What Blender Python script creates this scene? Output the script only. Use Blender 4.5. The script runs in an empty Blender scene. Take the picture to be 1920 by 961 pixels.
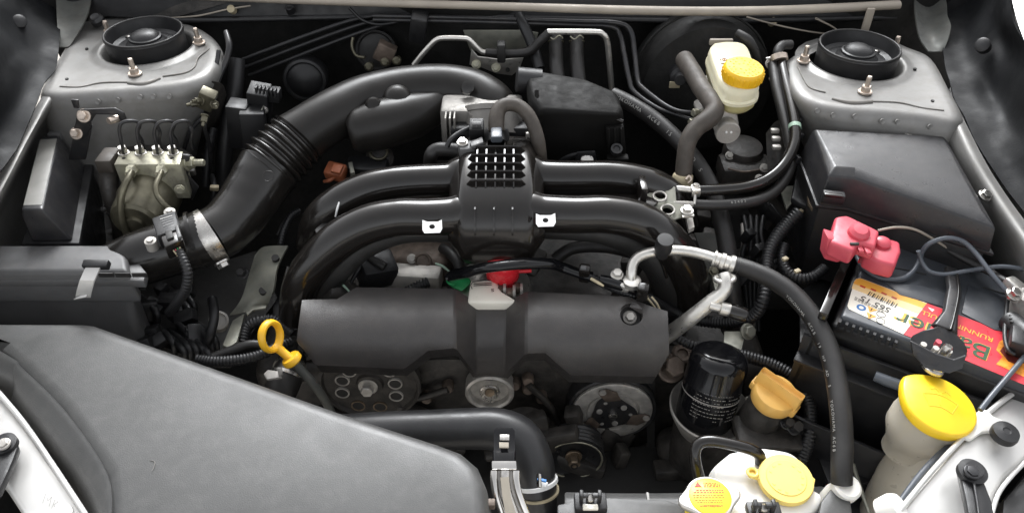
import bpy, bmesh, math, random
from mathutils import Vector, Matrix, noise
random.seed(7)
R = math.radians
scene = bpy.context.scene
COL = scene.collection

# ------------------------------------------------------------------ camera
FPX, CAMZ, PITCH = 1450.0, 1.41, R(40)
cam_data = bpy.data.cameras.new('camera')
cam_data.sensor_width = 36.0
cam_data.lens = 36.0 * FPX / 1920.0
cam_data.clip_start = 0.02
cam_data.clip_end = 200
cam = bpy.data.objects.new('camera', cam_data)
cam.location = (0, 0, CAMZ)
cam.rotation_euler = (R(90) - PITCH, 0, 0)
COL.objects.link(cam)
scene.camera = cam

# ------------------------------------------------------------------ light
SUN_EL, SUN_AZ = R(40), R(-2)          # hazy daylight, strongest from behind the car over its roof
world = bpy.data.worlds.new('World')
scene.world = world
world.use_nodes = True
wn, wl = world.node_tree.nodes, world.node_tree.links
sky = wn.new('ShaderNodeTexSky')
sky.sky_type = 'NISHITA'
sky.sun_disc = False
sky.sun_elevation = SUN_EL
sky.sun_rotation = SUN_AZ
sky.dust_density = 4.0
hsv = wn.new('ShaderNodeHueSaturation')
hsv.inputs['Saturation'].default_value = 0.12
wl.new(sky.outputs[0], hsv.inputs['Color'])
wl.new(hsv.outputs[0], wn['Background'].inputs['Color'])
wn['Background'].inputs['Strength'].default_value = 0.15
sun_data = bpy.data.lights.new('sun', 'SUN')
sun_data.energy = 1.2
sun_data.angle = R(28)
sun_data.color = (0.90, 0.95, 1.0)
sun = bpy.data.objects.new('sun', sun_data)
sd = Vector((math.sin(SUN_AZ) * math.cos(SUN_EL), math.cos(SUN_AZ) * math.cos(SUN_EL), math.sin(SUN_EL)))
sun.rotation_euler = sd.to_track_quat('Z', 'Y').to_euler()
sun.location = (0, -3, 5)
COL.objects.link(sun)
vs = scene.view_settings
vs.view_transform = 'Standard'
vs.look = 'None'
vs.gamma = 1
vs.use_curve_mapping = False
vs.exposure = 1.35
scene.cycles.max_bounces = 8

# ------------------------------------------------------------------ photo pixel -> place
FW = Vector((0, math.cos(PITCH), -math.sin(PITCH)))
UP = Vector((0, math.sin(PITCH), math.cos(PITCH)))
RT = Vector((1, 0, 0))
CAM = Vector((0, 0, CAMZ))
def rdir(px, py):
    return FW + RT * ((px - 960) / FPX) + UP * ((480.5 - py) / FPX)
def P(px, py, z):                       # on the level z
    d = rdir(px, py)
    return CAM + d * ((z - CAMZ) / d.z)
def Q(px, py, y):                       # on the upright plane y
    d = rdir(px, py)
    return CAM + d * (y / d.y)
def mpp(v):                             # metres per photo pixel there
    return (v - CAM).dot(FW) / FPX
def zy(py, y):
    return Q(960, py, y).z

# ------------------------------------------------------------------ materials
M = {}
def mat(name, color, rough=0.5, metal=0.0, var=0.15, vscale=25, grain=0.0, gscale=900, dust=0.0,
        dust_col=(0.16, 0.135, 0.11), coat=0.0, spec=0.5, trans=0.0, sss=0.0, rvar=0.1, emis=None):
    m = bpy.data.materials.new(name)
    m.use_nodes = True
    n, l = m.node_tree.nodes, m.node_tree.links
    b = n['Principled BSDF']
    tc = n.new('ShaderNodeTexCoord')
    nz = n.new('ShaderNodeTexNoise'); nz.inputs['Scale'].default_value = vscale; nz.inputs['Detail'].default_value = 6
    l.new(tc.outputs['Object'], nz.inputs['Vector'])
    rp = n.new('ShaderNodeValToRGB')
    c = color
    rp.color_ramp.elements[0].position = 0.3
    rp.color_ramp.elements[1].position = 0.7
    rp.color_ramp.elements[0].color = (c[0]*(1-var), c[1]*(1-var), c[2]*(1-var), 1)
    rp.color_ramp.elements[1].color = (min(1, c[0]*(1+var)), min(1, c[1]*(1+var)), min(1, c[2]*(1+var)), 1)
    l.new(nz.outputs['Fac'], rp.inputs['Fac'])
    col = rp.outputs['Color']
    if dust > 0:
        d1 = n.new('ShaderNodeTexNoise'); d1.inputs['Scale'].default_value = 60; d1.inputs['Detail'].default_value = 10
        d1.inputs['Roughness'].default_value = 0.7
        l.new(tc.outputs['Object'], d1.inputs['Vector'])
        dr = n.new('ShaderNodeMapRange')
        dr.inputs['From Min'].default_value = 0.45; dr.inputs['From Max'].default_value = 0.8
        dr.inputs['To Min'].default_value = 0.0; dr.inputs['To Max'].default_value = dust
        l.new(d1.outputs['Fac'], dr.inputs['Value'])
        mx = n.new('ShaderNodeMix'); mx.data_type = 'RGBA'
        l.new(dr.outputs['Result'], mx.inputs['Factor'])
        l.new(col, mx.inputs['A']); mx.inputs['B'].default_value = (*dust_col, 1)
        col = mx.outputs['Result']
    l.new(col, b.inputs['Base Color'])
    rr = n.new('ShaderNodeMapRange')
    rr.inputs['From Min'].default_value = 0.3; rr.inputs['From Max'].default_value = 0.7
    rr.inputs['To Min'].default_value = max(0.02, rough - rvar); rr.inputs['To Max'].default_value = min(1, rough + rvar)
    n2 = n.new('ShaderNodeTexNoise'); n2.inputs['Scale'].default_value = vscale * 3.1; n2.inputs['Detail'].default_value = 8
    l.new(tc.outputs['Object'], n2.inputs['Vector'])
    l.new(n2.outputs['Fac'], rr.inputs['Value'])
    l.new(rr.outputs['Result'], b.inputs['Roughness'])
    b.inputs['Metallic'].default_value = metal
    b.inputs['Specular IOR Level'].default_value = spec
    b.inputs['Coat Weight'].default_value = coat
    b.inputs['Coat Roughness'].default_value = 0.12
    b.inputs['Transmission Weight'].default_value = trans
    b.inputs['Subsurface Weight'].default_value = sss
    b.inputs['Subsurface Radius'].default_value = (0.01, 0.008, 0.005)
    if grain > 0:
        g = n.new('ShaderNodeTexNoise'); g.inputs['Scale'].default_value = gscale; g.inputs['Detail'].default_value = 3
        l.new(tc.outputs['Object'], g.inputs['Vector'])
        bp = n.new('ShaderNodeBump'); bp.inputs['Strength'].default_value = grain; bp.inputs['Distance'].default_value = 0.001
        l.new(g.outputs['Fac'], bp.inputs['Height'])
        l.new(bp.outputs['Normal'], b.inputs['Normal'])
    M[name] = m
    return m

mat('black_plastic', (0.011, 0.011, 0.012), 0.45, grain=0.2, dust=0.10, dust_col=(0.06, 0.055, 0.05))
mat('black_deep', (0.015, 0.0145, 0.014), 0.6, dust=0.3, dust_col=(0.035, 0.03, 0.026))
mat('firewall_pad', (0.010, 0.0098, 0.0092), 0.7, var=0.4, vscale=40, dust=0.4, dust_col=(0.022, 0.02, 0.018), grain=0.4, gscale=300, spec=0.3)
mat('black_grime', (0.032, 0.029, 0.026), 0.5, var=0.5, vscale=60, dust=0.6, dust_col=(0.06, 0.052, 0.045), grain=0.5, gscale=300)
mat('satin_plastic', (0.011, 0.0095, 0.0085), 0.17, grain=0.0, dust=0.02, rvar=0.02)
mat('tube_matte', (0.012, 0.0108, 0.0098), 0.36, grain=0.02, gscale=700, dust=0.06, dust_col=(0.05, 0.045, 0.04), rvar=0.04, spec=0.3)
mat('tube_plastic', (0.011, 0.0098, 0.0088), 0.22, grain=0.0, dust=0.03, rvar=0.03)
mat('cover_plastic', (0.043, 0.0395, 0.038), 0.38, grain=0.35, gscale=1100, dust=0.12, var=0.1)
mat('duct_plastic', (0.054, 0.054, 0.053), 0.42, grain=0.2, gscale=1100, dust=0.22, dust_col=(0.17, 0.165, 0.155), vscale=9, var=0.13, rvar=0.06)
mat('relay_lid_sheen', (0.22, 0.215, 0.20), 0.42, grain=0.1, dust=0.15)  # sky sheen on the black lid, put into a grey base colour
mat('hose_rubber', (0.02, 0.02, 0.021), 0.36, dust=0.15, dust_col=(0.08, 0.08, 0.08), grain=0.12, gscale=600, rvar=0.06)
mat('cap_pale', (0.88, 0.66, 0.17), 0.4, var=0.03, sss=0.05)
mat('box_plastic', (0.088, 0.088, 0.089), 0.45, grain=0.3, gscale=900, dust=0.15)
mat('lid_plastic', (0.022, 0.022, 0.024), 0.36, grain=0.25, gscale=900, dust=0.12)
mat('rubber', (0.014, 0.013, 0.0125), 0.5, dust=0.2, dust_col=(0.06, 0.055, 0.05), grain=0.1)
mat('rubber_brown', (0.05, 0.042, 0.035), 0.6, dust=0.4, grain=0.1)
mat('throttle_metal', (0.22, 0.21, 0.195), 0.5, metal=0.4, var=0.25, vscale=60, dust=0.5, dust_col=(0.1, 0.09, 0.075), grain=0.3, gscale=500)
mat('matte_black', (0.007, 0.0067, 0.0063), 0.6, grain=0.1, spec=0.15, dust=0.1, dust_col=(0.03, 0.027, 0.024))
mat('liner', (0.0065, 0.007, 0.008), 0.6, spec=0.18, var=0.3, vscale=12, dust=0.2, dust_col=(0.05, 0.05, 0.05), grain=0.2, gscale=400)
mat('silver_paint_shaded', (0.215, 0.211, 0.203), 0.44, metal=0.35, var=0.14, vscale=10, dust=0.5, dust_col=(0.14, 0.125, 0.105), grain=0.05, gscale=2500)  # dull inner-bay silver, darkened further so the colour carries the rear shade
mat('silver_bright', (0.62, 0.61, 0.59), 0.38, metal=0.45, var=0.05, vscale=14, dust=0.1, dust_col=(0.4, 0.37, 0.33), grain=0.04, gscale=2500)
mat('hood_paint', (0.74, 0.75, 0.76), 0.35, metal=0.0, var=0.04)
mat('seam_sealer', (0.19, 0.18, 0.165), 0.55, metal=0.2, dust=0.4)
mat('aluminium', (0.66, 0.64, 0.60), 0.36, metal=0.85, var=0.1, vscale=50, dust=0.25, dust_col=(0.3, 0.26, 0.2))
mat('cast_aluminium', (0.42, 0.40, 0.37), 0.5, metal=0.35, var=0.25, vscale=60, dust=0.5, dust_col=(0.14, 0.12, 0.1), grain=0.4, gscale=500)
mat('steel', (0.55, 0.53, 0.5), 0.3, metal=1.0, var=0.15, vscale=90)
mat('chrome', (0.62, 0.6, 0.57), 0.12, metal=1.0, var=0.1, vscale=60)
mat('gusset_paint', (0.10, 0.103, 0.095), 0.5, metal=0.3, var=0.25, vscale=40, dust=0.3)
mat('beige', (0.5, 0.45, 0.37), 0.4, metal=0.3, var=0.15, vscale=60, dust=0.3)
mat('zinc', (0.36, 0.345, 0.275), 0.42, metal=0.6, var=0.25, vscale=120, dust=0.5, dust_col=(0.36, 0.36, 0.2))
mat('zinc_dark', (0.13, 0.12, 0.085), 0.38, metal=0.6, var=0.45, vscale=45, dust=0.6, dust_col=(0.07, 0.065, 0.045))
mat('zinc_grey', (0.24, 0.24, 0.205), 0.5, metal=0.5, var=0.3, vscale=60, dust=0.6, dust_col=(0.15, 0.14, 0.1))
mat('copper_nut', (0.56, 0.48, 0.41), 0.4, metal=0.8, var=0.2, vscale=200)
mat('black_steel', (0.03, 0.03, 0.032), 0.35, metal=0.3, dust=0.2)
mat('yellow', (0.86, 0.50, 0.015), 0.42, var=0.05, sss=0.05)
mat('yellow_bright', (0.90, 0.60, 0.02), 0.4, var=0.03, sss=0.05)
mat('amber', (0.80, 0.44, 0.02), 0.4, var=0.05)
mat('orange_cap', (0.80, 0.47, 0.12), 0.45, var=0.1, vscale=60, dust=0.15, dust_col=(0.35, 0.2, 0.06))
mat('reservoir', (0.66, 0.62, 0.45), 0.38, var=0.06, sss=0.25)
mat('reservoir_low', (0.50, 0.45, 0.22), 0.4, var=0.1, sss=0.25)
mat('white_plastic', (0.82, 0.80, 0.75), 0.4, var=0.03, sss=0.2)
mat('neck_plastic', (0.44, 0.405, 0.335), 0.35, var=0.06, sss=0.3, trans=0.1)
mat('white_paint', (0.80, 0.80, 0.79), 0.4, var=0.03)
mat('red', (0.55, 0.07, 0.10), 0.42, var=0.1, vscale=60, dust=0.12, dust_col=(0.5, 0.25, 0.22))
mat('red_gloss', (0.62, 0.02, 0.03), 0.25, var=0.05)
mat('green', (0.02, 0.30, 0.09), 0.4, var=0.15)
mat('brick_plastic', (0.26, 0.075, 0.03), 0.5, var=0.2, vscale=90, dust=0.2)
mat('gloss_black', (0.006, 0.006, 0.007), 0.13, var=0.1, rvar=0.04, spec=0.35)
mat('satin_black_metal', (0.018, 0.018, 0.019), 0.35, var=0.2, dust=0.1)
mat('battery_top', (0.045, 0.05, 0.058), 0.38, var=0.12, dust=0.2, dust_col=(0.12, 0.12, 0.12))
mat('label_white', (0.80, 0.76, 0.66), 0.35, var=0.02)
mat('label_cream', (0.85, 0.62, 0.30), 0.35, var=0.04)
mat('label_gold', (0.80, 0.40, 0.06), 0.35, var=0.08)
mat('label_red', (0.58, 0.035, 0.05), 0.35, var=0.05)
mat('print_black', (0.02, 0.02, 0.02), 0.5)
mat('print_dark_green', (0.02, 0.07, 0.03), 0.45)
mat('print_white', (0.30, 0.295, 0.28), 0.5)
mat('print_blue', (0.03, 0.16, 0.42), 0.45)
mat('print_red', (0.5, 0.06, 0.03), 0.45)
mat('print_brown', (0.30, 0.13, 0.02), 0.45)
mat('flame', (0.75, 0.25, 0.03), 0.35, var=0.5, vscale=90)
mat('flame_dark', (0.12, 0.02, 0.015), 0.35, var=0.4, vscale=120)
mat('cap_yellow', (0.80, 0.60, 0.03), 0.4, var=0.04)
mat('cable_grey', (0.075, 0.085, 0.10), 0.35, var=0.1)
mat('tape', (0.42, 0.36, 0.24), 0.6, var=0.2, vscale=80)
mat('grey_strip', (0.33, 0.29, 0.24), 0.55, var=0.15, vscale=30, dust=0.3)
mat('glass', (0.02, 0.022, 0.022), 0.05, var=0.05, rvar=0.02)
mat('concrete', (0.40, 0.37, 0.33), 0.85, var=0.2, vscale=3, grain=0.3, gscale=60)
mat('rust_steel', (0.22, 0.17, 0.12), 0.45, metal=0.6, var=0.4, vscale=120)
mat('pulley_steel', (0.46, 0.44, 0.41), 0.36, metal=0.4, var=0.3, vscale=70, dust=0.35, dust_col=(0.12, 0.1, 0.08))
mat('green_band', (0.30, 0.42, 0.33), 0.5)
mat('brown_grime', (0.13, 0.10, 0.08), 0.55, metal=0.3, var=0.4, vscale=70, dust=0.6, dust_col=(0.06, 0.05, 0.04), grain=0.5, gscale=300)

# ------------------------------------------------------------------ object helpers
def finish(name, bm, material, parent=None, smooth=True, ang=38):
    bmesh.ops.remove_doubles(bm, verts=bm.verts, dist=1e-6)
    bmesh.ops.recalc_face_normals(bm, faces=bm.faces)
    for f in bm.faces:
        f.smooth = smooth
    lim = R(ang)
    for e in bm.edges:
        if len(e.link_faces) == 2 and e.calc_face_angle(0) > lim:
            e.smooth = False
    me = bpy.data.meshes.new(name)
    bm.to_mesh(me); bm.free()
    if isinstance(material, str):
        material = M[material]
    me.materials.append(material)
    o = bpy.data.objects.new(name, me)
    COL.objects.link(o)
    if parent is not None:
        o.parent = parent
        o.matrix_parent_inverse = Matrix.Translation(-WLOC.get(parent.name, Vector((0, 0, 0))))
    return o
WLOC = {}
def thing(name, label, cat, loc, group=None):
    o = bpy.data.objects.new(name, None)
    COL.objects.link(o)
    o.empty_display_size = 0.02
    o.location = loc
    WLOC[o.name] = Vector(loc)
    o['label'] = label; o['category'] = cat
    if group: o['group'] = group
    return o
def tag(o, label, cat, group=None):
    o['label'] = label; o['category'] = cat
    if group: o['group'] = group
    return o
def bev(bm, off, seg=2, ang=30):
    es = [e for e in bm.edges if len(e.link_faces) == 2 and e.calc_face_angle(0) > R(ang)]
    if es and off > 0:
        bmesh.ops.bevel(bm, geom=es, offset=off, segments=seg, profile=0.5, affect='EDGES', clamp_overlap=True)
def frame(axis):
    a = Vector(axis).normalized()
    t = Vector((0, 0, 1)) if abs(a.z) < 0.9 else Vector((0, 1, 0))
    u = t.cross(a).normalized(); v = a.cross(u).normalized()
    return u, v, a

def b_prism(bm, pts, vec):
    n = len(pts)
    a = [bm.verts.new(p) for p in pts]
    b = [bm.verts.new(Vector(p) + Vector(vec)) for p in pts]
    bm.faces.new(a); bm.faces.new(b[::-1])
    for i in range(n):
        bm.faces.new((a[i], b[i], b[(i+1) % n], a[(i+1) % n]))
def prism(name, pts, vec, material, parent=None, bevel=0.0, seg=2):
    bm = bmesh.new()
    b_prism(bm, [Vector(p) for p in pts], Vector(vec))
    bmesh.ops.recalc_face_normals(bm, faces=bm.faces)
    bev(bm, bevel, seg)
    return finish(name, bm, material, parent)
def slab(name, pix, z, thick, material, parent=None, bevel=0.0, seg=2, vec=None):
    """outline in photo pixels lying on level z (or pixels with their own z), thick downwards"""
    pts = [P(q[0], q[1], q[2] if len(q) > 2 else z) for q in pix]
    return prism(name, pts, vec if vec is not None else (0, 0, -thick), material, parent, bevel, seg)
def yslab(name, pix, y, thick, material, parent=None, bevel=0.0, seg=2):
    """outline on an upright plane y, thick towards the back"""
    pts = [Q(q[0], q[1], q[2] if len(q) > 2 else y) for q in pix]
    return prism(name, pts, (0, thick, 0), material, parent, bevel, seg)
def b_loft(bm, loops, cap=True):
    L = [[bm.verts.new(p) for p in lp] for lp in loops]
    n = len(L[0])
    for a, b in zip(L, L[1:]):
        for i in range(n):
            bm.faces.new((a[i], a[(i+1) % n], b[(i+1) % n], b[i]))
    if cap:
        bm.faces.new(L[0][::-1]); bm.faces.new(L[-1])
def loft(name, loops, material, parent=None, bevel=0.0, seg=2, ang=38, cap=True):
    bm = bmesh.new()
    b_loft(bm, loops, cap)
    bmesh.ops.recalc_face_normals(bm, faces=bm.faces)
    bev(bm, bevel, seg)
    return finish(name, bm, material, parent, ang=ang)
def b_lathe(bm, c, axis, prof, seg=28, cap=True):
    u, v, a = frame(axis)
    c = Vector(c)
    rings = []
    for r, h in prof:
        if r < 1e-6:
            rings.append([bm.verts.new(c + a*h)])
        else:
            rings.append([bm.verts.new(c + a*h + (u*math.cos(t) + v*math.sin(t))*r)
                          for t in [2*math.pi*i/seg for i in range(seg)]])
    for A, B in zip(rings, rings[1:]):
        if len(A) == 1 and len(B) == 1: continue
        for i in range(seg):
            j = (i+1) % seg
            if len(A) == 1: bm.faces.new((A[0], B[j], B[i]))
            elif len(B) == 1: bm.faces.new((A[i], A[j], B[0]))
            else: bm.faces.new((A[i], A[j], B[j], B[i]))
    for Rg in (rings[0], rings[-1]):
        if len(Rg) > 1 and cap: bm.faces.new(Rg)
def lathe(name, c, axis, prof, material, parent=None, seg=28, ang=38, cap=True):
    bm = bmesh.new()
    b_lathe(bm, c, axis, prof, seg, cap)
    return finish(name, bm, material, parent, ang=ang)
def box(name, c, size, material, parent=None, rot=(0, 0, 0), bevel=0.002, seg=2):
    bm = bmesh.new()
    b_box(bm, c, size, rot)
    bev(bm, bevel, seg)
    return finish(name, bm, material, parent)
def b_box(bm, c, size, rot=(0, 0, 0)):
    from mathutils import Euler
    mt = Matrix.Translation(c) @ Euler(rot).to_matrix().to_4x4() @ Matrix.Diagonal((*size, 1))
    bmesh.ops.create_cube(bm, size=1, matrix=mt)

def crom(pts, sub):
    """Catmull-Rom through (Vector, r)"""
    if len(pts) == 2: sub = max(sub, 2)
    out = []
    n = len(pts)
    for i in range(n-1):
        p0 = pts[max(i-1, 0)]; p1 = pts[i]; p2 = pts[i+1]; p3 = pts[min(i+2, n-1)]
        for k in range(sub):
            t = k / sub
            def cr(a, b, c, d):
                return 0.5*((2*b) + (c-a)*t + (2*a-5*b+4*c-d)*t*t + (3*b-a-3*c+d)*t*t*t)
            v = Vector([cr(p0[0][j], p1[0][j], p2[0][j], p3[0][j]) for j in range(3)])
            r = p1[1] + (p2[1]-p1[1])*t*t*(3-2*t)
            out.append((v, r))
    out.append(pts[-1])
    return out
def resample(pts, step):
    out = [pts[0]]
    acc = 0.0
    for (a, ra), (b, rb) in zip(pts, pts[1:]):
        L = (b-a).length
        if L < 1e-9: continue
        d = step - acc
        while d <= L:
            t = d / L
            out.append((a.lerp(b, t), ra + (rb-ra)*t))
            d += step
        acc = L - (d - step)
    return out
def sweep_rings(pts, seg, flat=1.0):
    rings = []
    up = None
    for i, (p, r) in enumerate(pts):
        a = pts[max(i-1, 0)][0]; b = pts[min(i+1, len(pts)-1)][0]
        t = (b-a)
        if t.length < 1e-9: t = Vector((1, 0, 0))
        t.normalize()
        if up is None:
            up = Vector((0, 0, 1)) if abs(t.z) < 0.9 else Vector((0, 1, 0))
        up = up - t*up.dot(t)
        up.normalize()
        s = t.cross(up)
        rings.append([p + (s*math.cos(q) + up*math.sin(q)*flat)*r for q in [2*math.pi*k/seg for k in range(seg)]])
    return rings
def b_tube(bm, pts, seg=12, flat=1.0):
    b_loft(bm, sweep_rings(pts, seg, flat))
def conv(pix):
    """(px, py, z, r in pixels) -> (Vector, r in m)"""
    out = []
    for q in pix:
        v = P(q[0], q[1], q[2])
        out.append((v, q[3]*mpp(v)))
    return out
def tube(name, pix, material, parent=None, seg=14, sub=6, corr=None, flat=1.0, raw=False):
    pts = pix if raw else conv(pix)
    pts = crom(pts, sub)
    if corr:
        pitch, amp = corr
        pts = resample(pts, pitch/4)
        pts = [(p, r*(1.0 if k % 4 < 2 else 1-amp)) for k, (p, r) in enumerate(pts)]
        ang = 80
    else:
        ang = 50
    bm = bmesh.new()
    b_tube(bm, pts, seg, flat)
    return finish(name, bm, material, parent, ang=ang)
def hexbolt(name, c, axis, r, h, material, parent=None, washer=1.35, stud=0.0, studr=0.5):
    bm = bmesh.new()
    if washer: b_lathe(bm, c, axis, [(r*washer, -0.001), (r*washer, r*0.18), (r*washer*0.9, r*0.26)], 20)
    b_lathe(bm, c, axis, [(r*0.98, 0), (r, r*0.3), (r, h*0.9), (r*0.86, h)], 6)
    if stud > 0:
        b_lathe(bm, c, axis, [(r*studr, h*0.5), (r*studr, h+stud*0.9), (r*studr*0.8, h+stud)], 12)
    return finish(name, bm, material, parent, ang=25)
def band(name, path, i0, i1, extra, material, parent, seg=24):
    """a strap hugging a tube between two samples of its path"""
    pts = [(p, r+extra) for p, r in path[i0:i1]]
    bm = bmesh.new(); b_tube(bm, pts, seg)
    return finish(name, bm, material, parent, ang=50)
def ring_torus(name, c, axis, Rr, r, material, parent=None, seg=32, s2=10):
    u, v, a = frame(axis); c = Vector(c)
    bm = bmesh.new()
    rings = []
    for i in range(seg):
        t = 2*math.pi*i/seg
        d = u*math.cos(t) + v*math.sin(t)
        rings.append([bm.verts.new(c + d*(Rr + r*math.cos(q)) + a*(r*math.sin(q))) for q in [2*math.pi*k/s2 for k in range(s2)]])
    for i in range(seg):
        A, B = rings[i], rings[(i+1) % seg]
        for k in range(s2):
            bm.faces.new((A[k], A[(k+1) % s2], B[(k+1) % s2], B[k]))
    return finish(name, bm, material, parent)
def plate_hole(name, outer, c, r, vec, material, parent=None, bevel=0.0):
    """flat plate (3D outline) with one round hole centred at c"""
    outer = [Vector(p) for p in outer]
    vec = Vector(vec)
    nrm = Vector((0, 0, 0))
    for i in range(len(outer)):
        nrm += (outer[i]-outer[0]).cross(outer[(i+1) % len(outer)]-outer[0])
    u, v, a = frame(nrm)
    c = Vector(c)
    c = c - a*(c-outer[0]).dot(a)
    # resample the outline by angle so the plate is a strip between outline and hole
    N = 40
    poly = [((p-c).dot(u), (p-c).dot(v)) for p in outer]
    def hit(t):
        dx, dy = math.cos(t), math.sin(t)
        best = None
        for i in range(len(poly)):
            x1, y1 = poly[i]; x2, y2 = poly[(i+1) % len(poly)]
            ex, ey = x2-x1, y2-y1
            den = dx*ey - dy*ex
            if abs(den) < 1e-12: continue
            s = (x1*ey - y1*ex)/den
            w = (x1*dy - y1*dx)/den
            if s > 0 and -1e-6 <= w <= 1+1e-6 and (best is None or s > best): best = s
        return best or r*1.5
    angs = sorted(set([2*math.pi*i/N for i in range(N)] + [math.atan2(y, x) % (2*math.pi) for x, y in poly]))
    bm = bmesh.new()
    O, I = [], []
    for t in angs:
        d = u*math.cos(t) + v*math.sin(t)
        O.append(c + d*hit(t)); I.append(c + d*r)
    n = len(angs)
    vo = [bm.verts.new(p) for p in O]; vi = [bm.verts.new(p) for p in I]
    wo = [bm.verts.new(p+vec) for p in O]; wi = [bm.verts.new(p+vec) for p in I]
    for i in range(n):
        j = (i+1) % n
        bm.faces.new((vo[i], vo[j], vi[j], vi[i])); bm.faces.new((wo[i], wi[i], wi[j], wo[j]))
        bm.faces.new((vo[i], wo[i], wo[j], vo[j])); bm.faces.new((vi[i], vi[j], wi[j], wi[i]))
    return finish(name, bm, material, parent)
def text_mesh(s, size):
    cu = bpy.data.curves.new('txt', 'FONT')
    cu.body = s; cu.size = size; cu.extrude = 0.00015
    o = bpy.data.objects.new('txt', cu)
    COL.objects.link(o)
    dg = bpy.context.evaluated_depsgraph_get()
    dg.update()
    me = bpy.data.meshes.new_from_object(o.evaluated_get(dg))
    bpy.data.objects.remove(o); bpy.data.curves.remove(cu)
    return me
def text(name, s, origin, xd, yd, size, material, parent, bold=0):
    me = text_mesh(s, size)
    xd = Vector(xd).normalized(); yd = Vector(yd); yd = (yd - xd*yd.dot(xd)).normalized(); nd = xd.cross(yd)
    mt = Matrix((( xd.x, yd.x, nd.x, origin[0]), (xd.y, yd.y, nd.y, origin[1]), (xd.z, yd.z, nd.z, origin[2]), (0, 0, 0, 1)))
    me.transform(mt)
    me.materials.clear(); me.materials.append(M[material])
    o = bpy.data.objects.new(name, me); COL.objects.link(o)
    if parent is not None:
        o.parent = parent; o.matrix_parent_inverse = Matrix.Translation(-WLOC.get(parent.name, Vector((0, 0, 0))))
    return o
def text_on_tube(name, s, path, start, step, size, facing, material, parent, flip=False):
    """lettering printed along a hose, one mesh; facing = direction the print looks"""
    cum = [0]
    for (a, _), (b, _) in zip(path, path[1:]): cum.append(cum[-1] + (b-a).length)
    bm = bmesh.new()
    facing = Vector(facing).normalized()
    for k, ch in enumerate(s):
        if ch == ' ': continue
        d = start + k*step
        i = max(j for j in range(len(cum)) if cum[j] <= min(d, cum[-1]-1e-6))
        i = min(i, len(path)-2)
        t = (d-cum[i])/max(1e-9, cum[i+1]-cum[i])
        p = path[i][0].lerp(path[i+1][0], t); r = path[i][1]
        xd = (path[i+1][0]-path[i][0]).normalized()
        if flip: xd = -xd
        nd = (facing - xd*facing.dot(xd)).normalized()
        yd = nd.cross(xd)
        me = text_mesh(ch, size)
        w = max([v.co.x for v in me.vertices] or [0])
        o = p + nd*(r+0.0004) - yd*size*0.35 - xd*w*0.5
        me.transform(Matrix(((xd.x, yd.x, nd.x, o.x), (xd.y, yd.y, nd.y, o.y), (xd.z, yd.z, nd.z, o.z), (0, 0, 0, 1))))
        bm.from_mesh(me)
        bpy.data.meshes.remove(me)
    o = finish(name, bm, material, parent, smooth=False)
    o['kind'] = 'stuff'
    return o
def struct(o):
    o['kind'] = 'structure'
    return o

# ================================================================== the setting
def sheet(name, rows, material, parent=None, sub=5, thick=0.003, bump=0.0, bscale=12, raw=False):
    """a pressed sheet through a grid of photo points (px, py, z)"""
    g = [[(q if raw else P(*q)) for q in row] for row in rows]
    fine = [[p for p, _ in crom([(v, 0) for v in row], sub)] for row in g]
    cols = list(zip(*fine))
    fine = [[p for p, _ in crom([(v, 0) for v in c], sub)] for c in cols]
    bm = bmesh.new()
    V = []
    for c in fine:
        line = []
        for p in c:
            if bump: p = p + Vector((0, 0, 1))*bump*noise.noise(p*bscale) + Vector((1, 0, 0))*bump*0.5*noise.noise(p*bscale + Vector((9, 3, 1)))
            line.append(bm.verts.new(p))
        V.append(line)
    for a, b in zip(V, V[1:]):
        for i in range(len(a)-1):
            bm.faces.new((a[i], a[i+1], b[i+1], b[i]))
    bmesh.ops.recalc_face_normals(bm, faces=bm.faces)
    if thick:
        up = sum((f.normal.z for f in bm.faces))
        if up < 0: bmesh.ops.reverse_faces(bm, faces=bm.faces)
        bmesh.ops.solidify(bm, geom=bm.faces[:], thickness=thick)
    return finish(name, bm, material, parent, ang=60)

bm = bmesh.new()
b_box(bm, (0, 0, -0.01), (60, 60, 0.02))
o = struct(finish('ground', bm, 'concrete')); o['label'] = 'pale warm concrete ground under the car'

bay = thing('engine_bay', 'dark engine bay floor and bulkhead walls of the car', 'engine bay', (0, 1.0, 0.3))
box('bay_floor', (0, 0.86, 0.36), (1.5, 1.0, 0.04), 'black_deep', bay)
box('side_wall', (-0.74, 0.86, 0.56), (0.03, 1.0, 0.44), 'black_deep', bay)
box('side_wall', (0.74, 0.86, 0.56), (0.03, 1.0, 0.44), 'black_deep', bay)
for sx in (-1, 1):                                   # wheel arches carry the car on the ground
    lathe('wheel_tyre', (sx*0.78, 1.08, 0.32), (1, 0, 0), [(0.2, -0.1), (0.31, -0.1), (0.32, -0.06), (0.32, 0.06), (0.31, 0.1), (0.2, 0.1)], 'rubber', bay, seg=40)
box('axle_beam', (0, 1.08, 0.31), (1.4, 0.08, 0.06), 'black_deep', bay)

fw = thing('firewall', 'black insulated bulkhead behind the engine with pressed pads', 'firewall', (0, 1.25, 0.4))
sheet('panel', [[Vector((x, 1.23 + 0.03*math.sin(x*9+zz*6), zz)) for x in [-0.75+0.15*i for i in range(11)]] for zz in (0.38, 0.5, 0.6, 0.7, 0.78, 0.86, 0.93, 1.02)],
      'firewall_pad', fw, sub=4, thick=0.006, bump=0.006, bscale=14, raw=True)
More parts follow.
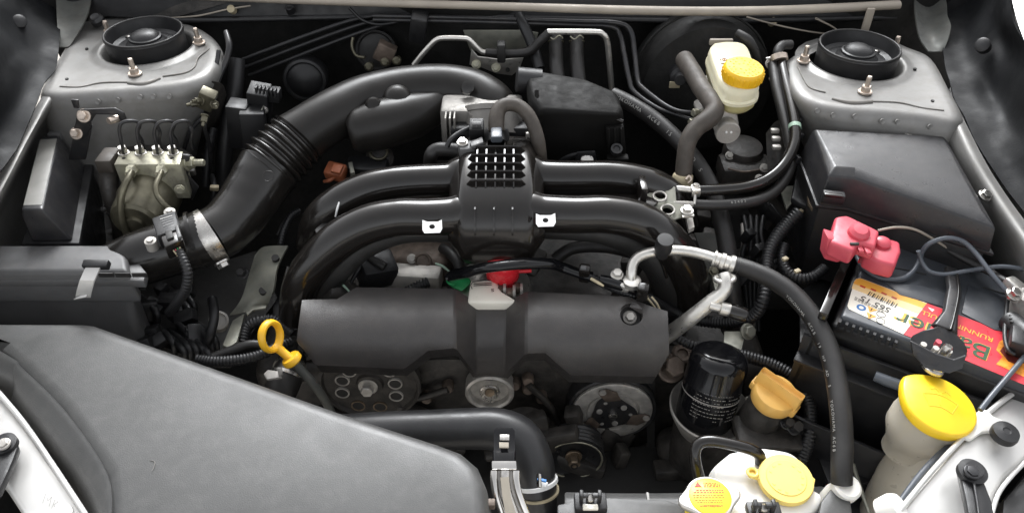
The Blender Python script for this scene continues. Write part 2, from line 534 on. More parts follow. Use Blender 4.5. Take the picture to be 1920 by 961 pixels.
# pressed dome and sound pads
lathe('dome_plug', Q(572, 150, 1.16), (0.1, -1, 0.25), [(0.036, -0.03), (0.036, 0.0), (0.034, 0.004), (0.03, 0.005), (0.028, 0.003), (0.02, 0.012), (0.0, 0.016)], 'black_plastic', fw)
lathe('dome_plug', Q(705, 95, 1.19), (0.1, -1, 0.3), [(0.033, -0.03), (0.033, 0.002), (0.03, 0.004), (0.027, 0.0), (0.0, 0.006)], 'black_deep', fw)
for i, dy in enumerate((0, 12, 26)):                 # three pressed ribs on the left pad
    tube('pressed_rib', [(455+i*6, 112+dy*1.15, zy(112+dy*1.15, 1.165), 4), (560+i*10, 72+dy*0.95, zy(72+dy*0.95, 1.175), 4),
                         (660+i*14, 38+dy*0.7, zy(38+dy*0.7, 1.185), 4), (720+i*8, 28+dy*0.55, zy(28+dy*0.55, 1.19), 3.5)], 'black_plastic', fw, seg=8)
tube('pressed_rib', [(1245, 150, zy(150, 1.17), 2), (1262, 112, zy(112, 1.17), 2), (1300, 82, zy(82, 1.17), 2), (1330, 72, zy(72, 1.17), 2)], 'black_plastic', fw, seg=8)
tube('pressed_rib', [(1218, 130, zy(130, 1.19), 1.6), (1240, 90, zy(90, 1.19), 1.6), (1262, 68, zy(68, 1.19), 1.6)], 'black_plastic', fw, seg=8)

cowl = thing('cowl_panel', 'black plastic cowl along the base of the windscreen', 'cowl', (0, 1.3, 0.9))
sheet('cowl_skin', [[Vector((x, yy, zz)) for x in [-0.8+0.2*i for i in range(9)]] for yy, zz in ((1.2, 0.905), (1.215, 0.95), (1.24, 0.96), (1.34, 0.965), (1.42, 1.0))],
      'black_plastic', cowl, sub=4, thick=0.004, bump=0.003, raw=True)
tube('cowl_lip', [(x, 35+4*math.sin(x/170), zy(35, 1.195), 5) for x in range(240, 1700, 120)], 'black_plastic', cowl, seg=10)
lathe('push_clip', P(543, 2+12, 0.925), (0, -0.4, 1), [(0.007, -0.01), (0.007, 0.001), (0.004, 0.003), (0, 0.003)], 'black_plastic', cowl)
for cx, cy in ((433, 17), (1450, 40)):
    lathe('plug', Q(cx, cy, 1.188), (0, -0.8, 0.6), [(0.0062, -0.01), (0.0062, 0.001), (0.004, 0.002), (0, 0.002)], 'tape', cowl, seg=16)
# folded flap edges hanging below the cowl
tube('flap_edge', [(300, 35, zy(35, 1.19), 1.6), (370, 30, zy(30, 1.19), 1.6), (425, 18, zy(18, 1.19), 1.6), (470, 11, zy(11, 1.19), 1.6)], 'grey_strip', cowl, seg=6)
tube('flap_edge', [(1400, 32, zy(32, 1.18), 1.6), (1460, 48, zy(48, 1.18), 1.6), (1520, 60, zy(60, 1.18), 1.6), (1582, 67, zy(67, 1.18), 1.6)], 'grey_strip', cowl, seg=6)
tube('flap_edge', [(1530, 35, zy(35, 1.18), 5), (1560, 50, zy(50, 1.18), 4), (1582, 66, zy(66, 1.18), 1.5)], 'grey_strip', cowl, seg=8, flat=0.4)
sheet('flap', [[Q(a, b, y) for a, b, y in r] for r in ([(235, 50, 1.195), (300, 40, 1.195), (360, 24, 1.195), (430, 4, 1.195)], [(240, 38, 1.2), (290, 28, 1.2), (330, 10, 1.2), (390, -8, 1.2)])], 'black_grime', cowl, sub=5, raw=True)
box('flap_post', P(1625, 45, 0.92), (0.012, 0.006, 0.05), 'grey_strip', cowl, bevel=0.002)

hs = tube('hood_seal', [(-60, -22, 0.94, 9), (300, -10, 0.94, 9), (600, 2, 0.94, 9), (900, 11, 0.94, 9), (1200, 20, 0.94, 10), (1400, 21, 0.94, 10), (1550, 16, 0.94, 10), (1685, 9, 0.94, 10)],
          'grey_strip', None, seg=16, flat=0.8)
tag(hs, 'brown grey rubber seal strip running along the front of the cowl', 'seal strip')
ws = thing('windscreen', 'dark windscreen glass rising behind the cowl', 'windscreen', (0, 1.43, 1.0))
prism('glass_pane', [(-0.7, 1.36, 0.985), (0.7, 1.36, 0.985), (0.62, 1.85, 1.50), (-0.62, 1.85, 1.50)], (0, -0.004, 0.004), 'glass', ws)  # pane out of view, set steep and opaque to shade the bay
gl = tube('glass_trim', [(820, -4, zy(-4, 1.26), 2.5), (1000, 2, zy(2, 1.26), 2.5), (1150, 6, zy(6, 1.26), 2.5), (1330, 8, zy(8, 1.26), 2.0)], 'aluminium', ws, seg=8)

# unseen cabin, added to shade the rear of the bay from the low sky
cabin = thing('unseen_cabin', 'unseen silver roof and pillars added behind the windscreen to shade the bay', 'car cabin', (0, 2.2, 0.3))
loft('roof_skin', [[(x*k, y, z+0.03*(1-(x/0.66)**2)) for x in (-0.66, -0.4, 0, 0.4, 0.66)] + [(0.66*k, y, z-0.03), (-0.66*k, y, z-0.03)] for y, z, k in ((1.84, 1.50, .94), (2.1, 1.54, .97), (2.6, 1.54, .97), (3.1, 1.46, .93))], 'silver_bright', cabin, bevel=0.01)
for sx in (-1, 1):
    tube('pillar', [(Vector((sx*0.72, 1.30, 0.97)), 0.035), (Vector((sx*0.68, 1.56, 1.24)), 0.032), (Vector((sx*0.63, 1.86, 1.50)), 0.03)], 'silver_bright', cabin, raw=True)
    box('door_side', (sx*0.76, 2.3, 0.6), (0.06, 1.9, 0.75), 'silver_bright', cabin, bevel=0.02)
box('dashboard', (0, 1.75, 0.75), (1.4, 0.6, 0.4), 'black_plastic', cabin, bevel=0.05)

# ------------------------------------------------------------------ strut towers
def tower(pix, ctr, studs, weld, seal, label, holes):
    z0 = 0.90
    c = P(*ctr, z0)
    t = thing('strut_tower', label, 'strut tower', (c.x, c.y, 0.6), 'strut towers either side of the engine')
    base = [P(a, b, z0) for a, b in pix]
    base = [p for p, _ in crom([(p, 0) for p in base] + [(base[0], 0)], 4)][:-1]
    cen = sum(base, Vector())/len(base)
    def off(d, z, k=1.0):
        out = []
        n = len(base)
        for i, p in enumerate(base):
            tg = (base[(i+1) % n] - base[i-1]).normalized()
            nn = Vector((tg.y, -tg.x, 0))
            if nn.dot(p-cen) < 0: nn = -nn
            q = p + nn*d
            lean = max(0.0, (z0-0.012-z))*0.62*max(0.0, min(1.0, (abs(cen.x)-abs(p.x))/0.07+0.35))
            out.append(Vector((q.x + (lean if cen.x > 0 else -lean), q.y, z)))
        return out
    n = len(base)
    # top plate with the round opening: rings from the opening out to the rim
    def ringpts(r, z):
        return [Vector((c.x, c.y, 0)) + Vector(((p.x-c.x), (p.y-c.y), 0)).normalized()*r + Vector((0, 0, z)) for p in base]
    loops = [ringpts(0.063, z0-0.03), ringpts(0.064, z0-0.004), ringpts(0.067, z0+0.001), ringpts(0.072, z0+0.0015), ringpts(0.078, z0-0.002)]
    inner = ringpts(0.085, z0-0.002)
    loops.append(inner)
    o1 = off(-0.012, z0)
    loops.append([inner[i].lerp(o1[i], 0.6) for i in range(n)])
    loops += [o1, off(-0.004, z0+0.0005), off(0.003, z0-0.002), off(0.008, z0-0.008), off(0.011, z0-0.018), off(0.016, z0-0.06), off(0.02, z0-0.12), off(0.035, z0-0.3)]
    loft('tower_panel', loops, 'silver_paint_shaded', t, cap=False, ang=60)
    mt = lathe('strut_mount', (c.x, c.y, z0-0.03), (0, 0, 1), [(0.062, 0), (0.060, 0.006), (0.0565, 0.012), (0.0565, 0.045), (0.0575, 0.05), (0.056, 0.0535), (0.0535, 0.052), (0.052, 0.046), (0.049, 0.036), (0.042, 0.033), (0.030, 0.036),
            (0.024, 0.042), (0.0235, 0.045), (0.021, 0.046), (0.019, 0.049), (0.013, 0.0525), (0.006, 0.054), (0, 0.054)], 'black_plastic', t, seg=44, ang=28)
    ring_torus('mount_lip', (c.x, c.y, z0+0.0225), (0, 0, 1), 0.0555, 0.0018, 'rubber', mt)
    for k in range(3):
        a = k*2.1+0.5
        lathe('mount_rivet', (c.x+0.043*math.cos(a), c.y+0.043*math.sin(a), z0+0.003), (0, 0, 1), [(0.004, 0), (0.0035, 0.003), (0, 0.004)], 'steel', mt, seg=10)
    for sx, sy in studs:
        p = P(sx, sy, z0+0.001)
        hexbolt('stud_nut', p, (0, 0, 1), 0.0068, 0.009, 'copper_nut', t, stud=0.014, washer=1.4)
    for wx, wy, wz in weld:
        lathe('spot_weld', Q(wx, wy, P(wx, wz, z0).y - 0.0135), (0.05, -0.9, 0.4), [(0.0036, -0.002), (0.0034, 0.0001), (0.0024, -0.0002), (0, -0.0002)], 'silver_paint_shaded', t, seg=14)
    for i, s in enumerate(seal):
        tube('seam_bead', [(a, b, z0+0.0003, r*0.7) for a, b, r in s], 'seam_sealer', t, seg=8)
    for hx, hy in holes:
        lathe('drain_hole', P(hx, hy, z0+0.0008), (0, 0, 1), [(0.0023, -0.003), (0.0023, 0), (0, 0)], 'black_deep', t, seg=12)
    return t
tower([(150, 42), (230, 30), (320, 38), (378, 58), (404, 88), (403, 112), (384, 138), (345, 154), (280, 163), (200, 169), (140, 173), (95, 174), (84, 165), (102, 128), (127, 86)],
      (277, 86), [(205, 66), (373, 80), (253, 138)],
      [(183, 191, 170), (220, 188, 168), (262, 182, 165), (287, 181, 163), (317, 181, 159)],
      [[(112, 162, 2), (150, 163, 2), (190, 155, 2.2), (245, 154, 2.2)], [(305, 143, 2.2), (345, 137, 2), (364, 126, 2), (372, 108, 2), (392, 92, 2)], [(240, 156, 5), (270, 158, 7), (300, 147, 4)]],
      'silver strut tower with a black pipe block bolted on its flank, above the brake unit', [(162, 90), (125, 147)])
tower([(1510, 95), (1560, 72), (1640, 66), (1700, 88), (1742, 108), (1772, 160), (1797, 208), (1790, 224), (1740, 216), (1660, 207), (1585, 202), (1535, 192), (1502, 172), (1484, 140), (1484, 112)],
      (1604, 113), [(1507, 114), (1622, 172), (1676, 96)],
      [(1533, 208, 192), (1563, 216, 199), (1604, 219, 204), (1655, 228, 207), (1684, 229, 210), (1745, 238, 217)],
      [[(1496, 125, 2), (1508, 150, 2), (1520, 165, 2.2), (1548, 173, 2.2)], [(1560, 185, 4), (1595, 193, 7), (1635, 191, 6)], [(1635, 190, 2.2), (1685, 192, 2.2), (1730, 202, 2), (1770, 207, 2)]],
      'silver strut tower beside the brake fluid reservoir, behind the large black fuse box', [(1749, 188), (1716, 128)])

# ------------------------------------------------------------------ inner wings
iw = thing('inner_wing', 'silver inner wing rail running forward from the strut tower past the small relay box', 'body panel', P(60, 300, 0.6))
sheet('rail_panel', [
    [(85, 175, .895), (50, 230, .885), (10, 305, .87), (-60, 420, .855), (-120, 520, .85)],
    [(104, 180, .893), (68, 237, .883), (28, 314, .868), (-28, 424, .85), (-84, 524, .845)],
    [(126, 205, .862), (80, 252, .832), (42, 330, .808), (-12, 438, .792), (-66, 535, .785)],
    [(175, 240, .835), (130, 300, .785), (105, 370, .755), (70, 460, .725), (50, 550, .705)],
    [(262, 262, .82), (235, 320, .76), (215, 395, .725), (205, 475, .70), (190, 565, .68)],
    [(300, 300, .76), (290, 350, .66), (260, 430, .60), (250, 500, .56), (240, 590, .54)]], 'silver_paint_shaded', iw, sub=6, thick=0.002, bump=0.002)
ring_torus('stamped_ring', P(197, 414, 0.728), (0.15, -0.75, 0.62), 0.017, 0.004, 'silver_paint_shaded', iw)
iw2 = thing('inner_wing', 'silver inner wing rail running forward from the strut tower past the large fuse box', 'body panel', P(1830, 330, 0.6))
sheet('rail_panel', [
    [(1805, 218, .895), (1838, 285, .885), (1878, 350, .875), (1930, 425, .865), (2010, 520, .86)],
    [(1785, 228, .892), (1812, 290, .882), (1850, 360, .868), (1905, 450, .855), (1975, 545, .85)],
    [(1750, 262, .85), (1785, 340, .83), (1815, 420, .80), (1865, 500, .78), (1930, 600, .77)],
    [(1700, 300, .73), (1720, 380, .70), (1750, 460, .68), (1800, 560, .66), (1870, 660, .64)],
    [(1640, 300, .62), (1660, 380, .58), (1690, 460, .55), (1730, 560, .53), (1790, 660, .52)]], 'silver_paint_shaded', iw2, sub=6, thick=0.002, bump=0.002)
hexbolt('rail_bolt', P(1846, 367, 0.868), (0.2, -0.3, 0.9), 0.006, 0.006, 'steel', iw2)
# dark liners outside the rails
ll = sheet('fender_liner', [
    [(114, -45, .93), (112, 40, .915), (114, 92, .908), (92, 150, .904), (60, 215, .895), (20, 295, .881), (-60, 420, .866), (-130, 520, .856)],
    [(70, -45, .945), (66, 40, .935), (70, 100, .92), (45, 160, .915), (12, 220, .905), (-40, 300, .89), (-130, 420, .87), (-200, 520, .86)],
    [(30, -45, .985), (20, 40, .96), (30, 95, .94), (0, 150, .945), (-40, 225, .93), (-100, 300, .92), (-190, 420, .9), (-260, 520, .89)],
    [(-20, -45, 1.0), (-35, 40, 0.99), (-30, 100, .98), (-60, 160, .975), (-110, 230, .96), (-170, 300, .955), (-260, 420, .94), (-340, 520, .93)],
    [(-90, -45, 1.01), (-110, 40, 1.0), (-120, 100, .99), (-150, 160, .985), (-200, 230, .975), (-260, 300, .965), (-350, 420, .955), (-430, 520, .945)]],
    'liner', None, sub=6, thick=0.003, bump=0.010, bscale=16)
tag(ll, 'black moulded wing liner beside the strut tower with the black pipe block', 'wing liner')
clip = lathe('liner_clip', P(37, 40, 0.955), (0.7, -0.5, 0.6), [(0.009, -0.012), (0.0095, 0.001), (0.006, 0.003), (0, 0.003)], 'black_plastic', ll, seg=18)
rl = sheet('fender_liner', [
    [(1765, -45, .93), (1772, 30, .915), (1768, 100, .905), (1778, 150, .90), (1812, 225, .895), (1848, 290, .885), (1890, 350, .875), (1945, 430, .865), (2030, 520, .86)],
    [(1800, -45, .935), (1810, 30, .92), (1812, 100, .91), (1822, 160, .905), (1856, 230, .90), (1892, 295, .89), (1935, 355, .885), (1995, 430, .88), (2080, 520, .88)],
    [(1838, -45, .955), (1848, 30, .945), (1858, 95, .935), (1862, 160, .91), (1900, 230, .91), (1940, 300, .905), (1990, 360, .90), (2050, 430, .90), (2140, 520, .90)],
    [(1870, -45, .995), (1882, 30, .98), (1895, 80, .955), (1915, 160, .945), (1960, 230, .94), (2005, 300, .93), (2055, 360, .92), (2120, 430, .92), (2210, 520, .92)],
    [(1885, -45, 1.005), (1902, 30, .995), (1922, 85, .985), (1960, 160, .975), (2015, 230, .965), (2065, 300, .955), (2120, 360, .95), (2190, 430, .945), (2280, 520, .94)]],
    'liner', None, sub=6, thick=0.003, bump=0.008, bscale=14)
tag(rl, 'black moulded wing liner beside the strut tower behind the fuse box', 'wing liner')
lathe('liner_clip', P(1842, 84, 0.945), (-0.7, -0.5, 0.6), [(0.0095, -0.012), (0.010, 0.001), (0.0065, 0.003), (0, 0.003)], 'black_plastic', rl, seg=18)
for side, lab in ((-1, 'silver outer wing beyond the black liner with the pipe block tower'), (1, 'silver outer wing edge showing past the black liner in the corner')):
    ex = [(1888, -45, 1.012), (1905, 30, 1.002), (1925, 85, .992), (1963, 160, .982), (2018, 230, .972), (2068, 300, .962), (2123, 360, .957), (2193, 430, .952), (2283, 520, .947)]
    if side < 0: ex = [(-93, -45, 1.017), (-113, 40, 1.007), (-123, 100, .997), (-153, 160, .992), (-203, 230, .982), (-263, 300, .972), (-353, 420, .962), (-433, 520, .952)]
    a = [P(*q) for q in ex]
    rows = [a, [p + Vector((side*0.012, 0, 0.002)) for p in a], [p + Vector((side*0.03, 0, -0.03)) for p in a], [p + Vector((side*0.05, 0, -0.35)) for p in a]]
    w = sheet('wing_panel', rows, 'silver_bright', None, sub=4, thick=0.0015, raw=True)
    tag(w, lab, 'wing panel')
# silver hinge gussets between cowl and liner
hg = sheet('hinge_gusset', [[(1716, -40, .945), (1716, 20, .93), (1722, 60, .915), (1740, 96, .902)], [(1740, -40, .935), (1742, 20, .92), (1745, 60, .912), (1752, 97, .902)],
                            [(1765, -40, .945), (1775, 20, .93), (1782, 55, .925), (1768, 96, .902)]], 'gusset_paint', None, sub=5, thick=0.002, bump=0.003, bscale=30)
tag(hg, 'grey green hinge gusset standing behind the tower by the fuse box', 'gusset')
hg2 = sheet('hinge_gusset', [[(104, -40, .95), (107, 30, .925), (108, 88, .902)], [(135, -40, .94), (135, 30, .92), (124, 88, .902)], [(175, -40, .945), (164, 25, .925), (130, 86, .902)]], 'gusset_paint', None, sub=5, thick=0.002, bump=0.002)
tag(hg2, 'grey hinge gusset standing behind the tower with the pipe block', 'gusset')
lathe('gusset_bolt', P(182, 38, 0.912), (0, -0.4, 0.9), [(0.011, -0.004), (0.011, 0.004), (0.007, 0.008), (0.004, 0.007), (0, 0.007)], 'black_plastic', hg2, seg=18)

# ================================================================== left side
# relay box
rb = thing('relay_box', 'narrow black relay box with a grey painted sheen on its flat lid beside the brake unit', 'relay box', P(80, 400, 0.70))
ztop = 0.846
top = [P(a, b, ztop) for a, b in ((75, 256), (110, 254), (79, 392), (40, 393))]
loft('lid', [[p + Vector((0, 0, 0)) for p in top], [p + Vector((s*0.004, 0, -0.012)) for p, s in zip(top, (-1, 1, 1, -1))], [p + Vector((s*0.012, 0, -0.05)) for p, s in zip(top, (-.5, 1.6, 1.6, -.5))]], 'lid_plastic', rb, bevel=0.003, seg=3)
cc_ = sum(top, Vector())/4
prism('lid_sheen', [p + (cc_-p)*0.10 + Vector((0, 0, 0.0006)) for p in top], (0, 0, -0.002), 'relay_lid_sheen', rb, bevel=0.0005)  # grey face painted as the sheen of the black lid
b2 = [p + Vector((s*0.018, t*0.004, -0.05)) for p, s, t in zip(top, (-1, 1.6, 1.6, -1), (1, 1, -1, -1))]
loft('box_base', [b2, [p + Vector((0, 0, -0.008)) for p in b2], [p + Vector((0, 0, -0.01)) + (sum(b2, Vector())/4-p)*0.08 for p in b2], [p + Vector((0, 0, -0.13)) + (sum(b2, Vector())/4-p)*0.1 for p in b2]], 'black_plastic', rb, bevel=0.002)
box('latch', P(105, 254, 0.842), (0.018, 0.012, 0.012), 'box_plastic', rb)
tube('cable_tie', [(90, 434, .74, 2.5), (105, 430, .742, 2.5), (122, 432, .742, 2.5)], 'tape', rb, seg=8)
tube('loom', [(60, 400, .76, 14), (80, 430, .74, 15), (95, 460, .72, 16), (110, 500, .68, 16)], 'black_plastic', rb, seg=14)

# mounting bracket on the tower
br = thing('mounting_bracket', 'black stamped bracket bolted to the tower above the brake unit', 'bracket', P(165, 220, 0.84))
def onface(px, py): return Q(px, py, 0.895)
yslab('bracket_arm', [(146, 206), (215, 203), (232, 212), (237, 224), (228, 232), (220, 216), (180, 215), (170, 230), (172, 240), (160, 258), (138, 262), (132, 250), (140, 235)], 0.893, 0.003, 'black_steel', br, bevel=0.001)
yslab('bracket_tab', [(132, 187), (146, 188), (148, 204), (138, 203)], 0.893, 0.003, 'black_steel', br, bevel=0.001)
yslab('bracket_leg', [(140, 236), (172, 236), (160, 300), (128, 300)], 0.9, 0.004, 'black_steel', br, bevel=0.001)
for bx, by, rr in ((157, 217, 0.006), (143, 250, 0.0055)):
    hexbolt('bolt', Q(bx, by, 0.891), (0.05, -0.85, 0.5), rr, 0.007, 'copper_nut', br, washer=1.5)
lathe('stud', Q(220, 222, 0.897), (-0.4, -0.85, 0.2), [(0.005, -0.01), (0.005, 0.012), (0.004, 0.014), (0, 0.014)], 'copper_nut', br, seg=14)

# hydraulic brake unit
ab = thing('brake_hydraulic_unit', 'zinc plated hydraulic brake unit with four bent steel lines', 'brake unit', P(280, 420, 0.70))
zt = 0.85
tp = [P(a, b, zt) for a, b in ((226, 283), (343, 283), (337, 308), (213, 308))]
prism('valve_block', tp, (0, 0, -0.055), 'zinc', ab, bevel=0.0015)
for a, b in ((232, 296), (322, 296)):
    lathe('block_hole', P(a, b, zt+0.0004), (0, 0, 1), [(0.0026, -0.004), (0.0026, 0), (0, 0)], 'black_deep', ab, seg=12)
mc = Q(283, 366, 0.862)
lathe('motor', mc, (-0.05, -1, -0.12), [(0.039, -0.01), (0.039, 0.018), (0.037, 0.022), (0.035, 0.046), (0.033, 0.052), (0.029, 0.054), (0.028, 0.056), (0.028, 0.056), (0.013, 0.056), (0.012, 0.060), (0, 0.0605)], 'zinc_dark', ab, seg=36)
for k, (x, y) in enumerate(((232, 287), (264, 287), (296, 287), (325, 287))):
    p = P(x, y, zt)
    hexbolt('line_nut', p, (0, 0, 1), 0.0062, 0.010, 'steel', ab, washer=1.25)
    dx = (0, 3, 5, 8)[k]
    tube('brake_line', [(x, y, zt+0.005, 3.4), (x-3, y-16, zt+0.022, 3.4), (x-8+dx*0.3, y-40, zt+0.04, 3.4), (x-5+dx, y-55, zt+0.05, 3.4), (x+8+dx, y-60, zt+0.052, 3.4), (x+24+dx*0.5, y-59, zt+0.048, 3.4),
          (x+30, y-52, zt+0.042, 3.4), (x+26+(k % 2)*10, y-38, zt+0.03, 3.4), (x+34, y-24, zt+0.01, 3.2), (x+38, y-8, zt-0.02, 3.2)], 'black_steel', ab, seg=10)
for x, pth in ((247, [(247, 322, .842, 6), (241, 334, .828, 6.5), (232, 352, .815, 6.5), (226, 380, .805, 6.5), (228, 410, .80, 6.5), (238, 440, .80, 6.5)]),
               (303, [(303, 322, .842, 5), (297, 336, .826, 5.5), (292, 350, .814, 5.5), (295, 366, .806, 5.5), (305, 380, .80, 5.5), (318, 392, .80, 5)])):
    pth = [(a, b, zy(b, y), r) for a, b, y, r in pth]
    lathe('hose_nut', Q(x, 320, 0.851), (0, -0.7, 0.1), [(0.008, -0.01), (0.008, 0.005), (0.006, 0.008), (0.0045, 0.012), (0, 0.012)], 'zinc', ab, seg=6, ang=25)
    tube('lower_line', pth, 'zinc_dark', ab, seg=12)
hexbolt('side_stud', P(352, 305, 0.838), (1, -0.15, 0.1), 0.008, 0.010, 'zinc', ab, stud=0.014, studr=0.6)
yslab('side_bracket', [(340, 290), (356, 292), (352, 330), (372, 352), (360, 376), (338, 350)], 0.872, 0.004, 'black_steel', ab, bevel=0.001)
hexbolt('side_screw', Q(337, 355, 0.838), (0.3, -0.9, 0.1), 0.005, 0.004, 'zinc', ab)
box('connector', P(205, 300, 0.842), (0.022, 0.036, 0.02), 'rubber_brown', ab, bevel=0.003)
tube('connector_boot', [(204, 304, .84, 17), (203, 330, .82, 18), (207, 362, .80, 16), (215, 392, .775, 14), (222, 420, .75, 12), (225, 455, .71, 12)], 'black_grime', ab, seg=14)
tube('boot_rib', [(198, 386, .783, 3), (214, 390, .786, 3), (230, 388, .783, 3)], 'rubber', ab, seg=8)
tube('boot_rib', [(202, 400, .772, 3), (217, 404, .776, 3), (232, 402, .772, 3)], 'rubber', ab, seg=8)
slab('mount_plate', [(200, 255), (255, 254), (262, 270), (335, 272), (362, 290), (366, 320), (205, 320)], 0.815, 0.01, 'black_grime', ab, bevel=0.003)

# brake pipe junction by the tower
jb = thing('pipe_junction_block', 'brass coloured brake pipe block on the flank of the tower', 'pipe block', P(390, 200, 0.83))
box('block', Q(388, 186, 0.965), (0.022, 0.018, 0.03), 'zinc_dark', jb, rot=(0.2, 0.5, 0), bevel=0.002)
for a, b, ax in ((372, 193, (-1, -0.4, 0)), (402, 196, (0.5, -0.9, 0.2)), (384, 217, (-0.1, -0.8, -0.6)), (377, 189, (-0.4, -0.8, 0.4))):
    hexbolt('union_nut', Q(a, b, 0.955), ax, 0.0046, 0.010, 'zinc_dark', jb, stud=0.006)
tube('pipe', [(424, 60, .92, 5), (430, 85, .91, 6), (425, 110, .895, 6), (412, 140, .88, 6), (400, 172, .865, 5)], 'black_steel', jb, seg=10)
tube('pipe', [(410, 95, .91, 4), (405, 125, .893, 4), (395, 150, .875, 4), (390, 172, .865, 4)], 'black_steel', jb, seg=10)
tube('pipe', [(383, 218, .845, 4), (368, 232, .835, 4), (355, 250, .82, 4), (345, 280, .79, 4)], 'black_steel', jb, seg=10)
tube('pipe', [(388, 218, .845, 4), (384, 240, .83, 4), (392, 270, .80, 4), (398, 320, .75, 4)], 'black_steel', jb, seg=10)
sheet('flank_gusset', [[(396, 150, .89), (350, 190, .87), (330, 235, .83)], [(415, 158, .87), (392, 215, .83), (360, 260, .78)], [(424, 190, .82), (410, 240, .78), (385, 300, .72)]], 'black_grime', jb, sub=5, thick=0.003)

# ================================================================== engine, left half and centre
eng = thing('engine_block', 'grimy dark flat engine block and heads deep in the bay', 'engine', (0, 0.8, 0.4))
box('crankcase', (0, 0.83, 0.55), (0.42, 0.24, 0.26), 'black_grime', eng, bevel=0.02, seg=3)
box('cylinder_head', (-0.27, 0.82, 0.53), (0.16, 0.26, 0.2), 'black_grime', eng, bevel=0.02, seg=3)
box('cylinder_head', (0.27, 0.82, 0.53), (0.16, 0.26, 0.2), 'black_grime', eng, bevel=0.02, seg=3)
box('gearbox', (0, 1.05, 0.53), (0.34, 0.26, 0.26), 'black_grime', eng, bevel=0.03, seg=3)
box('front_cover', (0.0, 0.70, 0.55), (0.5, 0.03, 0.22), 'black_grime', eng, bevel=0.008, seg=2)
for i in range(70):                                  # cast ribs, bosses and brackets of the block
    x = random.uniform(-0.32, 0.34); y = random.uniform(0.7, 0.96); z = random.uniform(0.60, 0.69)
    if random.random() < 0.5:
        box('casting_boss', (x, y, z), (random.uniform(.015, .06), random.uniform(.015, .05), random.uniform(.02, .06)), 'black_grime', eng, rot=(random.uniform(-.3, .3), random.uniform(-.3, .3), random.uniform(0, 3)), bevel=0.004)
    else:
        lathe('casting_boss', (x, y, z), (random.uniform(-.5, .5), -0.6, random.uniform(.3, 1)), [(.014, -.03), (.014, .01), (.010, .014), (.005, .014), (.005, .02), (0, .02)], 'black_grime', eng, seg=14)
for i in range(46):                                  # casting detail low on the timing side
    x = random.uniform(-0.26, 0.36); y = random.uniform(0.60, 0.68); z = random.uniform(0.46, 0.60)
    box('casting_boss', (x, y, z), (random.uniform(.015, .08), random.uniform(.015, .03), random.uniform(.01, .05)), 'black_grime', eng, rot=(random.uniform(-.3, .3), random.uniform(-.5, .5), random.uniform(-.4, .4)), bevel=0.004)
# head detail seen through the gap under the manifold
box('cam_housing', P(775, 492, 0.69), (0.11, 0.05, 0.05), 'brown_grime', eng, rot=(0, 0, -0.1), bevel=0.01, seg=3)
box('cam_step', P(775, 520, 0.70), (0.08, 0.03, 0.03), 'cast_aluminium', eng, rot=(0, 0, -0.1), bevel=0.006)
for a, b in ((721, 484), (772, 485)):
    hexbolt('head_bolt', P(a, b, 0.72), (0, -0.6, 0.8), 0.005, 0.004, 'cast_aluminium', eng)
lathe('core_plug', P(793, 489, 0.715), (0, -0.7, 0.7), [(0.012, -0.01), (0.012, 0.006), (0.009, 0.007), (0.008, 0.005), (0, 0.005)], 'brown_grime', eng, seg=18)
box('coil_pack', P(705, 505, 0.72), (0.05, 0.04, 0.04), 'black_plastic', eng, rot=(0.3, 0.2, 0.5), bevel=0.006)
tube('coil_lead', [(690, 480, .74, 6), (672, 505, .735, 4), (655, 535, .72, 4)], 'black_plastic', eng, seg=10)
tube('coil_boot', [(688, 480, .745, 7), (705, 490, .742, 8), (722, 500, .738, 8)], 'rubber', eng, seg=12)
box('paint_mark', P(628, 495, 0.742), (0.016, 0.004, 0.006), 'tape', eng, rot=(0.6, -0.3, 0.4), bevel=0.001)
box('paint_mark', P(664, 492, 0.742), (0.008, 0.006, 0.008), 'tape', eng, rot=(0.6, 0.3, 0.4), bevel=0.001)
tube('hose_clip', [(632, 528, .735, 2), (644, 535, .735, 2.4), (655, 546, .73, 2)], 'green_band', eng, seg=8)
tube('hose_clip', [(817, 494, .725, 2), (830, 499, .727, 2.4), (842, 508, .725, 2)], 'green_band', eng, seg=8)
lathe('rubber_boot', P(620, 548, 0.72), (-0.5, -0.5, 0.6), [(.022, -.03), (.022, .01), (.018, .016), (0, .016)], 'black_grime', eng, seg=20)
tube('breather_hose', [(830, 465, .72, 10), (845, 475, .725, 10), (862, 500, .72, 10), (866, 530, .70, 10)], 'rubber', eng, seg=12)
tube('breather_hose', [(1040, 487, .72, 12), (1075, 465, .735, 12), (1130, 462, .74, 12), (1180, 472, .735, 12), (1220, 490, .72, 12)], 'rubber', eng, seg=12)
tube('corrugated_lead', [(740, 560, .71, 10), (775, 540, .715, 10), (805, 528, .72, 11)], 'black_plastic', eng, seg=14, corr=(0.004, 0.18))
box('oil_drip_plate', P(1250, 540, 0.69), (0.09, 0.03, 0.05), 'black_grime', eng, rot=(0.2, 0.3, 0.2), bevel=0.006)

# --- intake manifold
im = thing('intake_manifold', 'black plastic intake manifold with four curved runners and ribbed plenum', 'intake manifold', P(930, 420, 0.62))
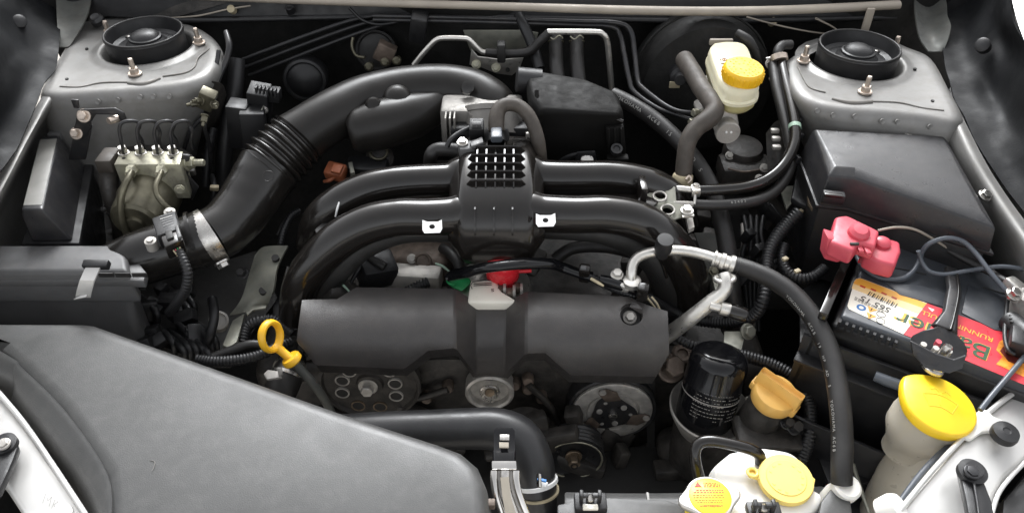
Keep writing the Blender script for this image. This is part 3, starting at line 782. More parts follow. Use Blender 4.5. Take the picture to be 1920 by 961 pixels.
# plenum: yz profile swept across x
prof = [(0.905, 0.79), (0.912, 0.835), (0.908, 0.856), (0.897, 0.867), (0.872, 0.875), (0.842, 0.8775), (0.812, 0.875), (0.786, 0.8695), (0.763, 0.861), (0.747, 0.849), (0.738, 0.834), (0.734, 0.815), (0.734, 0.79), (0.745, 0.772)]
cy_, cz_ = 0.83, 0.825
def plen(x, s, dz=0.0, grow=0.0):
    return [Vector((x, cy_ + (y-cy_)*s[0], cz_ + (z-cz_)*s[1] + dz)) for y, z in prof]
xc = P(930, 340, 0.875).x
xs = [(-.064, (.86, .45)), (-.058, (.90, .62)), (-.053, (.93, .75)), (-.050, (.96, .87)), (-.046, (.985, .95)), (-.041, (1, .985)), (-.030, (1, 1)), (0, (1, 1.01)), (.030, (1, 1)), (.041, (1, .985)), (.046, (.985, .95)), (.050, (.96, .87)), (.053, (.93, .75)), (.058, (.90, .62)), (.064, (.86, .45))]
loft('plenum', [plen(xc+x*0.93, s) for x, s in xs], 'satin_plastic', im, ang=50)
# ribs on the plenum: fins that follow its surface
def surf(px, t):                                     # point on the plenum profile, t along prof index
    i = int(min(max(t, 0), len(prof)-1.001)); f = t-i
    y = prof[i][0]+(prof[i+1][0]-prof[i][0])*f; z = prof[i][1]+(prof[i+1][1]-prof[i][1])*f
    return y, z
def fin(name, pts, nrm, h, w, sidev):
    loops = []
    for p, nn in zip(pts, nrm):
        s = Vector(sidev)*w
        loops.append([p - s - nn*0.004, p + s - nn*0.004, p + s*0.7 + nn*h, p - s*0.7 + nn*h])
    return loft(name, loops, 'satin_plastic', im, ang=30)
def sm(t):
    y, z = surf(0, t); y2, z2 = surf(0, t+0.15)
    d = Vector((0, y2-y, z2-z)).normalized()
    n = Vector((0, -d.z, d.y))
    if n.z < 0 and n.y > 0: n = -n
    if n.z < -0.2: n = -n
    return y, z, n
def t_at(py):                                        # profile parameter whose photo row is py
    best = None
    for k in range(0, 1150):
        t = k/100
        if t < 2: continue
        y, z = surf(0, t)
        d = Vector((0, y, z)) - CAM
        row = 480.5 - FPX*d.dot(UP)/d.dot(FW)
        if best is None or abs(row-py) < best[0]: best = (abs(row-py), t)
    return best[1]
tA, tB = t_at(266), t_at(352)
for px in (894, 911.5, 929, 946, 963):
    x = P(px, 310, 0.876).x
    ts = [tA + (tB-tA)*k/14 for k in range(15)]
    pts, ns = [], []
    for k, t in enumerate(ts):
        y, z, n = sm(t)
        pts.append(Vector((x, y, z + 0.0))); ns.append(n*(1.0 if 0 < k < 14 else 0.2))
    fin('rib', pts, ns, 0.0050, 0.0013, (1, 0, 0))
for py in (283, 298, 313, 328, 344):
    y, z, n = sm(t_at(py))
    pts, ns = [], []
    for k in range(13):
        u = -1 + 2*k/12
        pts.append(Vector((xc + u*0.0375, y, z + 0.0005 - 0.004*max(0, abs(u)-0.8)*5)))
        ns.append(n*max(0.15, min(1, (1-abs(u))*6)))
    fin('cross_rib', pts, ns, 0.0070, 0.0013, (0, 0.75, 0.6))
for px in (890, 926, 961):
    x = P(px, 410, 0.85).x
    t0, t1 = t_at(388), t_at(440)
    pts, ns = [], []
    for k in range(9):
        y, z, n = sm(t0+(t1-t0)*k/8)
        pts.append(Vector((x, y, z))); ns.append(n*(1 if 0 < k < 8 else .2))
    fin('front_rib', pts, ns, 0.0065, 0.0013, (1, 0, 0))
y0 = 0.748
def runner(pts, flange):
    tube('runner', pts, 'satin_plastic', im, seg=28, sub=10)
    if flange: tube('seam_flange', flange, 'satin_plastic', im, seg=10, sub=8)
# left front / left rear / right front / right rear
runner([(905, 402, .832, 41), (868, 402, .832, 39), (840, 405, .832, 36), (800, 407, .834, 35.5), (745, 408, .832, 36), (690, 420, .825, 37), (635, 450, .805, 37), (590, 494, .775, 36), (563, 540, .74, 34), (556, 590, .69, 33)],
       [(905, 443, .812, 4), (850, 436, .815, 4), (790, 427, .82, 3.5), (725, 430, .818, 3), (670, 452, .805, 3), (620, 492, .78, 3), (588, 540, .745, 3)])
runner([(905, 330, .838, 40), (868, 330, .838, 38), (840, 338, .836, 33), (790, 340, .836, 32.5), (735, 345, .834, 33), (685, 357, .828, 34), (635, 382, .812, 34), (600, 415, .785, 34), (588, 460, .74, 33)],
       [(880, 372, .815, 3), (820, 363, .82, 3), (760, 364, .82, 3), (700, 380, .812, 3), (640, 412, .79, 3)])
runner([(950, 395, .834, 42), (990, 396, .834, 40), (1025, 400, .833, 36), (1080, 402, .834, 35.5), (1140, 402, .834, 36), (1195, 413, .826, 37), (1240, 440, .805, 37), (1272, 478, .775, 37), (1290, 520, .735, 38), (1292, 560, .69, 38)],
       [(975, 437, .812, 4), (1020, 418, .822, 4), (1090, 420, .821, 3.5), (1150, 424, .818, 3), (1200, 446, .806, 3), (1235, 482, .78, 3), (1250, 520, .75, 3)])
runner([(950, 325, .838, 40), (990, 326, .838, 38), (1020, 333, .836, 34), (1080, 334, .836, 33), (1140, 334, .834, 33), (1190, 340, .83, 33), (1230, 352, .82, 33), (1262, 378, .80, 33), (1278, 420, .76, 33)],
       [(990, 362, .82, 3), (1050, 358, .822, 3), (1120, 357, .822, 3), (1180, 364, .816, 3)])
slab('web', [(1000, 360), (1200, 357), (1235, 378), (1225, 386), (1140, 372), (1010, 370)], 0.826, 0.004, 'satin_plastic', im, bevel=0.001)
slab('web', [(590, 430), (640, 385), (720, 372), (860, 372), (850, 380), (730, 385), (655, 410), (600, 450)], 0.800, 0.004, 'black_deep', im, bevel=0.001)
box('web_clip', P(1204, 360, 0.842), (0.008, 0.03, 0.03), 'satin_plastic', im, bevel=0.001)
# moulded lower half of the front runners, darker and set back
tube('lower_shell', [(905, 436, .795, 24), (850, 432, .80, 22), (760, 434, .80, 22), (690, 455, .79, 26), (635, 497, .76, 30), (596, 550, .71, 33), (580, 600, .65, 33)], 'black_deep', im, seg=20, sub=8)
tube('lower_shell', [(960, 430, .795, 24), (1020, 426, .80, 22), (1110, 432, .80, 22), (1175, 446, .79, 28), (1225, 480, .765, 32), (1255, 530, .72, 34), (1262, 580, .66, 33)], 'black_deep', im, seg=20, sub=8)
for cx, cy in ((810, 425), (1023, 413)):
    q = [(cx-18, cy-12), (cx-14, cy-9), (cx+14, cy-9), (cx+18, cy-13), (cx+19, cy+4), (cx+15, cy+11), (cx-14, cy+12), (cx-18, cy+6)]
    yy = 0.728
    plate_hole('white_tab', [Q(a, b, yy - 0.008*(b-cy)/12) for a, b in q], Q(cx, cy, yy), 0.0035, (0, 0.002, -0.001), 'white_paint', im)
    lathe('tab_pin', Q(cx, cy, yy+0.003), (0, -1, 0.3), [(0.003, -0.01), (0.003, 0.0), (0, 0.0)], 'black_deep', im, seg=10)
tube('mould_mark', [(636, 379, .828, 1.8), (632, 393, .822, 2.2), (629, 406, .813, 1.6)], 'white_paint', im, seg=8)
lathe('foot_flange', P(560, 575, 0.695), (0, -0.3, 1), [(0.034, -0.02), (0.034, 0.0), (0.03, 0.003), (0.02, 0.003)], 'black_plastic', im, seg=28)
tube('foot_clip', [(540, 500, .748, 3), (536, 535, .735, 7), (545, 550, .728, 5), (556, 555, .725, 2)], 'satin_plastic', im, seg=10)

# --- intake tube from the air box to the throttle
it = thing('intake_tube', 'black plastic intake tube with ribbed bellows and resonator chamber', 'intake tube', P(480, 400, 0.66))
lower = conv([(398, 441, .782, 51), (425, 424, .785, 51), (452, 395, .792, 52), (475, 362, .803, 54), (492, 335, .813, 56), (503, 318, .819, 58)])
tube('elbow', lower, 'tube_plastic', it, seg=36, sub=8, raw=True)
bel = crom(conv([(500, 320, .818, 60), (530, 288, .832, 60), (560, 258, .845, 57)]), 30)
nb = len(bel)
bel2 = []
for k, (p, r) in enumerate(bel):
    ph = (k/(nb-1))*6
    bel2.append((p, r*(0.935 + 0.065*math.cos(2*math.pi*ph))))
bm = bmesh.new(); b_tube(bm, bel2, 40); finish('bellows', bm, 'tube_plastic', it, ang=70)
up_ = [(555, 262, .843, 52), (590, 238, .853, 49), (630, 214, .861, 48), (680, 190, .866, 47), (735, 175, .868, 46), (790, 167, .869, 45), (845, 167, .868, 45), (890, 178, .864, 46), (920, 197, .857, 46), (934, 222, .845, 44)]
tube('upper_tube', up_, 'tube_matte', it, seg=36, sub=8)
rs = [(650, 250, .843, 16), (655, 247, .844, 34), (675, 243, .846, 44), (720, 232, .85, 47), (770, 218, .852, 43), (815, 200, .855, 34), (850, 182, .858, 24), (880, 170, .86, 16)]
tube('resonator', rs, 'tube_matte', it, seg=28, sub=7)
lathe('moulded_bump', P(745, 184, 0.882), (0.1, -0.7, 0.6), [(.022, -.03), (.022, -.012), (.019, 0.0), (.012, .006), (0, .009)], 'tube_matte', it, seg=24)
lathe('moulded_bump', P(700, 196, 0.885), (0.1, -0.7, 0.6), [(.012, -.03), (.012, -.006), (.008, .001), (0, .003)], 'tube_matte', it, seg=20)
lathe('mould_dimple', P(877, 163, 0.896), (0.1, -0.75, 0.6), [(.010, -.01), (.009, -.001), (.004, .001), (0, .0005)], 'tube_plastic', it, seg=18)
ring_torus('recycling_mark', P(503, 330, 0.862), (0.1, -0.6, 0.8), 0.0068, 0.0006, 'tube_plastic', it)
tube('mould_line', [(595, 278, .835, 1.4), (615, 270, .838, 1.4), (632, 262, .842, 1.4)], 'tube_plastic', it, seg=6)
# strap clamp
cp = crom(conv([(372, 452, .778, 51), (396, 441, .782, 52.5), (420, 427, .785, 52)]), 12)
ck = thing('hose_clamp', 'steel worm drive clamp around the elbow of the intake tube', 'hose clamp', P(395, 490, 0.74))
band('strap', cp, 7, 15, 0.0012, 'steel', ck, seg=40)
pA, pB = cp[8][0], cp[13][0]
axc = (pB-pA).normalized()
mid = cp[10][0]; rr = cp[10][1]+0.002
vdir = (CAM-mid); vdir = (vdir - axc*vdir.dot(axc)).normalized()
sdir = axc.cross(vdir)
if sdir.z > 0: sdir = -sdir
for k in range(9):
    a = 0.35 + k*0.055
    d = vdir*math.cos(a) + sdir*math.sin(a)
    tdir = (-vdir*math.sin(a) + sdir*math.cos(a))
    bm = bmesh.new(); b_prism(bm, [mid + d*rr - axc*0.003 - tdir*0.0006, mid + d*rr + axc*0.003 - tdir*0.0006, mid + d*rr + axc*0.003 + tdir*0.0006, mid + d*rr - axc*0.003 + tdir*0.0006], d*0.0008)
    finish('strap_thread', bm, 'steel', ck)
a = 1.0; d = vdir*math.cos(a) + sdir*math.sin(a); tdir = (-vdir*math.sin(a) + sdir*math.cos(a))
hexbolt('screw', mid + d*(rr+0.004), tdir*0.5+d, 0.008, 0.008, 'steel', ck, washer=1.3)
bm = bmesh.new(); b_prism(bm, [mid + d*(rr+0.0125)-axc*0.006-tdir*0.001, mid + d*(rr+0.0125)+axc*0.006-tdir*0.001, mid + d*(rr+0.0125)+axc*0.006+tdir*0.001, mid + d*(rr+0.0125)-axc*0.006+tdir*0.001], d*0.0006)
finish('screw_slot', bm, 'black_deep', ck)

# --- air filter box
af = thing('air_filter_box', 'black air filter box with ribbed seam and outlet tube', 'air filter box', P(120, 590, 0.60))
zt = 0.80
lid = [P(-160, 458, zt), P(150, 457, zt), P(212, 457, zt), P(236, 480, zt), P(240, 508, zt), P(150, 508, zt), P(-160, 508, zt)]
loft('lid', [[p for p in lid], [p + Vector((0.002 if i in (3, 4) else 0, -0.003 if i > 3 else 0, -0.022)) for i, p in enumerate(lid)], [p + Vector((0.004 if i in (3, 4) else 0, -0.004 if i > 3 else 0, -0.05)) for i, p in enumerate(lid)]], 'box_plastic', af, bevel=0.006, seg=3)
def lip(z, outs, th, mt_):
    b = [P(-160, 470, z), P(210, 470, z), P(255, 480, z), P(276, 505, z), P(272, 522, z), P(250, 521+0, z), P(120, 521, z), P(-160, 521, z)]
    b = [p + Vector((0.0, -outs, 0)) for p in b]
    return prism('seam_lip', b, (0, 0, -th), mt_, af, bevel=0.002)
lip(0.788, 0.004, 0.012, 'box_plastic'); lip(0.772, 0.007, 0.009, 'box_plastic')
bl = [P(-160, 480, 0.765), P(220, 480, 0.765), P(246, 500, 0.765), P(246, 530, 0.765), P(-160, 530, 0.765)]
loft('lower_housing', [bl, [p + Vector((-0.004 if i in (2, 3) else 0, -0.016 if i > 2 else 0, -0.055)) for i, p in enumerate(bl)], [p + Vector((-0.008 if i in (2, 3) else 0, -0.02 if i > 2 else 0, -0.16)) for i, p in enumerate(bl)]], 'box_plastic', af, bevel=0.012, seg=3)
yf = bl[3].y
for px in (-18, 13, 44, 76, 107, 139, 168, 195, 222):
    xx = P(px, 548, .757).x
    prism('lip_rib', [(xx-.0012, yf+.004, .7625), (xx-.0012, yf-.011, .7625), (xx-.0012, yf-.011, .757), (xx-.0012, yf-.002, .735)], (0.0024, 0, 0), 'box_plastic', af)
for px in (199, 231, 262):
    v = Q(px, 515, P(200, 521, .788).y-0.0045)
    box('lip_slot', v, (0.018, 0.0016, 0.0062), 'black_deep', af, bevel=0)
for px in (240, 262):
    v = Q(px, 541, P(200, 521, .772).y-0.0075)
    box('lip_slot', v, (0.014, 0.0012, 0.003), 'black_deep', af, bevel=0)
tube('outlet_tube', [(200, 505, .762, 38), (222, 497, .768, 46), (262, 483, .774, 50), (310, 467, .778, 51), (355, 455, .780, 51), (385, 444, .782, 52)], 'tube_plastic', af, seg=36, sub=7)
op = crom(conv([(355, 453, .780, 51), (372, 448, .781, 51), (385, 444, .782, 51)]), 6)
band('outlet_lip', op, 3, 6, 0.003, 'tube_plastic', af, seg=36)
# spring clip
clp = thing('spring_clip', 'white metal spring clip holding the air box lid down', 'clip', P(150, 560, 0.76))
cpts = [Q(178, 491, .69), Q(172, 505, .683), Q(163, 525, .672), Q(157, 545, .668), Q(155, 556, .669)]
loops = []
for p in cpts:
    loops.append([p + Vector((-.0085, 0, 0)), p + Vector((.0085, 0, 0)), p + Vector((.0085, 0.0005, -.002)), p + Vector((-.0085, .0005, -.002))])
loft('spring_strip', loops, 'silver_bright', clp)
prism('clip_foot', [Q(136, 561, .664), Q(162, 556, .666), Q(163, 551, .668), Q(150, 553, .668)], (0, 0.002, -0.003), 'silver_bright', clp, bevel=0.0008)
box('clip_hinge', Q(181, 496, .69), (0.03, 0.010, 0.010), 'black_plastic', clp, rot=(0.3, 0, 0))

# mass air flow sensor
ms = thing('air_flow_sensor', 'small black air flow sensor plugged into the intake outlet tube', 'sensor', P(312, 450, 0.81))
sx = P(330, 392, .84)-P(290, 402, .84); sx.normalize()
sy = P(318, 440, .835)-P(300, 400, .84); sy = (sy - sx*sy.dot(sx)).normalized()
sn = sx.cross(sy)
if sn.z < 0: sn = -sn
def sp(px, py, z=0.835, h=0): return P(px, py, z) + sn*h
prism('sensor_body', [sp(284, 408), sp(328, 394), sp(336, 428), sp(294, 442)], -sn*0.022, 'black_plastic', ms, bevel=0.002)
prism('connector', [sp(299, 440, .83, .003), sp(337, 426, .83, .003), sp(344, 452, .83, .003), sp(310, 466, .83, .003)], -sn*0.022, 'satin_plastic', ms, bevel=0.002)
prism('connector_latch', [sp(311, 440, .83, .006), sp(324, 436, .83, .006), sp(328, 450, .83, .006), sp(315, 455, .83, .006)], -sn*0.006, 'black_deep', ms, bevel=0.001)
prism('connector_rail', [sp(330, 430, .83, .007), sp(336, 428, .83, .007), sp(343, 450, .83, .007), sp(336, 453, .83, .007)], -sn*0.006, 'box_plastic', ms, bevel=0.001)
for a, b in ((282, 452), (318, 397)):
    lathe('mount_ear', sp(a, b, .826), sn, [(.007, -.012), (.007, .001), (0.004, .0015), (.004, .004), (0, .0042)], 'cast_aluminium', ms, seg=18)
for k in range(5):
    prism('print_line', [sp(298+k*2, 406+k*4.4, .835, .0004), sp(322+k*1.2, 399+k*4.4, .835, .0004), sp(322.4+k*1.2, 400.4+k*4.4, .835, .0004), sp(298.4+k*2, 407.4+k*4.4, .835, .0004)], sn*0.0001, 'print_white' if k in (1,) else 'box_plastic', ms)
for k, mt_ in enumerate(('tape', 'red', 'green', 'tape')):
    tube('wire', [(320+k*5, 462-k*2, .826, 1.6), (326+k*4, 470-k, .822, 1.6), (334+k*2.5, 480, .818, 1.6)], mt_, ms, seg=6)
tube('loom', [(336, 470, .82, 8), (346, 492, .812, 9), (352, 515, .80, 9.5), (348, 542, .78, 9.5), (336, 562, .755, 9.5), (318, 585, .72, 9.5)], 'black_plastic', ms, seg=14, corr=(0.0042, 0.16))

# --- big fresh-air duct in the foreground
du = thing('fresh_air_duct', 'large grey textured fresh air duct with a rounded slanting edge', 'air duct', P(400, 900, 0.64))
outl = [(-260, 604), (150, 606), (172, 608), (200, 618), (440, 703), (640, 774), (820, 832), (862, 848), (890, 872), (904, 905), (908, 960), (912, 1060), (215, 1060), (205, 960), (200, 890), (120, 770), (40, 690), (0, 660), (-260, 520)]
def dz(px, py):                                      # gently crowned top, falling at the front and the outer side
    z = 0.765 - 0.00001*max(0, py-885)**1.35 - 0.000016*max(0, px-780)
    return z
top = [P(a, b, dz(a, b)) for a, b in outl]
top = top[:13] + top[13:]
bm = bmesh.new()
# drop the outer (left) flank as its own sloping side
loops = [top]
def off_in(pts, d, dzv):
    out = []
    cen = P(420, 850, 0.765)
    n = len(pts)
    for i in range(n):
        a, b, c = pts[i-1], pts[i], pts[(i+1) % n]
        t = (c-a); t.z = 0
        nn = Vector((t.y, -t.x, 0)).normalized()
        if nn.dot(b-cen) < 0: nn = -nn
        out.append(b + nn*d + Vector((0, 0, dzv)))
    return out
loops = [off_in(top, -0.014, 0.0026), off_in(top, -0.010, 0.0022), off_in(top, -0.006, 0.0012), off_in(top, -0.002, -0.0008), off_in(top, 0.0012, -0.004), off_in(top, 0.0032, -0.008), off_in(top, 0.0045, -0.014), off_in(top, 0.009, -0.06), off_in(top, 0.011, -0.11)]
b_loft(bm, loops)
bmesh.ops.triangulate(bm, faces=[f for f in bm.faces if len(f.verts) > 4])
finish('duct_shell', bm, 'duct_plastic', du, ang=60)
lathe('mould_pip', P(223, 893, 0.7655), (0, 0, 1), [(.0022, -.002), (.0018, .0006), (0, .0008)], 'seam_sealer', du, seg=12)
tube('scuff', [(281, 862, .7664, .5), (290, 865, .7664, .6), (288, 876, .7664, .5), (284, 882, .7664, .4)], 'seam_sealer', du, seg=6)
tube('scuff', [(154, 658, .7660, .6), (164, 659, .7660, .8), (176, 663, .7660, .5)], 'black_deep', du, seg=6)
sheet('duct_flank', [[(-260, 518, .7655), (0, 657, .7655), (40, 688, .7655), (122, 770, .7655), (202, 890, .7655), (207, 990, .763)],
                     [(-275, 540, .762), (-8, 672, .762), (32, 704, .762), (108, 784, .762), (184, 896, .762), (197, 990, .760)],
                     [(-280, 580, .745), (-6, 712, .745), (28, 748, .745), (84, 820, .745), (150, 912, .745), (184, 990, .745)],
                     [(-290, 600, .70), (-20, 745, .70), (10, 780, .70), (66, 850, .70), (130, 940, .70), (170, 1020, .70)]], 'duct_plastic', du, sub=6, thick=0.003)
box('edge_pin', P(917, 944, 0.735), (0.012, 0.008, 0.008), 'brown_grime', du, bevel=0.001)

# --- bits between air box and engine
gb = thing('engine_mount_bracket', 'grey green pressed bracket with two holes beside the manifold foot', 'bracket', P(490, 560, 0.6))
sheet('bracket_face', [[(478, 478, .74), (495, 462, .745), (540, 460, .745)], [(468, 510, .725), (490, 505, .735), (520, 500, .74)], [(452, 560, .70), (480, 548, .71), (512, 545, .72)], [(430, 590, .68), (460, 585, .69), (500, 576, .69)]], 'zinc_grey', gb, sub=5, thick=0.003)
lathe('bracket_hole', P(494, 544, 0.7155), (0, -0.3, 1), [(.006, -.004), (.006, .001), (0, .001)], 'black_deep', gb, seg=16)
lathe('bracket_hole', P(516, 483, 0.747), (0, -0.3, 1), [(.005, -.004), (.005, .001), (0, .001)], 'black_deep', gb, seg=16)
slab('bracket_lip', [(458, 582), (470, 572), (500, 571), (498, 577), (474, 580), (464, 590)], 0.703, 0.004, 'zinc_grey', gb, bevel=0.001)
slab('bracket_leg', [(436, 600), (459, 586), (444, 640), (428, 651), (417, 646)], 0.695, 0.005, 'zinc_grey', gb, bevel=0.001)
lw = thing('wiring_loom', 'black ribbed wiring loom lying below the yellow dipstick', 'wiring loom', P(450, 680, 0.66))
tube('conduit', [(370, 672, .69, 9), (400, 677, .69, 11), (440, 675, .69, 11), (480, 667, .69, 11), (520, 650, .69, 10), (545, 640, .685, 10)], 'black_plastic', lw, seg=14, corr=(0.004, 0.12))
tube('taped_branch', [(400, 668, .69, 8), (440, 655, .695, 10), (470, 645, .70, 9), (500, 648, .695, 8)], 'rubber', lw, seg=12)
tube('upper_branch', [(455, 640, .68, 12), (465, 612, .69, 12), (490, 600, .695, 11), (520, 602, .69, 10), (550, 625, .68, 9)], 'black_plastic', lw, seg=14, corr=(0.004, 0.14))
lf = thing('wiring_cluster', 'tangle of black plugs and hoses behind the air filter box', 'wiring', P(320, 620, 0.58))
for i in range(26):
    a = random.uniform(262, 400); b = random.uniform(545, 650)
    z = 0.66 + 0.0004*(400-a)*0.2
    if i % 2:
        box('plug', P(a, b, z), (random.uniform(.015, .035), random.uniform(.012, .03), random.uniform(.012, .03)), 'black_plastic', lf, rot=(random.uniform(-.5, .5), random.uniform(-.5, .5), random.uniform(0, 3)), bevel=0.002)
    else:
        tube('lead', [(a-25, b-20, z-0.02, 5), (a, b, z+.005, 6), (a+15, b+22, z, 6), (a+12, b+50, z-.03, 6)], 'black_plastic', lf, seg=8)
tube('lead', [(398, 560, .70, 9), (402, 590, .695, 9), (395, 625, .68, 9), (385, 650, .66, 9)], 'black_plastic', lf, seg=12)
slab('undertray', [(240, 545), (480, 470), (520, 560), (430, 680), (380, 680), (240, 620)], 0.62, 0.01, 'black_deep', lf)
hexbolt('bolt', P(455, 512, 0.72), (0, -0.6, 0.8), 0.006, 0.012, 'black_steel', lf)
lathe('boss', P(410, 600, 0.67), (0.3, -0.5, 0.8), [(.013, -.02), (.013, .0), (.010, .001), (.010, -.004), (0, -.004)], 'cast_aluminium', lf, seg=20)

# connectors by the bulkhead, left
cb = thing('bulkhead_connector', 'black multi plug connector with ribbed lever near the bulkhead', 'connector', P(495, 240, 0.74))
box('plug_body', Q(488, 195, 1.02), (0.03, 0.03, 0.06), 'black_plastic', cb, rot=(0.2, 0.2, 0))
for k in range(6):
    box('lever_rib', Q(482+k*7, 170-2+k*1.2, 1.01), (0.003, 0.012, 0.012), 'black_plastic', cb, bevel=0.0006)
box('lever', Q(500, 176, 1.02), (0.04, 0.02, 0.018), 'black_plastic', cb, rot=(0, 0.1, 0))
box('bracket_plate', Q(492, 232, 1.0), (0.002, 0.02, 0.06), 'zinc_grey', cb, rot=(0, 0.25, 0), bevel=0.0005)
hexbolt('screw', Q(496, 207, 1.0), (0.4, -1, 0.2), 0.004, 0.004, 'steel', cb)
box('side_relay', Q(450, 232, 1.0), (0.03, 0.03, 0.07), 'black_plastic', cb, rot=(0, 0.15, 0))
box('side_relay', Q(478, 250, 0.99), (0.035, 0.03, 0.08), 'black_plastic', cb, rot=(0, 0.1, 0.2))
tube('trunk_loom', [(445, 110, .88, 14), (440, 170, .84, 15), (428, 230, .80, 15), (420, 300, .75, 15), (415, 380, .69, 14)], 'black_plastic', cb, seg=14)
tube('trunk_loom', [(400, 240, .80, 8), (390, 290, .77, 8), (385, 350, .73, 8)], 'black_plastic', cb, seg=12)

# orange-brown plug and pipe stub behind the manifold
op_ = thing('brown_plug', 'rust brown electrical plug behind the rear runner of the manifold', 'plug', P(628, 335, 0.76))
box('plug_body', P(630, 322, 0.80), (0.028, 0.022, 0.018), 'brick_plastic', op_, rot=(0.35, 0.1, -0.25), bevel=0.003)
box('plug_latch', P(632, 317, 0.815), (0.014, 0.014, 0.006), 'brick_plastic', op_, rot=(0.35, 0.1, -0.25), bevel=0.0015)
tube('plug_skirt', [(608, 340, .79, 3), (618, 338, .795, 4), (628, 332, .797, 3)], 'brick_plastic', op_, seg=8)
box('plug_clip', P(660, 322, 0.80), (0.006, 0.02, 0.02), 'zinc_grey', op_, rot=(0.3, 0, 0.3), bevel=0.001)
ps_ = thing('purge_valve', 'dark hose stub with a brass ring under the resonator chamber', 'hose stub', P(712, 300, 0.76))
lathe('stub', P(712, 295, 0.80), (0.1, -0.7, 0.7), [(.02, -.03), (.02, .0), (.014, .004), (.014, .012), (0, .012)], 'black_grime', ps_, seg=20)
ring_torus('brass_ring', P(710, 284, 0.815), (0.1, -0.5, 0.8), 0.012, 0.0022, 'zinc_dark', ps_)
box('valve_body', P(690, 318, 0.79), (0.06, 0.03, 0.03), 'black_plastic', ps_, rot=(0.2, 0, -0.1), bevel=0.006)

# --- throttle body
tb = thing('throttle_body', 'grey aluminium throttle body with black plugs behind the plenum', 'throttle body', P(905, 260, 0.78))
box('housing', P(905, 232, 0.845), (0.115, 0.05, 0.07), 'throttle_metal', tb, bevel=0.006, seg=2)
lathe('bore_flange', P(925, 214, 0.862), (0.0, 0.6, 0.75), [(.042, -.03), (.042, .0), (.044, .001), (.044, .008), (.040, .009), (.038, .002)], 'throttle_metal', tb, seg=36)
box('motor_housing', P(850, 238, 0.842), (0.022, 0.036, 0.05), 'throttle_metal', tb, rot=(0, 0.15, 0.2), bevel=0.004)
for px in (838, 846, 854):
    box('fin', P(px, 232, 0.858), (0.0025, 0.04, 0.04), 'throttle_metal', tb, bevel=0.0006)
lathe('pillar', P(890, 218, 0.87), (0, -0.3, 1), [(.009, -.04), (.009, .006), (.007, .009), (0, .009)], 'throttle_metal', tb, seg=18)
lathe('pillar', P(968, 215, 0.865), (0.6, -0.4, .6), [(.012, -.04), (.012, .004), (.009, .006), (0, .006)], 'throttle_metal', tb, seg=18)
box('spacer_plate', P(925, 251, 0.848), (0.12, 0.02, 0.03), 'black_plastic', tb, bevel=0.003)
box('end_pad', P(989, 258, 0.845), (0.006, 0.02, 0.026), 'aluminium', tb, bevel=0.002)
vc = thing('vacuum_sensor', 'black pressure sensor with bright plug screwed beside the plenum', 'sensor', P(893, 275, 0.84))
box('plug', P(894, 243, 0.885), (0.019, 0.02, 0.024), 'black_plastic', vc, rot=(0.35, 0, 0), bevel=0.002)
box('plug_latch', P(894, 236, 0.895), (0.012, 0.006, 0.012), 'box_plastic', vc, rot=(0.35, 0, 0), bevel=0.001)
for dx in (-.006, 0, .006):
    box('plug_rail', P(894, 232, 0.898) + Vector((dx, 0, 0)), (0.0015, 0.012, 0.003), 'box_plastic', vc, rot=(0.35, 0, 0), bevel=0.0004)
prism('sensor_body', [P(858, 268, .882), P(905, 256, .882), P(908, 268, .882), P(900, 277, .882), P(862, 280, .882)], (0, 0, -0.015), 'box_plastic', vc, bevel=0.0025)
prism('sensor_step', [P(880, 266, .887), P(904, 255, .887), P(907, 266, .887), P(884, 274, .887)], (0, 0, -0.006), 'box_plastic', vc, bevel=0.0015)
hexbolt('screw', P(867, 267, .884), (0, -0.2, 1), 0.0055, 0.005, 'steel', vc)
tube('wire', [(880, 240, .885, 5), (860, 250, .882, 5), (845, 262, .878, 5), (838, 275, .87, 5)], 'black_plastic', vc, seg=10)
vb = thing('breather_valve', 'black breather valve with blue grey square cap on the plenum neck', 'valve', P(930, 268, 0.85))
prism('square_cap', [P(920, 238, .897), P(941, 237, .897), P(942, 256, .897), P(920, 257, .897)], (0, 0.004, -0.012), 'cable_grey', vb, bevel=0.0025)
loft('neck', [[P(918, 240, .888), P(943, 239, .888), P(945, 262, .888), P(918, 262, .888)], [P(905, 240, .868), P(956, 240, .868), P(958, 270, .868), P(903, 270, .868)]], 'black_plastic', vb, bevel=0.004)
h1 = tube('breather_hose', [(931, 246, .885, 15), (931, 222, .897, 15), (936, 205, .905, 14), (950, 196, .909, 13), (972, 199, .907, 13), (990, 215, .90, 13), (1003, 242, .885, 13), (1010, 270, .868, 13), (1013, 300, .84, 13)], 'rubber_brown', None, seg=18)
tag(h1, 'brownish rubber hose arching over the throttle body', 'hose')
h2 = tube('coolant_hose', [(868, 284, .855, 13), (840, 280, .858, 13), (818, 281, .856, 13), (808, 292, .848, 13), (806, 315, .82, 13)], 'rubber', None, seg=18)
tag(h2, 'short black rubber elbow hose beside the pressure sensor', 'hose')

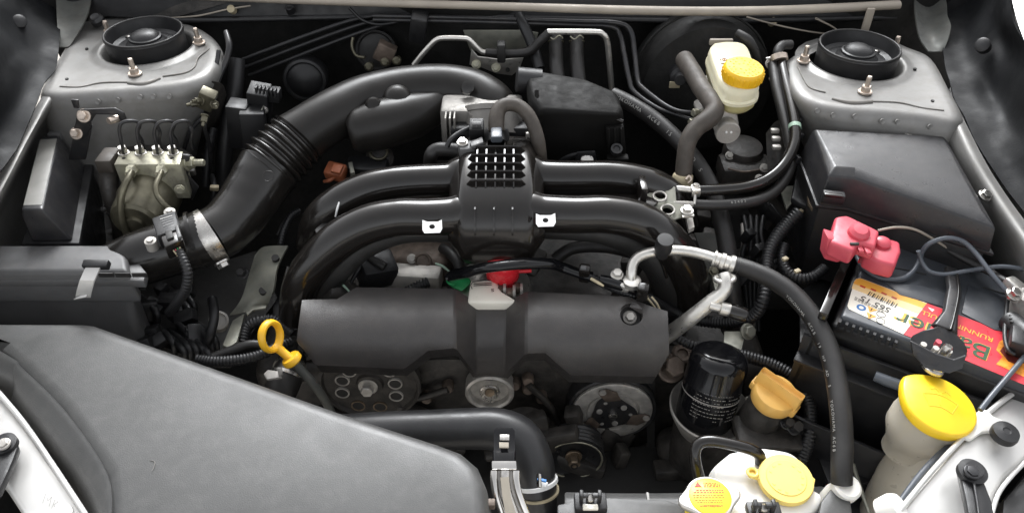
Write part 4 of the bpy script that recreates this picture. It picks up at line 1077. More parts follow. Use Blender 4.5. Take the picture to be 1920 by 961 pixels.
# ================================================================== rear centre
ch = thing('resonator_box', 'black angular plastic intake chamber behind the throttle body', 'intake chamber', P(1080, 300, 0.72))
zt = 0.905
loft('chamber', [
    [P(988, 143, zt), P(1012, 133, zt+.004), P(1095, 148, zt), P(1152, 172, zt-.006), P(1166, 200, zt-.012), P(1160, 214, zt-.014), P(1018, 204, zt-.012), P(1000, 180, zt-.006)],
    [Q(984, 150, 1.0), Q(1010, 140, 1.02), Q(1098, 155, 1.01), Q(1160, 180, .985), Q(1170, 228, .93), Q(1168, 232, .922), Q(1012, 216, .922), Q(992, 190, .95)],
    [Q(990, 230, 1.0), Q(1010, 230, 1.02), Q(1098, 230, 1.01), Q(1160, 250, .985), Q(1170, 300, .93), Q(1166, 312, .924), Q(1014, 310, .924), Q(1000, 280, .95)]], 'matte_black', ch, bevel=0.006, seg=3)
tube('front_ridge', [(1018, 212, .882, 4), (1060, 213, .882, 4), (1128, 215, .882, 4), (1150, 221, .880, 4), (1168, 228, .877, 4)], 'satin_plastic', ch, seg=10)
tube('side_bead', [(1006, 170, .903, 4), (1010, 215, .88, 4), (1012, 255, .86, 3)], 'matte_black', ch, seg=8)
yslab('foot', [(1136, 240), (1170, 238), (1174, 290), (1140, 294)], 0.912, 0.012, 'matte_black', ch, bevel=0.002)
for px in (1142, 1153, 1165):
    yslab('foot_rib', [(px-1.5, 242), (px+1.5, 242), (px+2, 278), (px-1, 278)], 0.906, 0.008, 'matte_black', ch, bevel=0.0008)
lathe('foot_bush', P(1156, 280, .845), (0, -0.5, 0.9), [(.008, -.005), (.008, .003), (.005, .003), (.004, .001), (0, .001)], 'black_plastic', ch, seg=18)
box('foot_tab', Q(1158, 296, .905), (0.03, 0.014, 0.006), 'matte_black', ch)
lathe('inlet_collar', P(975, 150, .895), (-1, 0, .1), [(.018, -.03), (.018, .004), (.014, .006), (0, .006)], 'black_plastic', ch, seg=20)
mb = thing('chamber_bracket', 'small black bracket with a steel nut in front of the intake chamber', 'bracket', P(1100, 305, .8))
yslab('bracket_plate', [(1082, 286), (1116, 284), (1120, 306), (1078, 308)], 0.9, 0.004, 'black_plastic', mb, bevel=0.001)
hexbolt('nut', Q(1101, 300, .897), (0, -.6, .8), 0.0065, 0.004, 'steel', mb)
tube('support_pipe', [(1050, 300, .81, 7), (1075, 290, .82, 7), (1110, 286, .822, 7), (1140, 298, .81, 7)], 'black_plastic', mb, seg=10)

# bulkhead bracket and pipes
sb = thing('bulkhead_plate', 'bare silver plate and bracket fixed to the bulkhead behind the intake tube', 'bracket', Q(925, 130, 1.16))
yslab('back_plate', [(868, 57), (985, 57), (1010, 62), (998, 96), (882, 96)], 1.185, 0.003, 'zinc_grey', sb, bevel=0.001)
yslab('front_bracket', [(884, 92), (896, 106), (940, 112), (982, 108), (974, 130), (960, 142), (930, 138), (900, 126), (880, 122)], 1.13, 0.003, 'aluminium', sb, bevel=0.001)
for a, b in ((893, 121), (930, 127)):
    hexbolt('nut', Q(a, b, 1.128), (0, -.8, .5), .0055, .006, 'zinc', sb)
lathe('plate_hole', Q(952, 131, 1.1285), (0, -1, .2), [(.0035, -.002), (.0035, .001), (0, .001)], 'black_deep', sb, seg=12)
ap = thing('heater_pipe', 'thin bare metal pipe bent in steps across the bulkhead, partly in black sleeve', 'pipe', Q(960, 165, 1.13))
yp = 1.115
def qp(px, py, r, y=yp): return (px, py, zy(py, y), r)
tube('bare_pipe', [qp(776, 122, 5), qp(790, 104, 5), qp(806, 86, 5), qp(818, 75, 5), qp(832, 71.5, 5), qp(868, 72, 5), qp(880, 75, 5), qp(893, 88, 5), qp(904, 97, 5), qp(918, 99, 5)], 'aluminium', ap, seg=14)
tube('bare_pipe', [qp(1026, 60, 5.5), qp(1060, 60, 5.5), qp(1118, 60.5, 5.5), qp(1130, 64, 5.5), qp(1138, 76, 5.5), qp(1142, 110, 5.5), qp(1147, 168, 5.5)], 'aluminium', ap, seg=14)
tube('sleeve', [qp(910, 98, 8), qp(935, 100, 8.5), qp(975, 100, 8.5), qp(996, 94, 8.5), qp(1012, 78, 8.5), qp(1030, 61, 8)], 'rubber', ap, seg=14)
box('pipe_clip', Q(940, 97, 1.108), (0.013, 0.02, 0.03), 'black_deep', ap, bevel=0.003)
hh = []
for k, (a, lab) in enumerate(((1042, 'ribbed black heater hose with spring clip, nearer the silver plate'), (1081, 'ribbed black heater hose with spring clip, nearer the brake booster'))):
    t = thing('heater_hose', lab, 'hose', Q(a, 150, 1.1), 'heater hoses entering the bulkhead')
    tube('hose', [(a+1, 66, zy(66, 1.15), 13), (a, 90, zy(90, 1.13), 13), (a+1, 120, zy(120, 1.10), 13.5), (a+4, 150, zy(150, 1.075), 13.5), (a+8, 190, zy(190, 1.05), 13.5)], 'rubber', t, seg=18)
    ring_torus('spring_clip', Q(a, 78, 1.142), (0, -.5, -.8), .0115, .0012, 'zinc_dark', t)
    tube('clip_ear', [(a-12, 68, zy(68, 1.13), 1.6), (a-4, 74, zy(74, 1.128), 1.6), (a+6, 67, zy(67, 1.128), 1.6), (a+13, 72, zy(72, 1.13), 1.6)], 'zinc', t, seg=8)
sl = tube('drain_sleeve', [(972, 28, zy(28, 1.17), 9), (985, 55, zy(55, 1.15), 10), (1000, 90, zy(90, 1.13), 10), (1012, 130, zy(130, 1.1), 10)], 'black_plastic', None, seg=14)
tag(sl, 'dark slanting sleeve crossing in front of the silver bulkhead plate', 'sleeve')
hv = thing('expansion_valve', 'dusty metal fitting and bolts on the bulkhead above the intake tube', 'fitting', Q(725, 130, 1.17))
box('valve_block', Q(722, 98, 1.165), (0.03, 0.02, 0.03), 'brown_grime', hv, rot=(0, .5, 0))
for a, b in ((692, 125), (722, 116), (744, 114)):
    lathe('bolt_boss', Q(a, b, 1.155), (0, -.9, .3), [(.007, -.01), (.007, .004), (.004, .007), (0, .007)], 'zinc_dark', hv, seg=14)
tube('wire_clip', [qp(662, 70, 3, 1.175), qp(660, 88, 3, 1.17), qp(668, 104, 3, 1.165), qp(684, 108, 3, 1.16)], 'zinc_dark', hv, seg=8)
tube('earth_lead', [qp(655, 15, 3, 1.18), qp(680, 38, 3, 1.175), qp(712, 46, 3, 1.17), qp(750, 40, 3, 1.17)], 'black_plastic', hv, seg=8)
box('pipe_saddle', Q(785, 50, 1.16), (0.026, 0.03, 0.045), 'black_plastic', hv, rot=(.2, .2, 0), bevel=.004)

# long pipes along the cowl and down beside the brake booster
for k, (lab, dx, dyy) in enumerate((('upper of two thin black pipes bending down past the brake booster', 0, 0), ('lower of two thin black pipes bending down past the brake booster', -20, 7))):
    p = tube('brake_pipe', [qp(700, 30+dyy, 4, 1.17), qp(900, 34+dyy, 4, 1.165), qp(1080, 40+dyy, 4, 1.16), qp(1155+dx*.5, 43+dyy, 4.5, 1.155), qp(1182+dx, 58+dyy, 5, 1.15), qp(1190+dx, 100, 5, 1.12),
              qp(1196+dx*.8, 150, 5, 1.08), qp(1206+dx*.8, 166+dyy, 5, 1.06), qp(1245+dx*.6, 196+dyy, 4.5, 1.02), qp(1272, 208+dyy*1.2, 4, 1.0), qp(1302, 211+dyy*2.2, 4, .985)], 'black_steel', None, seg=12)
    tag(p, lab, 'brake pipe', 'pipes along the bulkhead')

# ================================================================== brakes
bb = thing('brake_booster', 'large round black brake booster against the bulkhead', 'brake booster', Q(1290, 180, 1.13))
lathe('drum', Q(1312, 150, 1.15), (0, -1, .12), [(.108, -.03), (.108, .02), (.105, .03), (.095, .045), (.1, .048), (.08, .05), (.06, .056), (.035, .06), (0, .06)], 'firewall_pad', bb, seg=56)
ring_torus('drum_crimp', Q(1312, 149, 1.125), (0, -1, .12), .107, .002, 'firewall_pad', bb, seg=56)
lathe('check_valve', Q(1272, 142, 1.08), (-.1, -1, .2), [(.013, -.03), (.013, .008), (.008, .01), (.008, .026), (0, .026)], 'black_plastic', bb, seg=18)
box('warning_label', Q(1265, 159, 1.07), (.016, .003, .010), 'tape', bb, bevel=.0005)
mcx = thing('master_cylinder', 'grey cast brake master cylinder under the fluid reservoir', 'master cylinder', P(1360, 250, .78))
cc = Q(1364, 247, .905)
lathe('bore', cc, (0, -1, -.03), [(.021, -.12), (.021, -.06), (.0155, -.05), (.0155, -.006), (.0165, -.004), (.0165, .003), (.0155, .005), (0, .005)], 'cast_aluminium', mcx, seg=30)
for dx in (0, 9):
    lathe('plug_pip', Q(1362+dx, 248, .8995), (0, -1, 0), [(.0015, -.002), (.0015, .001), (0, .001)], 'white_paint', mcx, seg=10)
loft('neck', [[Q(1348, 196, .95), Q(1378, 196, .95), Q(1380, 198, .92), Q(1346, 198, .92)], [Q(1342, 232, .95), Q(1384, 232, .95), Q(1386, 238, .915), Q(1340, 238, .915)]], 'cast_aluminium', mcx, bevel=.004)
box('pipe_port', Q(1320, 208, .985), (.022, .03, .03), 'cast_aluminium', mcx, rot=(0, -.4, 0), bevel=.005)
for a, b in ((1312, 210), (1306, 228)):
    hexbolt('union_nut', Q(a, b, .975), (-.9, -.4, .1), .006, .012, 'zinc', mcx)
tube('port_pipe', [(1296, 234, .86, 5), (1318, 236, .858, 5), (1335, 228, .86, 5)], 'cast_aluminium', mcx, seg=10)
fr = thing('brake_fluid_reservoir', 'translucent cream brake fluid reservoir with orange yellow screw cap', 'reservoir', P(1370, 200, .86))
zt = .925
def ro(pix, z): return [p for p, _ in crom([(P(a, b, z), 0) for a, b in pix] + [(P(*pix[0], z), 0)], 4)][:-1]
r0 = ro([(1338, 84), (1362, 81), (1388, 83), (1402, 94), (1412, 120), (1424, 150), (1420, 168), (1395, 176), (1365, 172), (1348, 156), (1336, 125), (1328, 97)], zt)
cen = sum(r0, Vector())/len(r0)
def sc(lp, s, z): return [Vector((cen.x + (p.x-cen.x)*s, cen.y + (p.y-cen.y)*s, z)) for p in lp]
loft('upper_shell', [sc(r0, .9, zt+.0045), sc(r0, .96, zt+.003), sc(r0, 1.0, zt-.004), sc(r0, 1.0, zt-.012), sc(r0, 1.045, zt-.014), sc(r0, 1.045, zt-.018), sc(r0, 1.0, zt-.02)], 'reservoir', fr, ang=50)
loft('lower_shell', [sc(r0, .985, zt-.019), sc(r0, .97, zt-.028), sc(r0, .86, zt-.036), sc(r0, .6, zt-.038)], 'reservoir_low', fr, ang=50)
cpc = P(1391, 143, .934)
ax = Vector((.04, -.12, 1)).normalized()
cap = lathe('screw_cap', cpc, ax, [(.0255, -.004), (.027, 0), (.027, .009), (.0262, .0125), (.024, .0145), (.0, .0152)], 'yellow', fr, seg=44)
u, v, a_ = frame(ax)
for k in range(22):
    t = 2*math.pi*k/22
    d = u*math.cos(t)+v*math.sin(t); s = a_.cross(d)
    prism('grip_rib', [cpc + d*.0268 - s*.0009, cpc + d*.0268 + s*.0009, cpc + d*.0268 + s*.0009 + ax*.010, cpc + d*.0268 - s*.0009 + ax*.010], d*.0011, 'yellow', cap)
for rr_, n_ in ((.008, 8), (.0145, 14), (.020, 20)):                  # raised moulded characters, too worn to read
    for k in range(n_):
        if k % 5 == 4: continue
        t = 2*math.pi*k/n_
        d = u*math.cos(t)+v*math.sin(t); s = a_.cross(d)
        c0 = cpc + d*rr_ + ax*(.0149 - (rr_/.024)*.0006)
        bm = bmesh.new(); b_prism(bm, [c0 - s*.0012 - d*.0012, c0 + s*.0012 - d*.001, c0 + s*.001 + d*.0012, c0 - s*.001 + d*.0010], ax*.0007)
        finish('moulded_mark', bm, 'yellow', cap)
stk = slab('symbol_sticker', [(1350, 106), (1365, 107), (1367, 117), (1352, 118)], zt+.0062, .001, 'label_white', fr)
sc_ = P(1358.5, 112, zt+.0066)
ring_torus('brake_symbol', sc_, (0, 0, 1), .0032, .0005, 'print_brown', stk, seg=20, s2=6)
for s in (-1, 1):
    tube('symbol_arc', [(sc_ + Vector((s*.0045, -.0025, 0)), .0004), (sc_ + Vector((s*.0055, 0, 0)), .0004), (sc_ + Vector((s*.0045, .0025, 0)), .0004)], 'print_brown', stk, raw=True, seg=6)
lathe('symbol_dot', sc_, (0, 0, 1), [(.0012, 0), (.0012, .0004), (0, .0004)], 'print_brown', stk, seg=10)
box('rear_clip', Q(1352, 79, 1.09), (.035, .006, .01), 'grey_strip', fr)
bh = tube('reservoir_hose', [(1382, 62, .93, 8), (1402, 75, .925, 9), (1415, 95, .91, 8), (1420, 118, .89, 8)], 'rubber', None, seg=14)
tag(bh, 'short black hose curving behind the brake fluid reservoir', 'hose')
vh = thing('vacuum_hose', 'brown grey rubber vacuum hose kinked beside the brake fluid reservoir', 'hose', P(1285, 340, .80))
tube('hose', [(1283, 112, .90, 17), (1298, 135, .905, 17), (1315, 165, .905, 17), (1333, 190, .902, 17.5), (1340, 206, .898, 18), (1330, 222, .892, 18), (1306, 240, .882, 17), (1290, 265, .868, 16.5), (1284, 300, .845, 16), (1281, 335, .82, 16)], 'rubber_brown', vh, seg=22, sub=8)
lathe('end_collar', P(1280, 334, .822), (0, .25, 1), [(.0125, -.012), (.0135, -.01), (.0135, .004), (.012, .006)], 'tape', vh, seg=22)
tube('clip_ear', [(1286, 337, .83, 2.4), (1292, 330, .833, 2.6), (1296, 337, .83, 2.4), (1290, 343, .826, 2.2)], 'copper_nut', vh, seg=8)
lh = thing('lettered_hose', 'thick black hose with white lettering running from the bulkhead down past the manifold', 'hose', P(1370, 620, .62))
lpix = [(1150, 178, .86, 14), (1185, 196, .858, 14.5), (1230, 226, .85, 15), (1270, 262, .84, 15), (1305, 302, .825, 15.5), (1335, 355, .805, 16), (1352, 410, .785, 16.5), (1364, 470, .76, 17), (1372, 540, .72, 17), (1384, 620, .66, 17)]
tube('hose', lpix, 'rubber', lh, seg=20, sub=8)
lpath = crom(conv(lpix), 16)
text_on_tube('hose_lettering', 'YOKOHAMA  AC6B  15  LP  AD  S', lpath, .012, .0062, .0074, (-.35, -.75, .5), 'print_white', lh)

# abs-pump side lumps below the master cylinder
pm = thing('engine_mount', 'grimy black round mount and castings below the master cylinder', 'mount', P(1395, 320, .72))
lathe('mount_dome', P(1395, 275, .79), (0, -.1, 1), [(.03, -.06), (.03, -.004), (.027, .002), (.015, .004), (.0, .004)], 'black_grime', pm, seg=24)
box('mount_base', P(1395, 318, .765), (.075, .05, .03), 'black_grime', pm, bevel=.006)
tube('mount_edge', [(1365, 316, .783, 2), (1395, 322, .783, 2), (1425, 318, .783, 2)], 'brown_grime', pm, seg=6)
for a, b in ((1433, 315), (1368, 292), (1424, 335)):
    hexbolt('bolt', P(a, b, .785), (0, -.5, .8), .005, .004, 'cast_aluminium', pm)
box('gear_linkage', P(1440, 395, .70), (.04, .06, .03), 'black_grime', pm, rot=(.2, .3, .5), bevel=.004)
for k in range(4):
    box('linkage_rib', P(1425+k*9, 385+k*6, .735), (.004, .03, .02), 'black_plastic', pm, rot=(.3, 0, .5), bevel=.001)
lathe('dark_pulley', P(1408, 490, .68), (.4, -.6, .7), [(.022, -.03), (.022, 0), (.018, .002), (.012, -.002), (.010, .006), (0, .006)], 'black_grime', pm, seg=24)
tube('steel_pipe', [(1392, 420, .72, 4), (1394, 455, .71, 4.5), (1390, 480, .69, 4)], 'cast_aluminium', pm, seg=10)
box('gearbox_flank', P(1440, 470, .6), (.16, .2, .1), 'black_deep', pm, rot=(0, .2, .2), bevel=.02)

# pair of hoses curving to the manifold bracket
for k, (lab, pix) in enumerate((
    ('upper glossy black hose with a green band curving from the brake reservoir to the bracket', [(1296, 357, .825, 11), (1340, 356, .827, 11), (1400, 350, .83, 11), (1440, 335, .836, 11), (1470, 308, .845, 11), (1488, 272, .858, 10.5), (1490, 235, .87, 10.5), (1482, 190, .882, 10.5), (1472, 150, .892, 10.5), (1464, 112, .902, 10)]),
    ('lower black hose with faint numbers curving under its twin to the bracket', [(1300, 383, .815, 10), (1350, 384, .815, 10.5), (1410, 378, .817, 10.5), (1448, 362, .82, 10.5), (1472, 335, .828, 10.5), (1484, 300, .838, 10), (1478, 255, .855, 10), (1466, 205, .872, 10), (1455, 160, .886, 10), (1449, 120, .898, 9)]))):
    h = thing('fuel_hose', lab, 'hose', P(1470, 330, .80), 'paired hoses beside the fuse box')
    tube('hose', pix, 'satin_plastic' if k == 0 else 'rubber', h, seg=18, sub=8)
    if k == 0:
        bp_ = crom(conv(pix), 12)
        band('green_band', bp_, 12*5+10, 12*5+13, .0008, 'green_band', h)
    else:
        bp_ = crom(conv(pix), 12)
        text_on_tube('hose_lettering', '62403', bp_, .048, .0042, .005, (0, -.5, .8), 'print_white', h)
hc = thing('hose_holder', 'black plastic clips and steel band joining the paired hoses by the tower', 'clips', P(1470, 240, .83))
for a, b in ((1492, 203), (1496, 228), (1497, 256), (1492, 300)):
    box('clip_tooth', P(a, b, .875-(b-203)*.00035), (.008, .012, .014), 'black_plastic', hc, rot=(0, .4, .2))
for a, b in ((1453, 245), (1455, 260), (1456, 276)):
    box('clip_tooth', P(a, b, .85-(b-245)*.0003), (.012, .008, .006), 'cast_aluminium', hc)
sheet('support_plate', [[(1436, 250, .83), (1440, 330, .79)], [(1460, 225, .85), (1458, 310, .80)], [(1478, 262, .84), (1470, 330, .79)]], 'black_grime', hc, sub=3)
lathe('steel_band', P(1459, 108, .905), (-.1, .6, .5), [(.0135, -.006), (.0135, .002), (.012, .003)], 'copper_nut', hc, seg=18)
tube('top_elbow', [(1462, 112, .903, 9), (1458, 98, .91, 9), (1466, 86, .914, 9), (1482, 84, .912, 9)], 'rubber', hc, seg=14)
tube('band_screw', [(1436, 110, .905, 2), (1448, 108, .906, 2.4), (1452, 106, .905, 2)], 'steel', hc, seg=8)
hexbolt('band_nut', P(1445, 120, .895), (0, -.6, .6), .006, .008, 'cast_aluminium', hc)
hexbolt('band_nut', P(1447, 148, .888), (0, -.6, .6), .003, .004, 'copper_nut', hc)
slab('stamped_bracket', [(1462, 350), (1488, 348), (1485, 380), (1475, 392)], .77, .003, 'zinc_grey', hc)
hb = thing('hose_bracket', 'steel plate with two holes, worm clamp and bolt at the end of the paired hoses', 'bracket', P(1250, 400, .78))
for (cx, cy, out) in ((1237, 368, [(1213, 364), (1236, 351), (1266, 350), (1268, 380), (1240, 388), (1222, 380)]), (1252, 393, [(1222, 380.3), (1240, 388.3), (1268, 380.3), (1292, 386), (1290, 402), (1262, 412), (1240, 402)])):
    plate_hole('plate', [P(a, b, .826 - (b-368)*.0003) for a, b in out], P(cx, cy, .822), .0075, (0, 0, -.002), 'zinc_grey', hb)
    ring_torus('hole_rim', P(cx, cy, .8275 - (cy-368)*.0003), (0, -.2, 1), .0085, .0014, 'cast_aluminium', hb)
tube('pipe_stub', [(1258, 353, .826, 6), (1280, 354, .826, 6.5), (1296, 356, .826, 6.5)], 'aluminium', hb, seg=12)
tube('pipe_stub', [(1262, 381, .82, 5), (1285, 382, .818, 5.5), (1304, 383, .816, 5.5)], 'pulley_steel', hb, seg=12)
hp_ = crom(conv([(1292, 357, .825, 11), (1303, 357, .8255, 11), (1316, 356, .826, 11)]), 6)
band('worm_band', hp_, 3, 10, .0012, 'aluminium', hb)
box('worm_housing', P(1304, 355, .838), (.011, .014, .007), 'aluminium', hb, bevel=.0015)
hexbolt('worm_screw', P(1305, 350, .841), (0, .2, 1), .004, .004, 'steel', hb)
tube('worm_tail', [(1303, 364, .832, 3), (1303, 372, .828, 3), (1302, 383, .824, 2.5)], 'aluminium', hb, seg=8)
slab('nut_plate', [(1275, 390), (1297, 388), (1302, 404), (1280, 406)], .823, .003, 'aluminium', hb, bevel=.0005)
hexbolt('bolt', P(1288, 395, .825), (0, -.1, 1), .0062, .006, 'aluminium', hb)
slab('rear_lug', [(1285, 402), (1298, 402), (1302, 425), (1292, 430)], .81, .006, 'cast_aluminium', hb)

# ================================================================== fuse box
fb = thing('fuse_box', 'large black fuse box under the strut tower, lid sloping to the battery', 'fuse box', P(1680, 440, .72))
zt = .88
T0 = [P(1530, 243, zt), P(1768, 256, zt), P(1843, 396, zt-.003), P(1603, 313, zt), P(1566, 312, zt)]
T1 = [P(1524, 243, zt-.004), P(1772, 257, zt-.004), Q(1868, 428, .692), Q(1603, 334, .79), Q(1553, 329, .795)]
T2 = [T1[0] + Vector((-.008, .002, -.045)), T1[1] + Vector((.006, .002, -.045)), T1[2] + Vector((.004, -.004, -.035)), T1[3] + Vector((0, -.006, -.045)), T1[4] + Vector((-.004, -.005, -.045))]
loft('lid', [T0, T1, T2], 'lid_plastic', fb, bevel=.003, seg=3)
T3 = [p + (sum(T2, Vector())/5-p)*.03 + Vector((0, 0, -.001)) for p in T2]
T4 = [p + (sum(T2, Vector())/5-p)*.08 + Vector((0, 0, -.12)) for p in T2]
loft('box_base', [T3, T4], 'black_plastic', fb, bevel=.003)
e = [p + (p-sum(T2, Vector())/5)*.03 for p in T2]
prism('lid_rim', [p + Vector((0, 0, .004)) for p in e], (0, 0, -.005), 'black_plastic', fb, bevel=.001)
box('latch', Q(1562, 370, .775), (.026, .012, .014), 'black_plastic', fb, rot=(0, 0, -.2))
box('latch_bar', Q(1563, 366, .77), (.022, .006, .004), 'satin_plastic', fb, rot=(0, 0, -.2), bevel=.001)
yslab('mount_ear', [(1690, 240), (1694, 234), (1712, 234), (1716, 241), (1714, 252), (1688, 252)], .895, .008, 'black_plastic', fb, bevel=.002)
lathe('ear_bush', Q(1702, 250, .893), (0, -.4, 1), [(.006, -.01), (.006, .003), (0, .003)], 'steel', fb, seg=16)
slab('side_bracket', [(1498, 300), (1530, 250), (1556, 335), (1540, 395), (1500, 380), (1484, 370)], .80, .01, 'black_plastic', fb, bevel=.003)
slab('rust_stain_lug', [(1512, 352), (1522, 358), (1524, 392), (1516, 380)], .812, .004, 'rust_steel', fb)

# ================================================================== battery
bt = thing('car_battery', 'black car battery with red and cream printed label on top', 'battery', P(1700, 600, .58))
A = P(1576, 592, .80)
ex_ = (P(1900, 708, .80)-A); ex_.normalize()
ey_ = Vector((-ex_.y, ex_.x, 0))
if ey_.y < 0: ey_ = -ey_
ez_ = Vector((0, 0, 1))
def B(u_, v_, w_=0.0): return A + ex_*u_ + ey_*v_ + ez_*w_
BL, BW = .245, .172
loft('case', [[B(-.006, -.002, -.014), B(BL+.006, -.002, -.014), B(BL+.006, BW+.002, -.014), B(-.006, BW+.002, -.014)], [B(.0, .004, -.20), B(BL, .004, -.20), B(BL, BW-.004, -.20), B(0, BW-.004, -.20)]], 'black_plastic', bt, bevel=.004, seg=3)
prism('lid', [B(0, 0, 0), B(BL, 0, 0), B(BL, BW, 0), B(0, BW, 0)], (0, 0, -.018), 'battery_top', bt, bevel=.004, seg=3)
for k in range(9):
    prism('edge_rib', [B(.0+k*.0075, -.006, -.004), B(.003+k*.0075, -.006, -.004), B(.003+k*.0075, .001, -.004), B(k*.0075, .001, -.004)], (0, 0, -.012), 'black_plastic', bt)
prism('raised_panel', [B(.03, .085, .0015), B(.07, .10, .0015), B(.10, .10, .0015), B(.10, .075, .0015), B(.05, .07, .0015)], (0, 0, -.003), 'battery_top', bt, bevel=.001)
prism('raised_panel', [B(.115, .075, .0015), B(.115, .13, .0015), B(.17, .13, .0015), B(.20, .105, .0015), B(.20, .08, .0015), B(.15, .065, .0015)], (0, 0, -.003), 'battery_top', bt, bevel=.001)
tube('moulded_groove', [(B(.02, .09, .0004), .0009), (B(.03, .115, .0004), .0009), (B(.07, .125, .0004), .0009)], 'black_deep', bt, raw=True, seg=6)
tube('moulded_groove', [(B(.13, .135, .0004), .0009), (B(.18, .135, .0004), .0009), (B(.205, .11, .0004), .0009), (B(.207, .085, .0004), .0009)], 'black_deep', bt, raw=True, seg=6)
# printed label: cream end with a gold band, then red
lab = [(1605, 522), (1612, 521), (1738, 568), (1694, 626), (1590, 578)]
def L(px, py, h=.0006): return P(px, py, .80+h)
def flat(name, pix, h, material, parent=bt, th=.0003):
    return prism(name, [L(a, b, h) for a, b in pix], (0, 0, -th), material, parent)
flat('label_cream_panel', [(1602, 526), (1606, 522), (1614, 521), (1738, 568), (1694, 626), (1592, 579), (1589, 573)], .0006, 'label_white')
flat('label_gold_band', [(1602, 527), (1606, 522.5), (1614, 521.5), (1737.5, 568.5), (1730, 577), (1600, 531)], .0009, 'label_gold')
flat('label_cream_band', [(1600, 531), (1730, 577), (1722, 587), (1697, 578), (1597, 540)], .0009, 'label_cream')
flat('label_red_panel', [(1738.5, 568), (1792, 588), (1955, 648), (1955, 735), (1695, 626.5)], .0006, 'label_red')
xr = (L(1694, 626)-L(1592, 579)).normalized(); yr = Vector((-xr.y, xr.x, 0))
if yr.y < 0: yr = -yr
tx, ty = -xr, -yr                                  # the print stands upside down from here
for k, w in enumerate((1.2, .6, 1.4, .5, .9, .5, 1.5, .7, .5, 1.1, .6, 1.3, .5, .9)):
    o_ = L(1626, 553) + xr*(k*.0024)
    prism('barcode_bar', [o_ + Vector((0, 0, .0004)), o_ + xr*w*.0011 + Vector((0, 0, .0004)), o_ + xr*w*.0011 + yr*.008 + Vector((0, 0, .0004)), o_ + yr*.008 + Vector((0, 0, .0004))], (0, 0, -.0003), 'print_black', bt)
text('label_number', '565 15', L(1672, 579, .0009), tx, ty, .0125, 'print_black', bt)
def disc(name, px, py, r, material, h=.0009, seg=18):
    return lathe(name, L(px, py, h), (0, 0, 1), [(r, -.0003), (r, 0), (0, 0)], material, bt, seg=seg)
disc('label_roundel', 1615, 576, .0052, 'print_blue')
disc('roundel_core', 1615, 576, .0026, 'label_white', .0011)
for a, b in ((1634, 580), (1632, 592)):
    c0 = L(a, b, .0009)
    prism('warning_triangle', [c0 - tx*.0055 - ty*.0035, c0 + tx*.0055 - ty*.0035, c0 + ty*.0055], (0, 0, .0003), 'label_gold', bt)
    prism('triangle_mark', [c0 - tx*.0006 - ty*.0022, c0 + tx*.0006 - ty*.0022, c0 + tx*.0006 + ty*.0022, c0 - tx*.0006 + ty*.0022], (0, 0, .0005), 'print_black', bt)
for a, b in ((1652, 589), (1651, 601)):
    ring_torus('round_mark', L(a, b, .0007), (0, 0, 1), .0046, .0004, 'print_black', bt, seg=18, s2=6)
for (a, b) in ((1612, 536), (1632, 542), (1652, 549), (1671, 557)):
    c0 = L(a, b, .0012)
    prism('fine_print', [c0, c0 + xr*.006, c0 + xr*.006 + yr*.003, c0 + yr*.003], (0, 0, -.0002), 'print_red', bt)
for k in range(3):
    for j in range(9):
        c0 = L(1603 + j*6.2 - k*.8, 556.5 + j*2.9 + k*2.2, .0009)
        prism('fine_print', [c0, c0 + xr*.0030, c0 + xr*.0030 + yr*.0007, c0 + yr*.0007], (0, 0, -.0002), 'print_black', bt)
xb = (L(1920, 712)-L(1700, 622)).normalized(); yb = Vector((-xb.y, xb.x, 0))
if yb.y < 0: yb = -yb
text('label_name', 'Banner', L(1862, 653, .0010), -xb, -yb, .034, 'print_dark_green', bt)
text('label_name_outline', 'Banner', L(1863.2, 653, .0008) , -xb, -yb, .0352, 'label_gold', bt)
text('label_tagline', 'RUNNING BULL', L(1864, 634, .0010), -xb, -yb, .0105, 'label_gold', bt)
flat('flame_shape', [(1868, 655), (1874, 640), (1886, 632), (1905, 630), (1930, 636), (1940, 700), (1925, 708), (1895, 694), (1868, 682), (1880, 668)], .0010, 'flame')
flat('bull_shape', [(1875, 657), (1884, 646), (1900, 642), (1920, 650), (1922, 680), (1905, 682), (1890, 676), (1884, 668)], .0013, 'flame_dark')
flat('label_chevron', [(1740, 575), (1752, 580), (1748, 584), (1744, 580)], .0010, 'label_white')

# hold-down clamp
hd = thing('battery_clamp', 'black steel hold down clamp with long stem and threaded rod over the battery', 'battery clamp', P(1755, 690, .77))
stem = [P(1783, 505, .812), P(1789, 545, .812), P(1781, 590, .812), P(1770, 618, .812)]
loops = []
for p, w in zip(stem, (.008, .0085, .0085, .014)):
    s = ex_*w
    loops.append([p - s, p - s*.7 + ez_*.004, p + s*.7 + ez_*.004, p + s, p + s*.7 - ez_*.003, p - s*.7 - ez_*.003])
loft('stem', loops, 'black_steel', hd, bevel=.001)
tube('stem_edge', [(P(1794, 510, .817), .0015), (P(1797, 548, .817), .0015), (P(1789, 592, .817), .0015), (P(1782, 618, .816), .002)], 'satin_plastic', hd, raw=True, seg=8)
slab('foot_plate', [(1764, 606, .815), (1781, 606, .815), (1790, 622, .813), (1808, 640, .810), (1815, 655, .805), (1812, 668, .802), (1790, 676, .80), (1755, 664, .80), (1725, 650, .80), (1708, 640, .803), (1710, 628, .808), (1730, 618, .812), (1750, 614, .814)], .81, .004, 'black_steel', hd, bevel=.002)
yslab('foot_skirt', [(1708, 640, .553), (1755, 664, .538), (1790, 676, .530), (1812, 668, .528), (1805, 690, .526), (1780, 700, .524), (1735, 690, .53), (1712, 665, .545)], .54, .003, 'black_steel', hd, bevel=.001)
